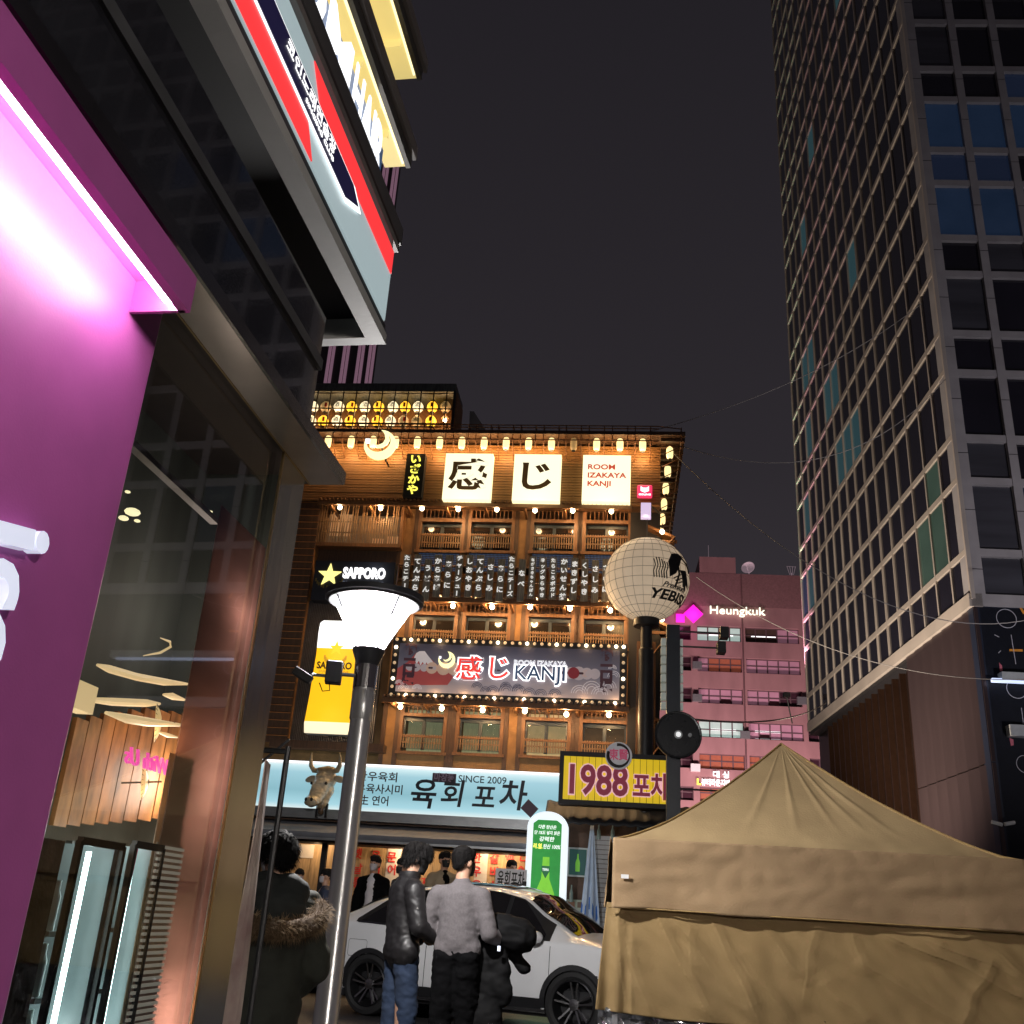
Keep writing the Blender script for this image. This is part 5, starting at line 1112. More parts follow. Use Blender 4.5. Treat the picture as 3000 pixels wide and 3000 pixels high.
# ---- interior behind the glass
IN = on(S, 'shop_interior', 'shop interior behind the glass with wood wall, cream light bars and display cases', 'shop interior', 0, 0)
def IR(x0, y0, x1, y1, d): return S.rect(x0, y0, x1, y1, -.03 - d)
def ibox(name, x0, y0, x1, y1, d, th, m, par=None):
    a = IR(x0, y0, x1, y1, d); return box(name, a[0], a[1], .03 + d, .03 + d + th, a[2], a[3], m, par or IN)
dkw = mat('dark_teal_wall', (.06, .075, .066), .8, var=.35, scale=1.2, stretch=(4, 1, .5)); beige = mat('beige_wall', (.4, .3, .22), .55, var=.1); salmon = mat('salmon_curtain', (.52, .37, .34), .6, var=.25, scale=1.6, stretch=(.6, .6, 3))
def translucent(m, k):
    N = m.node_tree.nodes; L = m.node_tree.links; p = N['Principled BSDF']; c = p.inputs['Base Color'].links[0].from_socket; tr_n = N.new('ShaderNodeBsdfTranslucent'); mx = N.new('ShaderNodeMixShader'); mx.inputs[0].default_value = k
    L.new(c, tr_n.inputs[0]); L.new(p.outputs[0], mx.inputs[1]); L.new(tr_n.outputs[0], mx.inputs[2]); L.new(mx.outputs[0], N['Material Output'].inputs[0])
translucent(salmon, .6); translucent(beige, .5)
us = S.uz(889, 1432, 0)[0]; box('back_wall', -6, us - .03, .42, .46, .1, ZS, dkw, IN); box('floor', -6, us - .03, .05, .42, .1, .12, M['wood_mid'], IN); box('end_wall', us - .03, us - .01, .03, .46, .1, ZS, dkw, IN)
for x in (430, 505): pass
ibox('header_bar', 300, 1372, 668, 1392, .06, .03, mat('pale_header', (.34, .33, .33), .4, var=.2))
for i, (x, y, r) in enumerate(((388, 1500, 22), (362, 1518, 14), (402, 1526, 9), (617, 1499, 7), (655, 1541, 8), (374, 1441, 8))):
    u, z = S.uz(x, y, -.12); MB().add(*ell((u, .12, z), (r * .0011, r * .0011, r * .0005), 12, 6)).build('ceiling_lamp', M['warm_glow'], IN)
crm = glow('cream_light_bar', (1, .72, .36), .72, base=(.5, .4, .25))
def bar(pts, wpx, d, taper=True):
    d = .1 + .03 * (wpx % 3); p3 = [Vector((*[S.uz(x, y, -d)[0]], d, S.uz(x, y, -d)[1])) for x, y in pts]; b = MB(); k = len(p3)
    r = wpx * .00046; b.tube(p3, [r * (.35 if taper and i in (0, k - 1) else 1) for i in range(k)], 8); b.build('light_bar', crm, IN, smooth=True)
bar([(285, 1948), (320, 1960), (400, 1983), (480, 1998), (549, 2004)], 26, .5); bar([(215, 2046), (330, 2056), (430, 2060), (468, 2062)], 26, .5); bar([(479, 2035), (505, 2040), (540, 2050)], 26, .5); bar([(310, 2088), (370, 2105), (430, 2115), (528, 2124)], 30, .5); bar([(460, 2144), (490, 2154), (520, 2160)], 16, .5)
bar([(420, 1921), (470, 1912), (500, 1895), (498, 1880), (470, 1869)], 9, .6)
ibox('cream_box', 216, 1998, 283, 2085, .08, .05, crm)
wd = mat('orange_brown_plank', (.30, .13, .04), .5, var=.6, scale=5, stretch=(4, 4, 1.5)); n = 9
for i in range(n):
    x0 = 205 + 40 * i; a = IR(x0, 2070 + 6 * abs(i - 5), x0 + 37, 2300, .2); box('wall_plank', a[0], a[1], .23, .245, a[2] - .12, a[3], wd, IN)
for i, (px, py, r) in enumerate(((455, 2118, .062), (415, 2292, .055))):
    u, z = S.uz(px, py, -.15); q = on(S, 'paper_parasol', f'lit paper parasol inside the shop window, {("upper", "lower")[i]} of the two', 'parasol', u, z, -.15, 'paper parasols in the shop')
    b = MB().lathe([(r, .0), (r * .66, .012), (r * .33, .018), (.004, .02)], 20, caps=False); Rm = Matrix.Rotation(rad(82), 4, 'X') @ Matrix.Rotation(rad(25), 4, 'Y'); b.v = [tuple(Rm @ Vector(v)) for v in b.v]; b.build('canopy', glow('lit_parasol', (.9, .66, .28), .6, base=(.5, .4, .25)), q)
    rb = MB()
    for k in range(20): rb.tube([Rm @ Vector((r * math.cos(k * PI / 10), r * math.sin(k * PI / 10), .002)), Rm @ Vector((0, 0, .023))], .0008, 4)
    rb.build('rib', M['wood_dark'], q, kind='stuff'); MB().tube([Rm @ Vector((0, 0, .06)), Rm @ Vector((0, 0, -.06))], .003, 5).build('handle', M['wood_dark'], q)
    lamp('shop_bulb', 'POINT', (-.05, -.05, -.06), .5, WARM, .03, parent=q)
u, z = S.uz(430, 2232, -.09); q = on(S, 'neon_sign', 'pink neon handwriting With Us seen mirrored through the glass', 'neon sign', u, z, -.09)
text('With Us', .05, glow('pink_neon', (1, .1, .45), 1.1), q, 0, 0, 0, slant=.35, w=S.uz(500, 2232, -.09)[0] - S.uz(372, 2232, -.09)[0], mirror=True, bold=.0, ext=.004)
# salmon wall, beige wall, ribbed blind: upright slabs just inside the glass
def slabx(name, xt, yt, xb, yb, wt, d, th, m):
    u0 = S.uz(xt, yt, -.03 - d)[0]; u1 = S.uz(xt + wt, yt, -.03 - d)[0]; z = S.uz(xt, yt, -.03 - d)[1]
    return box(name, u0, u1, .03 + d, .03 + d + th, .1, z, m, IN), u0, u1, z
slabx('salmon_wall', 650, 1480, 0, 0, 150, .012, .003, salmon); slabx('beige_wall', 500, 2205, 0, 0, 70, .02, .003, beige)
_, u0, u1, z = slabx('blind_back', 462, 2466, 0, 0, 74, .014, .004, mat('ribbed_white', (.5, .46, .4), .5))
b = MB()
for i in range(60): zq = .35 + (z - .35) * i / 60; b.box(u0, u1, .034, .042, zq, zq + (z - .35) / 120)
b.build('ribbed_blind', mat('pale_blind_rib', (.62, .58, .5), .4, emit=(.6, .55, .45), strength=.25, sample=False), IN, kind='stuff')
rust = mat('mottled_brown_bark', (.12, .065, .04), .8, var=.6, scale=9, bump=.5)
slabx('brown_column', 95, 2450, 0, 0, 100, .03, .25, rust)
led = glow('white_led_strip', (.75, 1, .98), 9)
dcb = mat('dark_case_back', (.05, .06, .06), .4, var=.3)
wb = mat('white_bottle', (.6, .66, .64), .3); shf = mat('glass_shelf', (.3, .36, .35), .2); pkr = mat('pink_ribbon', (.7, .08, .25), .5)
Q = lambda x, y: (x / 2.76, 2300 + y / 2.76)
for ci, (xl, xr, yt, xled, xrib) in enumerate(((500, 865, 440, 755, 845), (950, 1190, 470, 1115, 1035))):
    d = .06
    u0, z1 = S.uz(*Q(xl, yt), -.03 - d); u1 = S.uz(*Q(xr, yt), -.03 - d)[0]; zb = .55; ul = S.uz(*Q(xled, yt), -.03 - d)[0]
    q = on(S, 'display_case', f'upright display case with white LED strip and bottles on shelves, {("left", "right")[ci]} one', 'display case', u0, 0, -.03, 'LED lit display cases'); w = u1 - u0
    box('back', 0, w, .2, .22, zb, z1, dcb, q); box('base', 0, w, 0, .22, .1, zb, M['wood_dark'], q); box('side_panel', w - .02, w, .02, .2, zb, z1, mat('grey_blue_panel', (.2, .24, .25), .4) if ci == 0 else bpy.data.materials['grey_blue_panel'], q)
    fr = MB()
    for x in (0, w): fr.box(x - .008, x + .008, 0, .016, zb, z1)
    fr.box(0, w, 0, .016, z1 - .01, z1 + .01).box(0, w, 0, .016, zb - .01, zb + .01).build('frame', M['iron'], q)
    box('led_strip', ul - u0 - .006, ul - u0 + .006, d, d + .01, zb + .05, z1 - .02, led, q)
    for zq in (.9, 1.4): lamp('case_light', 'POINT', ((ul - u0) * .75, .1, zq), .45, (.85, 1, .98), .03, parent=q)  # lamps added beside the LED strip to brighten the case
    for i in range(4):
        zs = zb + .12 + (z1 - zb - .2) * i / 4; box('shelf', .02, (ul - u0) * .6, .05, .19, zs, zs + .012, shf, q)
        bx = .06 + (ul - u0) * .15; qq = on(S, 'product_bottle', f'white bottle on the {ORD[3 - i]} shelf from the top of the {("left", "right")[ci]} display case', 'bottle', u0 + bx, zs + .012, -.13, 'white bottles in the display cases')
        MB().lathe([(.02, 0), (.021, .085), (.015, .1), (.015, .125)], 12).build('bottle', wb, qq, smooth=True)
    MB().tube([(S.uz(*Q(xrib, yt), -.12)[0] - u0, .06, z1), (S.uz(*Q(xrib, yt), -.12)[0] - u0 + .004, .07, (z1 + zb) / 2 + .1)], .006, 6).build('ribbon', pkr, q)
lamp('shop_light', 'POINT', (-.1, .16, .9), 15, (1, .82, .66), .1, parent=IN); lamp('shop_light', 'POINT', (-.05, .14, 2.2), 4, (1, .8, .7), .1, parent=IN); lamp('shop_light', 'POINT', (-.05, .16, 1.6), 6, (1, .85, .72), .1, parent=IN); lamp('shop_light', 'POINT', (-.8, .12, 1.6), .8, (1, .85, .65), .1, parent=IN)  # unseen lamps added to brighten the curtain and window from inside
# ---- signs over the shop
p_ = atz(1130, 1009, 3.6); S2 = Plane((p_.x, p_.y), 80.1)
t2 = on(S2, 'lower_sign_box', 'long lit sign box with red, grey and navy bands in a grey frame', 'sign', 0, 0)
za = 3.6; u_r = S2.uz(1099, 900, -.0)[0]; ztop = S2.uz(1127, 671, 0)[1]
fm = mat('grey_sign_frame', (.42, .41, .39), .5, var=.08, bump=.05)
pin = atz(1068, 987, za); wfr = max(.05, -(pin - S2.p0).dot(S2.i) * -1)
wfr = abs((pin - S2.p0).dot(S2.i))
box('frame', -8, 0, 0, wfr, za, za + .05, fm, t2); box('end_frame', -.06, 0, wfr, .45, za, za + .05, fm, t2); box('end_plate', -.03, -.001, .02, .45, za + .05, ztop + .06, fm, t2)
box('body', -8, -.035, .03, .44, za + .12, ztop, M['black'], t2)
box('joint', -8, -.0, .012, .03, za + .05, za + .1, M['black'], t2)
hS = ztop - za - .1; z0 = za + .1
def band(nm, u0, u1, q0, q1, m, y=.0): box(nm, u0, u1, .0 + y, .03, z0 + hS * q0, z0 + hS * q1, m, t2)
greyl = glow('lit_grey_blue', (.36, .45, .47), .85); redl = glow('lit_sign_red', (1, .045, .05), .95); navl = mat('navy_sign', (.015, .012, .05), .4, emit=(.012, .01, .04), strength=.6)
ug = S2.uz(905, 390, 0)[0]; ug2 = S2.uz(938, 130, 0)[0]; un = S2.uz(1025, 590, 0)[0]
MB().box(-8, -.04, .004, .03, z0, z0 + hS).build('grey_face', greyl, t2)
MB().prism([(-8, z0 + hS * .02), (ug + .06, z0 + hS * .02), (ug - .04, z0 + hS * .36), (-8, z0 + hS * .36)], -.002, .003).build('red_band', redl, t2)
MB().prism([(ug2 + .1, z0 + hS * .66), (-.05, z0 + hS * .66), (-.05, z0 + hS * .985), (ug2 - .02, z0 + hS * .985)], -.002, .003).build('red_band', redl, t2)
MB().prism([(-8, z0 + hS * .30), (un - .05, z0 + hS * .30), (un + .12, z0 + hS * .52), (un + .02, z0 + hS * .66), (-8, z0 + hS * .66)], -.006, -.003).build('white_outline', M['white_glow'], t2)
MB().prism([(-8, z0 + hS * .33), (un - .07, z0 + hS * .33), (un + .075, z0 + hS * .52), (un - .01, z0 + hS * .63), (-8, z0 + hS * .63)], -.010, -.007).build('navy_band', navl, t2)
uta = S2.uz(845, 60, 0)[0]; utb = S2.uz(978, 415, 0)[0]
text('코인노래연습장', hS * .12, M['white_glow'], t2, (uta + utb) / 2, -.012, z0 + hS * .52, bold=.0, ext=.001, w=utb - uta); text('SINGING CLUB', hS * .05, M['white_glow'], t2, (uta + utb) / 2 + .1, -.012, z0 + hS * .40, bold=.0, ext=.001, w=(utb - uta) * .6)
# frame over it, standing letters, lit balcony soffits
t3 = on(S2, 'hair_salon_sign', 'dark framed sign with large white lit letters OM HAIR', 'sign', 0, 0)
box('frame_lip', -8, -.015, -.012, .1, ztop + .018, ztop + .055, mat('brown_grey_frame', (.17, .15, .14), .5), t3); box('frame', -8, -.01, -.02, .1, ztop + .058, ztop + .15, mat('dark_grey_frame', (.07, .065, .065), .45), t3)
zl0 = ztop + .155; zl1 = 4.49
box('ledge', -8, -.02, .0, .1, ztop + .10, zl0, mat('blue_grey_ledge', (.16, .18, .22), .4), t3)
wl2 = glow('white_led_letters', (.95, .97, 1), 1.5)
ur = S2.uz(1118, 540, 0)[0]; um = S2.uz(1040, 300, 0)[0]; ul = S2.uz(975, 30, 0)[0]
text('HAIR', (zl1 - zl0), wl2, t3, (ur + um) / 2 + .01, .02, (zl0 + zl1) / 2, bold=.03, w=ur - um, ext=.003); text('OM', (zl1 - zl0), wl2, t3, um - .04 - (um - ul) * .95, .02, (zl0 + zl1) / 2, bold=.03, w=(um - ul) * 1.9, ext=.003)
t4 = on(S2, 'balcony_stack', 'stack of dark edged balconies with warm yellow lit undersides', 'balcony', 0, 0)
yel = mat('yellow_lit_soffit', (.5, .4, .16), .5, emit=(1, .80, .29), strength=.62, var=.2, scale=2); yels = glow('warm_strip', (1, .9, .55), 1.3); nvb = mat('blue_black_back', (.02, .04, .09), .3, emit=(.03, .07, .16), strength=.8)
edge = mat('dark_beam', (.05, .045, .042), .45); capm = mat('grey_cap', (.14, .12, .11), .5)
box('navy_back', -8, -.28, .030, .036, zl0 - .02, zl0 + .23, nvb, t4)
for i, (z, ue_, dp, zp) in enumerate(((4.58, -.03, .105, zl0 + .0), (5.14, -.03, .12, 4.74), (5.72, -.09, .13, 5.30), (6.3, -.12, .13, 5.88))):
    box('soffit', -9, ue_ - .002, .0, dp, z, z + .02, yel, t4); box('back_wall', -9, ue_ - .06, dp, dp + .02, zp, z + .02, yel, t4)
    box('edge_beam', -9, ue_, -.025, -.002, z - .012, z + .13, edge, t4); box('edge_cap', -9, ue_ + .012, -.045, -.027, z + .045, z + .12, capm, t4)
    box('lamp_strip', -9, ue_ - .03, .002, .012, z - .01, z - .002, yels, t4); box('slab', -9, ue_ - .004, .0, .4, z + .022, z + .14, edge, t4)
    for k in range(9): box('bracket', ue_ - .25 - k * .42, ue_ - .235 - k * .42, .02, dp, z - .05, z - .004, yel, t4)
q = thing('slim_pole', 'slim black upright pole with a short arm beside the shop corner', 'pole', at(800, 2500, 4.25) * 1, 0); q.location.z = 0.0
zt = at(838, 2187, 4.25).z; zt -= 0
MB().tube([(0, 0, 0), (0, 0, zt)], .012, 8).build('pole', M['iron'], q); MB().tube([(-.14, 0, zt - .02), (0, 0, zt - .02)], .011, 6).tube([(-.12, 0, zt - .09), (0, 0, zt + .03)], .006, 5).build('arm', M['iron'], q); MB().lathe([(.13, 0), (.13, .03), (.02, .06)], 16).build('foot', M['iron'], q)

# ================================================================ street lamps
def street_lamp(loc, label, L_, group='street lamps along the lane'):
    t = thing('street_lamp', label, 'street lamp', loc, 0, group); z = LZ
    MB().lathe([(.14, 0), (.14, .03), (.1, .05), (.1, .3), (.082, .34), (.077, 1.5), (.074, z - .53)], 28).build('pole', mat('polished_steel', (.74, .73, .72), .27, metal=.6, var=.15, scale=14, stretch=(1, 1, .02)) if 'polished_steel' not in bpy.data.materials else bpy.data.materials['polished_steel'], t, smooth=True)
    MB().lathe([(.077, z - .90), (.082, z - .89), (.082, z - .70), (.077, z - .69)], 28).build('sleeve', bpy.data.materials['polished_steel'], t, smooth=True)
    MB().lathe([(.072, z - .535), (.076, z - .53), (.078, z - .50), (.118, z - .40), (.118, z - .385), (.1, z - .38)], 28).build('collar', mat('dark_grey_paint', (.05, .05, .056), .5, spec=.25) if 'dark_grey_paint' not in bpy.data.materials else bpy.data.materials['dark_grey_paint'], t, smooth=True)
    MB().lathe([(.1, z - .385), (.104, z - .37), (.305, z - .02), (.3, z + .02)], 36).build('diffuser', L_, t, smooth=True)
    MB().lathe([(.315, z - .03), (.365, z - .02), (.37, z + .02), (.33, z + .03), (.1, z + .04), (.01, z + .045)], 40).build('rim', bpy.data.materials['dark_grey_paint'], t, smooth=True)
    MB().lathe([(.3, z - .045), (.334, z - .04), (.334, z - .022), (.3, z - .02)], 36, caps=False).build('inner_ring', mat('pale_ring', (.02, .02, .022), .5) if 'pale_ring' not in bpy.data.materials else bpy.data.materials['pale_ring'], t, smooth=True)
    for k in range(4):
        a = rad(40 + 90 * k); b = MB().tube([(.112 * math.cos(a), .112 * math.sin(a), z - .385), (.325 * math.cos(a), .325 * math.sin(a), z - .03)], .008, 6); b.build('strut', bpy.data.materials['dark_grey_paint'], t)
    return t
lc = at(1098, 1755, 7.2); LZ = lc.z
LB = glow('added_lamp_diffuser', (1, .93, .86), 260)
LA = glow('lamp_diffuser', (1, .98, .98), 1.5); _N = LA.node_tree.nodes; _L = LA.node_tree.links; _mx = _N.new('ShaderNodeMixShader'); _tp = _N.new('ShaderNodeBsdfTransparent'); _mx.inputs[0].default_value = .5
_L.new(_N['Principled BSDF'].outputs[0], _mx.inputs[1]); _L.new(_tp.outputs[0], _mx.inputs[2]); _L.new(_mx.outputs[0], _N['Material Output'].inputs[0])
t = street_lamp((lc.x, lc.y, 0), 'polished steel street lamp with lit cone head beside the lane', LA)
lamp('lamp_bulb', 'POINT', (0, 0, LZ - .17), 1500, (1, .97, .95), .05, parent=t)
street_lamp((2.6, -2.2, 0), 'added street lamp standing unseen behind the viewer at the right', LB); street_lamp((-.6, -9, 0), 'added street lamp standing unseen farther behind the viewer', LB)  # both lamps added out of view, glowing very strongly to light the scene
z = at(1000, 1975, 7.2).z
q = thing('security_camera', 'grey junction box with a small camera on the street lamp pole', 'camera', (lc.x, lc.y, z), rad(6), )
MB().box(-.285, -.17, -.06, .04, -.075, .085).build('junction_box', mat('grey_plastic', (.035, .036, .04), .5), q, bevel=.008); MB().tube([(-.17, 0, 0), (-.07, 0, 0)], .014, 8).tube([(-.28, 0, -.02), (-.38, 0, -.02)], .012, 8).build('arm', M['grey_metal'], q)
Mx = Matrix.Translation((-.43, -.03, -.045)) @ Matrix.Rotation(rad(28), 4, 'Y'); b = MB().box(.0, .02, 0, .02, 0, .02); b = MB().box(-.09, .06, -.03, .03, -.03, .03); b.v = [tuple(Mx @ Vector(v)) for v in b.v]; b.build('camera_body', M['iron'], q, bevel=.006)
MB().tube([(-.25, -.03, -.075), (-.24, -.04, -.13), (-.29, -.04, -.14), (-.32, -.03, -.08)], .004, 5).build('cable', M['iron'], q)
MB().lathe([(.079, -.09), (.082, -.09), (.082, .08), (.079, .08)], 24, caps=False).build('clamp', M['steel'], q)

# ================================================================ tan market tent
tl = at(1800, 2460, 8.5); tr_ = at(3035, 2545, 8.2); az = rad(-8); ze = tl.z
t = thing('market_tent', 'tan canvas market tent with peaked roof, valance and creased side wall', 'tent', (tl.x, tl.y, 0), az)
TW = 3.12; pk_ = at(2283, 2180, 10.15).z
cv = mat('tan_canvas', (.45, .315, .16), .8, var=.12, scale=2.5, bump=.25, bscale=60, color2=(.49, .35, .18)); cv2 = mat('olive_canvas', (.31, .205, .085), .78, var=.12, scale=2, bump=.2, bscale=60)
def roofz(x, y):
    a = abs(x / TW - .5) * 2; b_ = abs(y / TW - .5) * 2; m_ = max(a, b_); k = 1 - m_
    return ze + (pk_ - ze) * (k ** 1.32) - .0 * k + .012 * noise.noise(Vector((x * 3, y * 3, 0))) * min(1, m_ * 3)
def fold(x, y, z): return Vector((0, .012 * noise.noise(Vector((x * 1.5 + z * 2, z * 2.5, 3))) + .02 * noise.noise(Vector((x * 2 - z * 1.2, z * 3, 8))), 0))
for nm, f in (('roof_panel', lambda i, j: (i, j)), ('roof_panel', lambda i, j: (TW - j, i)), ('roof_panel', lambda i, j: (TW - i, TW - j)), ('roof_panel', lambda i, j: (j, TW - i))):
    rows = []
    n = 26
    for q in range(n + 1):
        k = q / n * .998; a, c = TW / 2 * k, TW - TW / 2 * k; rows.append([])
        for j in range(97):
            s_ = a + (c - a) * j / 96; x, y = f(s_, a); pa = math.degrees(math.atan2(s_ - TW / 2, TW / 2 - a + 1e-4)); rz = roofz(x, y) + .012 * sum(math.exp(-((pa - p0_) / 1.6) ** 2) for p0_ in (-3, 14, 24, -22, 33)) * math.sin(PI * min(1, (1 - k) * 1.25)) + .006 * (1 - k) * math.sin(s_ * 23 + k * 9) * noise.noise(Vector((s_ * 2, k * 3, 4)))
            rows[-1].append(Vector((x, y, rz)))
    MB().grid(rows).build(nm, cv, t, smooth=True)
b = MB()
for sx_2, sy_2 in ((0, 0), (TW, 0), (TW, TW), (0, TW)):
    b.tube([(sx_2 + (TW / 2 - sx_2) * q / 14, sy_2 + (TW / 2 - sy_2) * q / 14, roofz(sx_2 + (TW / 2 - sx_2) * q / 14, sy_2 + (TW / 2 - sy_2) * q / 14) + .004) for q in range(15)], .011, 6)
b.build('hip_seam', mat('ochre_piping', (.32, .21, .08), .7), t)
vz = at(1810, 2660, 8.4).z; bz = at(1755, 2965, 8.35).z
for nm, side in (('valance', 0), ('valance', 1), ('valance', 2), ('valance', 3)):
    rows = []
    for q in range(31):
        k = q / 30; z = ze + .015 - (ze + .015 - vz) * k; row = []
        for j in range(121):
            s_ = -.01 + (TW + .02) * j / 120; y = -.03 - .03 * k - .028 * noise.noise(Vector((s_ * 1.8 + z, z * 3.2, 1))) * (.4 + k) - .018 * noise.noise(Vector((s_ * 1.3 + z, z * 8 - s_ * 1.2, 7))) * math.sin(PI * min(1, k * 1.1)) - .016 * abs(noise.noise(Vector((s_ * 3 - z * 5, z * 5 + s_ * 3, 3))))
            row.append(Vector(((s_, y), (TW - y, s_), (TW - s_, TW - y), (y, TW - s_))[side] + (z + .008 * math.sin(s_ * 5) * k,)))
        rows.append(row)
    MB().grid(rows).build(nm, mat('shaded_tan_canvas', (.31, .205, .108), .8, var=.12, scale=2.5, bump=.25, bscale=60) if 'shaded_tan_canvas' not in bpy.data.materials else bpy.data.materials['shaded_tan_canvas'], t, smooth=True).modifiers.new('t', 'SOLIDIFY').thickness = .004  # valance darker than the roof: weaker light put into its canvas colour
b = MB().tube([(-.03 + (TW + .06) * j / 30, -.068 - .03 * noise.noise(Vector((j * .2, 2, 2))), vz + .006) for j in range(31)], .007, 5); b.build('valance_hem', bpy.data.materials['ochre_piping'], t)
FD = [(.02, 0, .07, 1, 1), (.10, 0, .27, 1, 1.2), (.15, .08, .36, 1, .8), (.24, .04, .37, .95, 1), (.36, .12, .47, .6, .8), (.49, .05, .46, .8, .5), (.64, .15, .98, .66, 1.4), (.74, .18, 1.02, .58, 1.2), (.80, .0, .96, .45, .9), (.30, .35, .45, 1, .7), (.045, .3, .13, 1, .8), (.60, .45, .82, .92, .8), (.50, .6, .62, 1, .7), (.19, 0, .21, .6, .5), (.88, .3, .8, 1, .7), (.56, .0, .60, .5, .5)]
rows = []                                                  # hanging wall below the valance, drawn into diagonal creases
for q in range(91):
    k = q / 90; z = vz + .04 - (vz + .04 - bz) * k; row = []
    for j in range(361):
        v_ = j / 360; s_ = -.05 - .07 * k + (TW + .15) * v_; cr = 0
        for xa, ya, xb, yb, am in FD:
            L_ = math.hypot((xb - xa) * 3, yb - ya); px_ = ((v_ - xa) * 3 * (xb - xa) * 3 + (k - ya) * (yb - ya)) / L_ ** 2; ds = ((v_ - xa) * 3 * (yb - ya) - (k - ya) * (xb - xa) * 3) / L_
            ds += .03 * noise.noise(Vector((px_ * 3, xa * 9, 2))); fade = max(0, min(1, (px_ + .1) * 5)) * max(0, min(1, (1.12 - px_) * 4))
            cr += am * fade * .55 * (.024 * math.exp(-(ds / .045) ** 2) + .026 * math.exp(-abs(ds - .05) / .09) * (1 if ds > 0 else .4))
        y = -cr - .014 * noise.noise(Vector((s_ * 2.0 - k * 1.5, k * 1.6, 5))) - .008 * noise.noise(Vector((s_ * 9 - k * 6, k * 5, 9)))
        if s_ < .15: y -= .02 * math.sin(s_ * 42) * k
        row.append(Vector((s_, y, z - .03 * math.sin(s_ * 2.2) * k)))
    rows.append(row)
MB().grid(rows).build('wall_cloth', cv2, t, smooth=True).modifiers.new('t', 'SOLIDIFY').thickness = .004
for side in (1, 2):
    p0 = ((TW, 0), (TW, TW))[side - 1]; p1 = ((TW, TW), (0, TW))[side - 1]
    MB().grid([[Vector((p0[0] + (p1[0] - p0[0]) * j / 20 + .01 * math.sin(j), p0[1] + (p1[1] - p0[1]) * j / 20 + .02 * math.sin(j * 2.1), z)) for j in range(21)] for z in (vz, (vz + bz) / 2, bz)]).build('wall_cloth', cv2, t, smooth=True)
rows = []
for q in range(13):
    z = bz + .04 - .5 * q / 12; rows.append([Vector((-.1 + (TW + .1) * j / 90, .02 - .05 * noise.noise(Vector((j * .5, q * .7, 2))), z)) for j in range(91)])
MB().grid(rows).build('foil_skirt', mat('crinkled_clear_foil', (.35, .36, .38), .12, metal=.8, var=.4, bump=.8, bscale=18), t)
for x, y in ((.03, .03), (TW - .03, .03), (TW - .03, TW - .03), (.03, TW - .03)): box('leg', x - .02, x + .02, y - .02, y + .02, 0, ze, M['grey_metal'], t)
box('table', .2, TW - .2, .5, 1.2, .3, .34, M['white_paint'], t); box('table_leg', .25, .3, .55, .6, 0, .3, M['grey_metal'], t); box('table_leg', TW - .3, TW - .25, .55, .6, 0, .3, M['grey_metal'], t)
box('rope_tag', .06, .12, -.09, -.085, vz + .22, vz + .25, M['white_paint'], t)

# ================================================================ white car
gr_ = atz(1092, 2975, 0); gf_ = atz(1682, 3045, 0); yaw = math.atan2(gf_.y - gr_.y, gf_.x - gr_.x)
ax = Vector((math.cos(yaw), math.sin(yaw), 0)); nx = Vector((-ax.y, ax.x, 0)); cc = (gr_ + gf_) / 2; cc = Vector((cc.x, cc.y, 0)) + nx * .80
t = thing('white_car', 'white coupe style sport utility car parked across the lane', 'car', cc, yaw)
car = mat('white_car_paint', (.87, .88, .9), .2, var=.02, coat=.6); cblk = mat('black_plastic', (.018, .018, .02), .45); cgl = mat('tinted_car_glass', (.012, .011, .012), .04, spec=.9, var=.2, coat=.3); chrome = mat('chrome_trim', (.7, .7, .7), .12, metal=1)
#      x     sillz belt  yb   rz   ry   roof
ST_ = [(-2.36, .42, 0.880, .62, 0.960, .5, 0.980), (-2.28, .34, 1.030, .80, 1.110, .60, 1.130), (-2.0, .30, 1.090, .89, 1.220, .62, 1.255), (-1.6, .27, 1.085, .925, 1.395, .61, 1.450), (-1.05, .25, 1.065, .94, 1.535, .60, 1.600), (-.4, .24, 1.045, .945, 1.605, .60, 1.670),
       (.2, .24, 1.030, .945, 1.590, .60, 1.660), (.58, .24, 1.020, .945, 1.520, .62, 1.595), (.98, .24, 1.015, .94, 1.280, .67, 1.375), (1.4, .25, 1.015, .93, 1.075, .73, 1.115), (1.78, .27, 0.985, .915, 1.030, .70, 1.075), (2.1, .30, 0.880, .87, 0.955, .62, 0.995), (2.3, .34, 0.740, .77, 0.790, .55, 0.820), (2.38, .42, 0.600, .6, 0.620, .45, 0.640)]
def sec(x):
    for a, c in zip(ST_, ST_[1:]):
        if a[0] <= x <= c[0]:
            k = (x - a[0]) / (c[0] - a[0]); k2 = k * k * (3 - 2 * k) * .35 + k * .65
            return [p + (q - p) * k2 for p, q in zip(a, c)]
    return list(ST_[0] if x < ST_[0][0] else ST_[-1])
def half(x):
    _, sz, bz_, yb, rz, ry, rf = sec(x)
    return [(yb - .06, sz), (yb + .0, sz + .16), (yb + .015, sz + (bz_ - sz) * .5), (yb + .006, bz_ - .12), (yb - .005, bz_ - .02), (yb - .035, bz_ + .012), (ry + (yb - .035 - ry) * .5 + .015, bz_ + (rz - bz_) * .5), (ry, rz), (ry * .55, rf - .012), (0, rf)]
def body_y(x, z):
    h = half(x)
    for (ya, za_), (yb, zb_) in zip(h, h[1:]):
        if za_ <= z <= zb_: return ya + (yb - ya) * (z - za_) / max(1e-6, zb_ - za_)
    return h[-2][0]
xs = [-2.36, -2.33, -2.28, -2.2, -2.1, -2.0] + [-1.85 + .15 * i for i in range(27)] + [2.12, 2.2, 2.26, 2.3, 2.34, 2.38]
rows = []
for x in xs:
    h = half(x); rows.append([Vector((x, -y, z)) for y, z in h] + [Vector((x, y, z)) for y, z in h[-2::-1]])
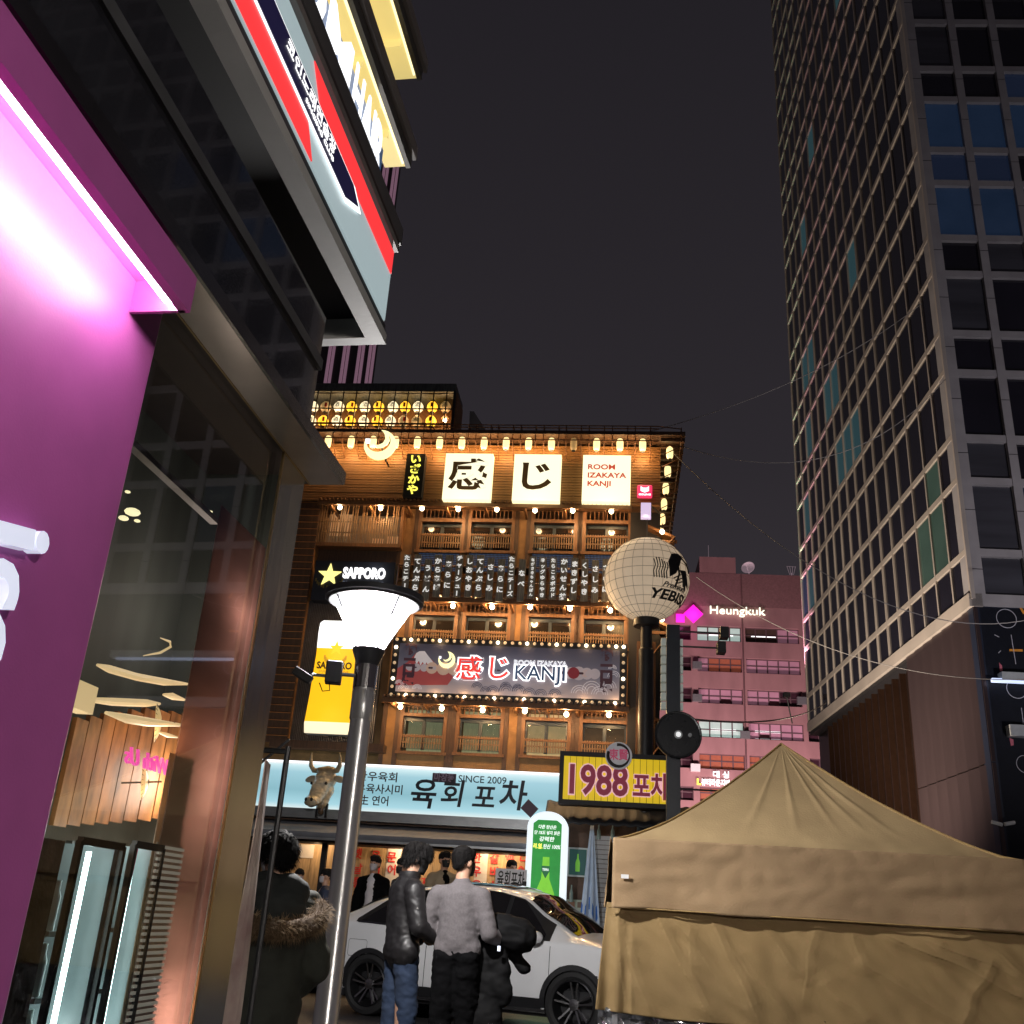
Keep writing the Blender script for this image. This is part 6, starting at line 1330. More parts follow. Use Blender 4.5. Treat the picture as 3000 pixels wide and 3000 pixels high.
b = MB().grid(rows); n = len(rows[0]); b.f.append(tuple(range(n))); b.m.append(0); o = len(b.v) - n; b.f.append(tuple(range(o, o + n))[::-1]); b.m.append(0)
bo = b.build('body', car, t, smooth=True); md = bo.modifiers.new('s', 'SUBSURF'); md.levels = md.render_levels = 2
me = bpy.data.meshes.new_from_object(bo.evaluated_get(C.evaluated_depsgraph_get())); bo.modifiers.clear(); bo.data = me; me.name = 'body'
bm = bmesh.new(); bm.from_mesh(me); kill = []
for f in bm.faces:
    p = f.calc_center_median()
    if abs(p.y) > .5 and any((p.x - wx) ** 2 + (p.z - .365) ** 2 < .405 ** 2 for wx in (-1.43, 1.42)): kill.append(f)
bmesh.ops.delete(bm, geom=kill, context='FACES'); bm.to_mesh(me); bm.free(); me.polygons.foreach_set('use_smooth', [True] * len(me.polygons))
box('underbody', -2.1, 2.1, -.82, .82, .2, .5, cblk, t)
def patch(nm, x0, x1, fz0, fz1, m, off=.006, nx_=14, nz=6, par=t, side=-1):
    rows = []
    for j in range(nz + 1):
        row = []
        for i in range(nx_ + 1):
            x = x0 + (x1 - x0) * i / nx_; z0_, z1_ = fz0(x), fz1(x); z = z0_ + (z1_ - z0_) * j / nz; row.append(Vector((x, side * (body_y(x, z) + off), z)))
        rows.append(row)
    return MB().grid(rows).build(nm, m, par, smooth=True)
zb_f = lambda x: sec(x)[2] + .03
zt_f = lambda x: sec(x)[4] - .035
for sd in (-1, 1):
    patch('window_trim', -1.74, 1.08, lambda x: zb_f(x) - .02, lambda x: max(zb_f(x) + .0, min(zt_f(x) + .012, zb_f(x) + (x + 1.74) * .8 + .02)), cblk, .004, 30, par=t, side=sd)
    for x0, x1 in ((-1.66, -.62), (-.56, .40), (.46, 1.0)):
        patch('side_window', x0, x1, zb_f, lambda x: max(zb_f(x), min(zt_f(x), zb_f(x) + (x + 1.66) * .75, zb_f(x) + (1.06 - x) * .95)), cgl, .012, 16, par=t, side=sd)
    patch('chrome_strip', -1.7, .95, lambda x: zb_f(x) - .028, lambda x: zb_f(x) - .012, chrome, .012, 20, 1, side=sd)
    patch('sill', -1.0, 1.0, lambda x: .27, lambda x: .40, cblk, .012, 10, 2, side=sd); patch('sill_trim', -1.05, 1.05, lambda x: .25, lambda x: .285, chrome, .02, 10, 1, side=sd)
    for x in (-.6, .44): MB().tube([(x - .03 * max(0, .7 - z), sd * (body_y(x, z) + .001), z) for z in [.40 + .055 * i for i in range(12)]], .004, 4).build('door_seam', cblk, t)
    MB().tube([(1.10 + .0 * z, sd * (body_y(1.10, z) + .001), z) for z in [.42 + .05 * i for i in range(12)]], .004, 4).build('door_seam', cblk, t)
    for x in (-.5, .62): MB().box(x, x + .2, sd * body_y(x, .9) - .02, sd * body_y(x, .9) + .02, .885, .915).build('door_handle', chrome, t, bevel=.008)
    v, f = ell((.93, sd * 1.03, 1.06), (.10, .12, .075), 14, 10); m_ = MB().add(v, f).build('mirror', car, t, smooth=True); box('mirror_arm', .93, .99, sd * .97 - .06, sd * .97 + .06, .99, 1.03, cblk, m_)
    patch('tail_light', -2.27, -1.9, lambda x: .93 + (x + 2.27) * .12, lambda x: 1.035 + .0 * x, glow('lit_tail_red', (1, .02, .02), .9) if 'lit_tail_red' not in bpy.data.materials else bpy.data.materials['lit_tail_red'], .008, 8, 3, side=sd)
    patch('headlight', 1.95, 2.25, lambda x: sec(x)[2] - .16, lambda x: sec(x)[2] - .03, mat('headlight_glass', (.4, .42, .45), .08, metal=.5) if 'headlight_glass' not in bpy.data.materials else bpy.data.materials['headlight_glass'], .008, 8, 3, side=sd)
lo = [(-1.78, .88), (-1.52, .88), (-1.5, .86), (-1.5, .70), (-1.52, .68), (-1.78, .68), (-1.8, .70), (-1.8, .86)]
MB().tube([(x, -(body_y(x, z) + .002), z) for x, z in lo], .004, 4, close=True).build('fuel_flap_seam', mat('grey_seam', (.2, .2, .21), .5), t)
def top_patch(nm, x0, x1, q, m, inset=.05):
    rows = []
    for i in range(13):
        x = x0 + (x1 - x0) * i / 12; h = half(x); (ry, rz), (my, mz), (_, rf) = h[-3], h[-2], h[-1]; rows.append([])
        for j in range(13):
            y = (j / 6 - 1) * (ry - inset); a = abs(y); z = rf + (mz - rf) * a / my if a < my else mz + (rz - mz) * (a - my) / (ry - my); rows[-1].append(Vector((x, y, z + .012)))
    MB().grid(rows).build(nm, m, t, smooth=True)
top_patch('windscreen', .66, 1.36, 0, cgl, .02); top_patch('rear_window', -1.9, -1.12, 0, cgl, .06); top_patch('sunroof', -.9, .35, 0, cgl, .16)
tyre = mat('tyre_rubber', (.016, .016, .017), .75, bump=.2); rimm = mat('dark_machined_alloy', (.45, .45, .46), .25, metal=1); rimd = mat('dark_alloy', (.03, .03, .033), .35, metal=.7)
for x in (-1.43, 1.42):
    for sd in (-1, 1):
        ar = MB()
        zs_ = [(.43 * math.cos(rad(a)), .36 + .43 * math.sin(rad(a))) for a in range(-12, 193, 8)]
        ar.add([(x + px, sd * (body_y(x + px, max(z, .3)) + .016), z) for px, z in zs_] + [(x + px * .86, sd * (body_y(x + px, max(z, .3)) + .016), .36 + (z - .36) * .86) for px, z in zs_] + [(x + px * .86, sd * .6, .36 + (z - .36) * .86) for px, z in zs_],
               [(i, i + 1, i + 1 + len(zs_), i + len(zs_)) for i in range(len(zs_) - 1)] + [(i + len(zs_), i + 1 + len(zs_), i + 1 + 2 * len(zs_), i + 2 * len(zs_)) for i in range(len(zs_) - 1)])
        ar.build('arch_trim', cblk, t)
        MB().add([(x + .40 * math.cos(rad(a)), sd * .62, .36 + .40 * math.sin(rad(a))) for a in range(0, 360, 12)], [tuple(range(30))]).build('wheel_well', M['black'], t)
        w = bpy.data.objects.new('wheel', None); COL.objects.link(w); w.parent = t; w.location = (x, sd * .83, .365); w.rotation_euler = (rad(90) if sd < 0 else rad(-90), 0, rad(0))
        def L2(pr, n, m_, nm): return MB().lathe(pr, n, caps=False).build(nm, m_, w, smooth=True)
        L2([(.245, -.1), (.265, .11), (.30, .135), (.345, .125), (.365, .09), (.367, 0), (.36, -.1), (.25, -.12)], 40, tyre, 'tyre')
        L2([(.25, .06), (.262, .118), (.25, .124), (.235, .09), (.2, -.04), (.02, -.05)], 40, rimd, 'rim')
        sp = MB(); random.seed(2)
        for k in range(5):
            for da in (-.15, .15):
                a = 2 * PI * k / 5 + .3; p = lambda r, dd: (r * math.cos(a + dd), r * math.sin(a + dd))
                i0, i1, o0, o1 = p(.05, da * 2 - .18), p(.05, da * 2 + .18), p(.245, da * 1.25 - .045), p(.245, da * 1.25 + .045)
                sp.add([(*i0, .07), (*i1, .07), (*o1, .105), (*o0, .105), (*i0, .03), (*i1, .03), (*o1, .06), (*o0, .06)], [(0, 1, 2, 3), (4, 7, 6, 5), (0, 4, 5, 1), (1, 5, 6, 2), (2, 6, 7, 3), (3, 7, 4, 0)])
        sp.lathe([(.06, .03), (.06, .085), (.02, .09)], 16); sp.build('spoke', rimm, w)
box('number_plate', -2.385, -2.375, -.25, .25, .75, .86, M['white_paint'], t)
# ================================================================ people
skin = mat('skin', (.48, .27, .18), .5, var=.06, scale=20); hairm = mat('black_hair', (.010, .009, .009), .8, spec=.15, var=.4, scale=60, stretch=(1, 1, .2), bump=.5, bscale=160); mask_k = mat('black_mask', (.012, .012, .013), .7); mask_w = mat('pale_mask', (.45, .42, .44), .7)
def hand(p, d, palm, s=1, curl=.5):
    """one palm and five fingers; p wrist, d hand direction, palm normal"""
    p = Vector(p); d = Vector(d).normalized(); n = Vector(palm).normalized(); a = d.cross(n).normalized(); out = []
    out.append(('c', p, p + d * .075 * s, .024 * s, .03 * s)); out.append(('c', p + d * .05 * s + a * .018 * s, p + d * .085 * s + a * .022 * s, .02 * s, .018 * s)); out.append(('c', p + d * .05 * s - a * .018 * s, p + d * .085 * s - a * .022 * s, .02 * s, .018 * s))
    for i, ln in enumerate((.068, .078, .073, .058)):
        b_ = p + d * .09 * s + a * (.03 - .02 * i) * s; k1 = b_ + (d * (1 - .3 * curl) + n * .5 * curl).normalized() * ln * .55 * s; k2 = k1 + (d * (1 - 1.1 * curl) + n * 1.0 * curl).normalized() * ln * .5 * s
        out += [('c', b_, k1, .0095 * s, .009 * s), ('c', k1, k2, .009 * s, .0075 * s)]
    b_ = p + d * .03 * s + a * .03 * s; k1 = b_ + (d + a * .7 + n * .4).normalized() * .04 * s; out += [('c', b_, k1, .012 * s, .0105 * s), ('c', k1, k1 + (d + n * .5).normalized() * .03 * s, .0105 * s, .0085 * s)]
    return out
def head_parts(c, yaw_=0, tilt=0, s=1):
    """skull, jaw, nose, ears, neck root; face towards +y turned by yaw"""
    Rz = Matrix.Rotation(yaw_, 3, 'Z') @ Matrix.Rotation(-tilt, 3, 'X'); c = Vector(c); q = lambda v: c + Rz @ (Vector(v) * s)
    ro = ('Z', yaw_)
    P_ = [('e', q((0, -.012, .02)), (.074 * s, .094 * s, .098 * s), ro), ('e', q((0, .03, -.05)), (.056 * s, .062 * s, .07 * s), ro), ('e', q((0, .062, -.085)), (.028 * s, .028 * s, .026 * s), ro), ('c', q((0, .086, .008)), q((0, .106, -.032)), .011 * s, .015 * s), ('c', q((-.035, .076, .022)), q((.035, .076, .022)), .014 * s, .014 * s), ('c', q((-.02, .09, -.066)), q((.02, .09, -.066)), .009 * s, .009 * s),
          ('e', q((.077, -.005, -.01)), (.014 * s, .022 * s, .032 * s), ro), ('e', q((-.077, -.005, -.01)), (.014 * s, .022 * s, .032 * s), ro)]
    return P_, q, Rz
def person(name_label, loc, heading, h=1.74, vox=.012, arms=None, head_yaw=0, head_tilt=0, group=None, legs=None, skin_extra=()):
    t = thing('person', name_label, 'person', loc, heading, group); s = h / 1.75; return t, s
def eyes(q, par, s):
    for x in (-.031, .031):
        v, f = ell(q((x, .086, .006)), (.012 * s, .006 * s, .006 * s), 8, 6); MB().add(v, f).build('eye', M['black'], par)
def mask(q, Rz, par, m, s):
    rows = []
    for i in range(8):
        z = .0 - .1 * i / 7; w = .066 * (1 - .35 * (i / 7) ** 2); rows.append([q((w * math.sin(rad(a)), .02 + (.088 - .02 * abs(i / 7 - .35)) * math.cos(rad(a)) * 1.0 + .006, z)) for a in range(-80, 81, 10)])
    MB().grid(rows).build('mask', m, par, smooth=True).modifiers.new('t', 'SOLIDIFY').thickness = .006
    for sd in (-1, 1): MB().tube([q((sd * .065, .035, -.02)), q((sd * .08, .0, .0)), q((sd * .078, -.015, .025))], .0022, 5).build('mask_strap', m, par)
def hair_cap(q, Rz, par, m, s, kind, vox=.011):
    P_ = [('e', q((0, -.022, .045)), (.086 * s, .105 * s, .092 * s), ('Z', math.atan2(Rz[1][0], Rz[0][0])))]
    ro = ('Z', math.atan2(Rz[1][0], Rz[0][0]))
    if kind == 'full': P_ += [('e', q((0, .035, .085)), (.078 * s, .075 * s, .055 * s), ro), ('e', q((0, .085, .062)), (.062 * s, .035 * s, .04 * s), ro), ('e', q((0, -.075, -.01)), (.07 * s, .045 * s, .06 * s), ro), ('e', q((.07, .0, .03)), (.022 * s, .05 * s, .05 * s), ro), ('e', q((-.07, .0, .03)), (.022 * s, .05 * s, .05 * s), ro)]
    elif kind == 'short': P_ += [('e', q((0, -.07, -.01)), (.066 * s, .04 * s, .055 * s), ro), ('e', q((0, .04, .08)), (.068 * s, .06 * s, .04 * s), ro)]
    else: P_ += [('e', q((0, .03, .085)), (.074 * s, .07 * s, .05 * s), ro), ('e', q((0, .075, .06)), (.055 * s, .03 * s, .035 * s), ro), ('e', q((0, -.07, -.005)), (.066 * s, .04 * s, .055 * s), ro)]
    amp = .016 if kind == 'full' else (.006 if kind == 'short' else .009)
    def tuft(co, n): return n * amp * (noise.noise(Vector((co.x * 38, co.y * 38, co.z * 16))) * 1.0 + noise.noise(Vector((co.x * 90, co.y * 90, co.z * 30))) * .5)
    return blob(P_, vox if kind != 'full' else .009, m, 'hair', par, 3, post=tuft)
def strands(hair, par, n, ln, seed=1):
    random.seed(seed); me = hair.data; b = MB(); vs = me.vertices
    for _i in range(n):
        v = vs[random.randrange(len(vs))]; nn = v.normal; p = v.co - nn * .004; dn = (nn * random.uniform(.25, .6) + Vector((random.gauss(0, .25), random.gauss(0, .25), -.75))).normalized(); w_ = dn.cross(nn); w_ = (w_.normalized() if w_.length > 1e-4 else dn.orthogonal()) * random.uniform(.0012, .0028); l_ = ln * random.uniform(.6, 1.3)
        m_ = p + dn * l_ * .55 + nn * .006; e_ = p + dn * l_; b.add([p - w_, p + w_, m_ + w_ * .8, e_, m_ - w_ * .8], [(0, 1, 2, 4), (4, 2, 3)])
    b.build('hair_strands', hairm, par, kind='stuff')
# ---- man in black leather jacket and jeans, seen from behind, face turned right with a mask
D1 = 9.2; pt = at(1208, 2470, D1); Hh = pt.z; s = Hh / 1.77
t = thing('person', 'man in black leather jacket, blue jeans and black mask looking right', 'person', (pt.x, pt.y, 0), rad(-66))
hc = (0, .05 * s, 1.645 * s); P_, q, Rz = head_parts(hc, rad(-8), rad(16), s * 1.0)
body = P_ + [('c', (0, -.0, 1.42 * s), (0, .03 * s, 1.6 * s), .062 * s, .056 * s), ('c', (0, 0, 1.0 * s), (0, 0, 1.32 * s), .1 * s, .1 * s), ('c', (-.09, 0, .1), (-.09, 0, .95 * s), .05, .08), ('c', (.09, .03, .1), (.09, 0, .95 * s), .05, .08), ('c', (-.19 * s, 0, 1.4 * s), (-.25 * s, .02, 1.12 * s), .05, .042), ('c', (-.25 * s, .02, 1.12 * s), (-.14 * s, .22, 1.02 * s), .042, .03), ('c', (.19 * s, 0, 1.4 * s), (.25 * s, .04, 1.12 * s), .05, .042), ('c', (.25 * s, .04, 1.12 * s), (.14 * s, .26, 1.04 * s), .042, .03)]
body += hand((-.14 * s, .22, 1.02 * s), (.5, .8, .1), (1, -.3, 0)) + hand((.14 * s, .26, 1.04 * s), (-.4, .8, .1), (-1, -.3, 0))
blob(body, .0085, skin, 'body', t, 3); eyes(q, t, s); mask(q, Rz, t, mask_k, s); strands(hair_cap(q, Rz, t, hairm, s * 1.04, 'full'), t, 4500, .045, 3)
lea = mat('black_leather', (.010, .009, .010), .5, var=.25, scale=8, bump=.25, bscale=30, coat=.2)
blob([('c', (0, -.01, .95 * s), (0, -.01, 1.36 * s), .185 * s, .18 * s, .74), ('c', (-.165 * s, -.01, 1.40 * s), (.165 * s, -.01, 1.40 * s), .085 * s, .085 * s, .9), ('c', (0, -.01, 1.42 * s), (0, .02, 1.50 * s), .10 * s, .075 * s), ('c', (-.19 * s, -.01, 1.39 * s), (-.265 * s, .0, 1.12 * s), .088 * s, .075 * s), ('c', (-.265 * s, .0, 1.12 * s), (-.16 * s, .2, 1.02 * s), .074 * s, .055 * s), ('c', (.19 * s, -.01, 1.39 * s), (.265 * s, .02, 1.12 * s), .088 * s, .075 * s), ('c', (.265 * s, .02, 1.12 * s), (.16 * s, .24, 1.03 * s), .074 * s, .055 * s), ('c', (-.09 * s, -.01, .93 * s), (.09 * s, -.01, .93 * s), .15 * s, .15 * s, .8)],
     .013, lea, 'jacket', t, 5, wr=.007, wf=9, wseed=3)
MB().lathe([(.085, 0), (.095, .03), (.09, .065), (.083, .06), (.085, .0)], 24, (0, .005, 1.475 * s), caps=False).build('collar', lea, t, smooth=True)
jean = mat('blue_denim', (.013, .026, .058), .85, var=.25, scale=6, bump=.15, bscale=60)
blob([('c', (-.085 * s, -.0, .92 * s), (-.095 * s, -.01, .48 * s), .112 * s, .088 * s), ('c', (-.095 * s, -.01, .48 * s), (-.10 * s, -.03, .06), .084 * s, .075 * s), ('c', (.085 * s, 0, .92 * s), (.10 * s, .05, .48 * s), .112 * s, .088 * s), ('c', (.10 * s, .05, .48 * s), (.10 * s, .04, .06), .084 * s, .075 * s), ('c', (-.06, 0, .96 * s), (.06, 0, .96 * s), .13 * s, .13 * s, .85)], .013, jean, 'trousers', t, 5, wr=.010, wf=9, wseed=8)
def shoes(t, pts, m):
    for (x, y) in pts: blob([('c', (x, y - .06, .045), (x, y + .12, .04), .045, .04), ('e', (x, y - .02, .08), (.045, .06, .05))], .012, m, 'shoe', t, 4)
shoem = mat('dark_shoe', (.02, .02, .02), .5); shoes(t, ((-.1, .0), (.1, .06)), shoem)
# ---- man in grey jumper holding a black padded coat
pt = at(1362, 2482, 9.0); s = pt.z / 1.76
t = thing('person', 'man in light grey fuzzy jumper and black trousers seen from behind', 'person', (pt.x, pt.y, 0), rad(-14))
hc = (0, .02 * s, 1.64 * s); P_, q, Rz = head_parts(hc, rad(-32), rad(2), s)
body = P_ + [('c', (0, -.01, 1.38 * s), (0, .01, 1.58 * s), .066 * s, .056 * s), ('c', (0, 0, 1.0 * s), (0, 0, 1.32 * s), .1 * s, .1 * s), ('c', (-.09, 0, .1), (-.09, 0, .95 * s), .05, .08), ('c', (.09, .03, .1), (.09, 0, .95 * s), .05, .08), ('c', (.2 * s, 0, 1.4 * s), (.27 * s, -.02, 1.1 * s), .05, .042), ('c', (.27 * s, -.02, 1.1 * s), (.34 * s, .2, 1.06 * s), .042, .03), ('c', (-.2 * s, 0, 1.4 * s), (-.25 * s, .04, 1.12 * s), .05, .042), ('c', (-.25 * s, .04, 1.12 * s), (-.1 * s, .24, 1.05 * s), .042, .03)]
body += hand((.34 * s, .2, 1.06 * s), (.6, .6, .0), (-.3, .2, -1)) + hand((-.1 * s, .24, 1.05 * s), (.7, .5, 0), (0, -.4, 1))
blob(body, .0085, skin, 'body', t, 3); eyes(q, t, s); mask(q, Rz, t, mask_k, s); strands(hair_cap(q, Rz, t, hairm, s * 1.0, 'short'), t, 4000, .016, 5)
grey = mat('grey_fuzzy_knit', (.125, .112, .117), .95, var=.12, scale=60, bump=.5, bscale=220)
blob([('c', (0, 0, 1.04 * s), (0, -.01, 1.34 * s), .178 * s, .165 * s, .74), ('c', (-.145 * s, -.01, 1.385 * s), (.145 * s, -.01, 1.385 * s), .078 * s, .078 * s, .9), ('c', (0, -.01, 1.40 * s), (0, 0, 1.46 * s), .10 * s, .08 * s), ('c', (-.2 * s, -.01, 1.38 * s), (-.275 * s, .0, 1.12 * s), .076 * s, .07 * s), ('c', (-.275 * s, .0, 1.12 * s), (-.12 * s, .21, 1.05 * s), .085 * s, .055 * s), ('c', (.18 * s, -.01, 1.38 * s), (.265 * s, -.03, 1.10 * s), .076 * s, .072 * s), ('c', (.265 * s, -.03, 1.10 * s), (.345 * s, .16, 1.06 * s), .072 * s, .052 * s), ('c', (-.06 * s, 0, .98 * s), (.06 * s, 0, .98 * s), .142 * s, .142 * s, .8)],
     .012, grey, 'jumper', t, 5, wr=.006, wf=8, wseed=21)
blk = mat('black_cloth', (.004, .004, .0045), .95, spec=.06, var=.3, bump=.2)
blob([('c', (-.085 * s, -.0, .92 * s), (-.10 * s, -.0, .48 * s), .115 * s, .095 * s), ('c', (-.10 * s, -.0, .48 * s), (-.11 * s, -.02, .06), .092 * s, .085 * s), ('c', (.085 * s, 0, .92 * s), (.10 * s, .03, .48 * s), .115 * s, .095 * s), ('c', (.10 * s, .03, .48 * s), (.11 * s, .03, .06), .092 * s, .085 * s), ('c', (-.06, 0, .95 * s), (.06, 0, .95 * s), .13 * s, .13 * s, .85)], .014, blk, 'trousers', t, 4, wr=.012, wf=9)
shoes(t, ((-.11, .0), (.11, .05)), shoem)
pad = mat('black_nylon', (.004, .004, .0045), .75, spec=.15, var=.2, bump=.15, bscale=14)
pw = t.matrix_basis if False else None
c2 = thing('padded_coat', 'black padded coat hanging over the arm of the man in grey', 'coat', (pt.x, pt.y, 0), rad(-14))
def quilt(co, n): return n * (.007 * abs(math.sin(co.z * 17 + co.x * 5)) - .004)
blob([('c', (.16 * s, .12, 1.14 * s), (.48 * s, .16, 1.10 * s), .11 * s, .14 * s), ('e', (.40 * s, .14, 1.13 * s), (.24 * s, .12 * s, .12 * s), ('Y', rad(18))), ('c', (.30 * s, .2, 1.08 * s), (.52 * s, .22, .86 * s), .06 * s, .05 * s), ('c', (.20 * s, .14, 1.02 * s), (.22 * s, .10, .40 * s), .12 * s, .17 * s, .6), ('c', (.28 * s, .12, .95 * s), (.36 * s, .1, .66 * s), .12 * s, .10 * s, .6), ('c', (.12 * s, .08, .8 * s), (.12 * s, .05, .30 * s), .1 * s, .12 * s, .7), ('c', (.24 * s, .08, .46 * s), (.26 * s, .05, .24 * s), .15 * s, .12 * s, .6)], .013, pad, 'shell', c2, 5, wr=.012, wf=7, wseed=5, post=quilt)
zp = thing('phone_light', 'small lit phone end showing in the hand of the man in grey', 'phone', t.location + Matrix.Rotation(rad(-14), 3, 'Z') @ Vector((.35 * s, -.02, 1.0 * s)))
MB().box(-.012, .012, -.005, .005, -.02, .02).build('case', glow('lit_phone', (.8, .85, 1), 1.2), zp)
# ---- person in hooded parka with fur trim at the left
pt = at(822, 2446, 6.0); s = pt.z / 1.70
t = thing('person', 'dark haired person in a dark parka with a brown fur trimmed hood, from behind', 'person', (pt.x, pt.y, 0), rad(22))
hc = (0, .02, 1.585 * s); P_, q, Rz = head_parts(hc, rad(30), rad(6), s * .98)
body = P_ + [('c', (0, -.01, 1.36 * s), (0, .01, 1.53 * s), .062 * s, .056 * s), ('c', (0, 0, .9 * s), (0, 0, 1.26 * s), .1 * s, .1 * s), ('c', (-.09, 0, .1), (-.09, 0, .9 * s), .05, .08), ('c', (.09, .03, .1), (.09, 0, .9 * s), .05, .08), ('c', (.2 * s, 0, 1.3 * s), (.24 * s, .04, 1.05 * s), .05, .042), ('c', (.24 * s, .04, 1.05 * s), (.14 * s, .2, .95 * s), .042, .03), ('c', (-.2 * s, 0, 1.3 * s), (-.24 * s, .04, 1.05 * s), .05, .042), ('c', (-.24 * s, .04, 1.05 * s), (-.14 * s, .2, .95 * s), .042, .03)]
body += hand((.14 * s, .2, .95 * s), (-.6, .6, .0), (0, -.4, 1)) + hand((-.14 * s, .2, .95 * s), (.6, .6, 0), (0, -.4, 1))
blob(body, .0095, skin, 'body', t, 3); eyes(q, t, s); mask(q, Rz, t, mask_w, s); strands(hair_cap(q, Rz, t, hairm, s * 1.04, 'full'), t, 5500, .04, 7)
olive = mat('dark_olive_nylon', (.034, .036, .026), .8, var=.25, scale=6, bump=.2, bscale=22)
blob([('c', (0, 0, .72 * s), (0, -.01, 1.24 * s), .24 * s, .23 * s, .8), ('c', (-.17 * s, -.01, 1.29 * s), (.17 * s, -.01, 1.29 * s), .11 * s, .11 * s), ('c', (-.21 * s, -.01, 1.29 * s), (-.30 * s, .02, 1.0 * s), .11 * s, .10 * s), ('c', (-.30 * s, .02, 1.0 * s), (-.2 * s, .18, .84 * s), .10 * s, .075 * s), ('c', (.21 * s, -.01, 1.29 * s), (.30 * s, .02, 1.0 * s), .11 * s, .10 * s), ('c', (.30 * s, .02, 1.0 * s), (.2 * s, .18, .84 * s), .10 * s, .075 * s), ('c', (0, 0, .6 * s), (0, 0, .8 * s), .25 * s, .25 * s, .85)], .014, olive, 'parka', t, 5, wr=.014, wf=6, wseed=12)
hood_m = mat('grey_green_lining', (.025, .028, .025), .8, var=.2, bump=.2)
blob([('c', (-.09 * s, -.10, 1.38 * s), (.09 * s, -.10, 1.38 * s), .10 * s, .10 * s), ('c', (-.1 * s, .03, 1.41 * s), (-.06 * s, -.12, 1.42 * s), .07 * s, .08 * s), ('c', (.1 * s, .03, 1.41 * s), (.06 * s, -.12, 1.42 * s), .07 * s, .08 * s), ('e', (0, -.17, 1.30 * s), (.17 * s, .08, .12 * s))], .013, hood_m, 'hood', t, 5, wr=.01, wf=9)
random.seed(4); furs = MB()
path = [Vector((.27 * s * math.cos(rad(a)), -.09 - .2 * math.sin(rad(a)) * 1.0, 1.30 * s - .105 * math.sin(rad(a)))) for a in range(-10, 191, 4)]
for i in range(7500):
    k = random.random() * (len(path) - 1); p = path[int(k)].lerp(path[min(len(path) - 1, int(k) + 1)], k % 1); n_ = Vector((random.gauss(0, 1), random.gauss(-.35, 1), random.gauss(.1, 1))).normalized()
    p = p + n_ * random.uniform(.0, .05); d_ = (n_ + Vector((random.gauss(0, .35), random.gauss(0, .3), random.gauss(-.25, .3)))).normalized(); ln = random.uniform(.03, .065); w_ = d_.orthogonal().normalized() * .0016
    e_ = p + d_ * ln; md_ = p + d_ * ln * .5 + Vector((0, 0, .003)); furs.add([p - w_, p + w_, md_ + w_ * .7, e_ + Vector((0, 0, -.008)), md_ - w_ * .7], [(0, 1, 2, 4), (4, 2, 3)])
furs.build('fur_trim', mat('brown_fur', (.20, .11, .045), .7, var=.55, scale=9, color2=(.5, .34, .18)), t, kind='stuff')
MB().tube(path, .05, 10).build('fur_base', mat('dark_fur_base', (.1, .06, .03), .9), t, smooth=True)
blob([('c', (-.1, 0, .85 * s), (-.1, 0, .08), .11, .085), ('c', (.1, 0, .85 * s), (.1, .04, .08), .11, .085)], .018, blk, 'trousers', t, 4); shoes(t, ((-.1, .0), (.1, .05)), shoem)
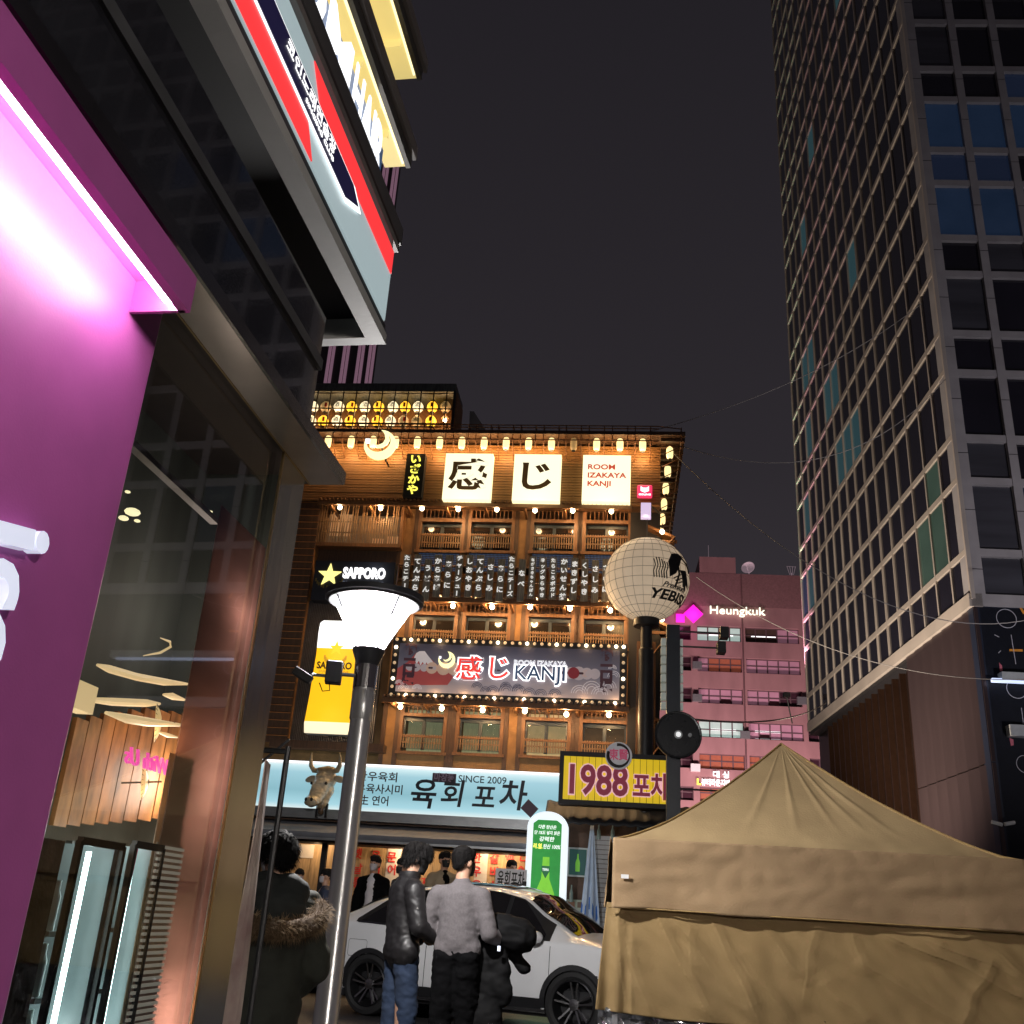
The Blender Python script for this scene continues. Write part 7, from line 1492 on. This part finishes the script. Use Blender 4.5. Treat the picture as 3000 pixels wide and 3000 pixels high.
# ---- people in front of the restaurant
PT = K.w(0, -1.6, .3)
def bystander(label, px, py, D, head, m_top, m_in=None, msk=None, hk='mid', arms=0, gw_=.3, tilt=0):
    pt = at(px, py, D); s = (pt.z - gw_) / 1.75
    t = thing('person', label, 'person', (pt.x, pt.y, gw_), head); P_, q, Rz = head_parts((0, .01, 1.635 * s), 0, rad(tilt), s)
    body = P_ + [('c', (0, 0, 1.40 * s), (0, .01, 1.57 * s), .06 * s, .054 * s), ('c', (0, 0, .95 * s), (0, 0, 1.36 * s), .11 * s, .12 * s)]
    for sd in (-1, 1): body += [('c', (sd * .09, 0, .1), (sd * .09, 0, .95 * s), .05, .07), ('c', (sd * .19 * s, 0, 1.38 * s), (sd * .25 * s, 0, 1.1 * s), .045, .04), ('c', (sd * .25 * s, 0, 1.1 * s), (sd * .24 * s, .08, .84 * s), .038, .028)] + hand((sd * .24 * s, .08, .84 * s), (0, .2, -1), (-sd, .2, 0))
    blob(body, .0125, skin, 'body', t, 3); eyes(q, t, s); hair_cap(q, Rz, t, hairm, s, hk, .013)
    if msk: mask(q, Rz, t, msk, s)
    top = [('c', (0, 0, .92 * s), (0, 0, 1.34 * s), .175 * s, .17 * s, .72), ('c', (-.16 * s, 0, 1.39 * s), (.16 * s, 0, 1.39 * s), .075 * s, .075 * s)]
    for sd in (-1, 1): top += [('c', (sd * .19 * s, 0, 1.38 * s), (sd * .26 * s, 0, 1.1 * s), .078 * s, .068 * s), ('c', (sd * .26 * s, 0, 1.1 * s), (sd * .245 * s, .08, .86 * s), .066 * s, .052 * s)]
    blob(top, .018, m_top, 'coat', t, 4, wr=.014, wf=8, wseed=px * .01)
    if m_in: blob([('c', (0, .075, .95 * s), (0, .07, 1.38 * s), .085 * s, .075 * s, .85), ('c', (0, .04, 1.38 * s), (0, .03, 1.45 * s), .08 * s, .06 * s)], .015, m_in, 'shirt', t, 4, wr=.008)
    blob([('c', (-.09 * s, 0, .92 * s), (-.1 * s, 0, .08), .11 * s, .08 * s), ('c', (.09 * s, 0, .92 * s), (.1 * s, 0, .08), .11 * s, .08 * s)], .02, blk, 'trousers', t, 4); shoes(t, ((-.1, .0), (.1, .0)), shoem)
    return t
white_tee = mat('white_shirt', (.55, .53, .56), .85, bump=.1); navy_c = mat('navy_coat', (.016, .018, .028), .8, var=.2); beige_v = mat('beige_vest', (.3, .24, .16), .85, var=.1)
F = PI + K.az
bystander('person in long black coat over a white shirt facing the lane', *ZC(567, 577), 16.1, F - rad(12), blk, white_tee, mask_w)
bystander('person in beige vest over black with a black mask', *ZC(893, 558), 16.9, F + rad(35), beige_v, blk, mask_k)
bystander('person in dark coat half hidden behind the man in the leather jacket', *ZC(698, 592), 16.5, F - rad(50), navy_c, None, mask_k)
bystander('person with a pale mask at the far left of the restaurant front', *ZC(208, 640), 15.6, F + rad(20), navy_c, None, mask_w)
bystander('person in navy coat just left of the street lamp pole', *ZC(338, 640), 15.4, F - rad(70), mat('blue_navy_coat', (.03, .04, .075), .8), None, mask_w)
bystander('person behind the white board sign with only the head showing', *ZC(1208, 598), 18.3, F + rad(30), navy_c, None, None, 'short')
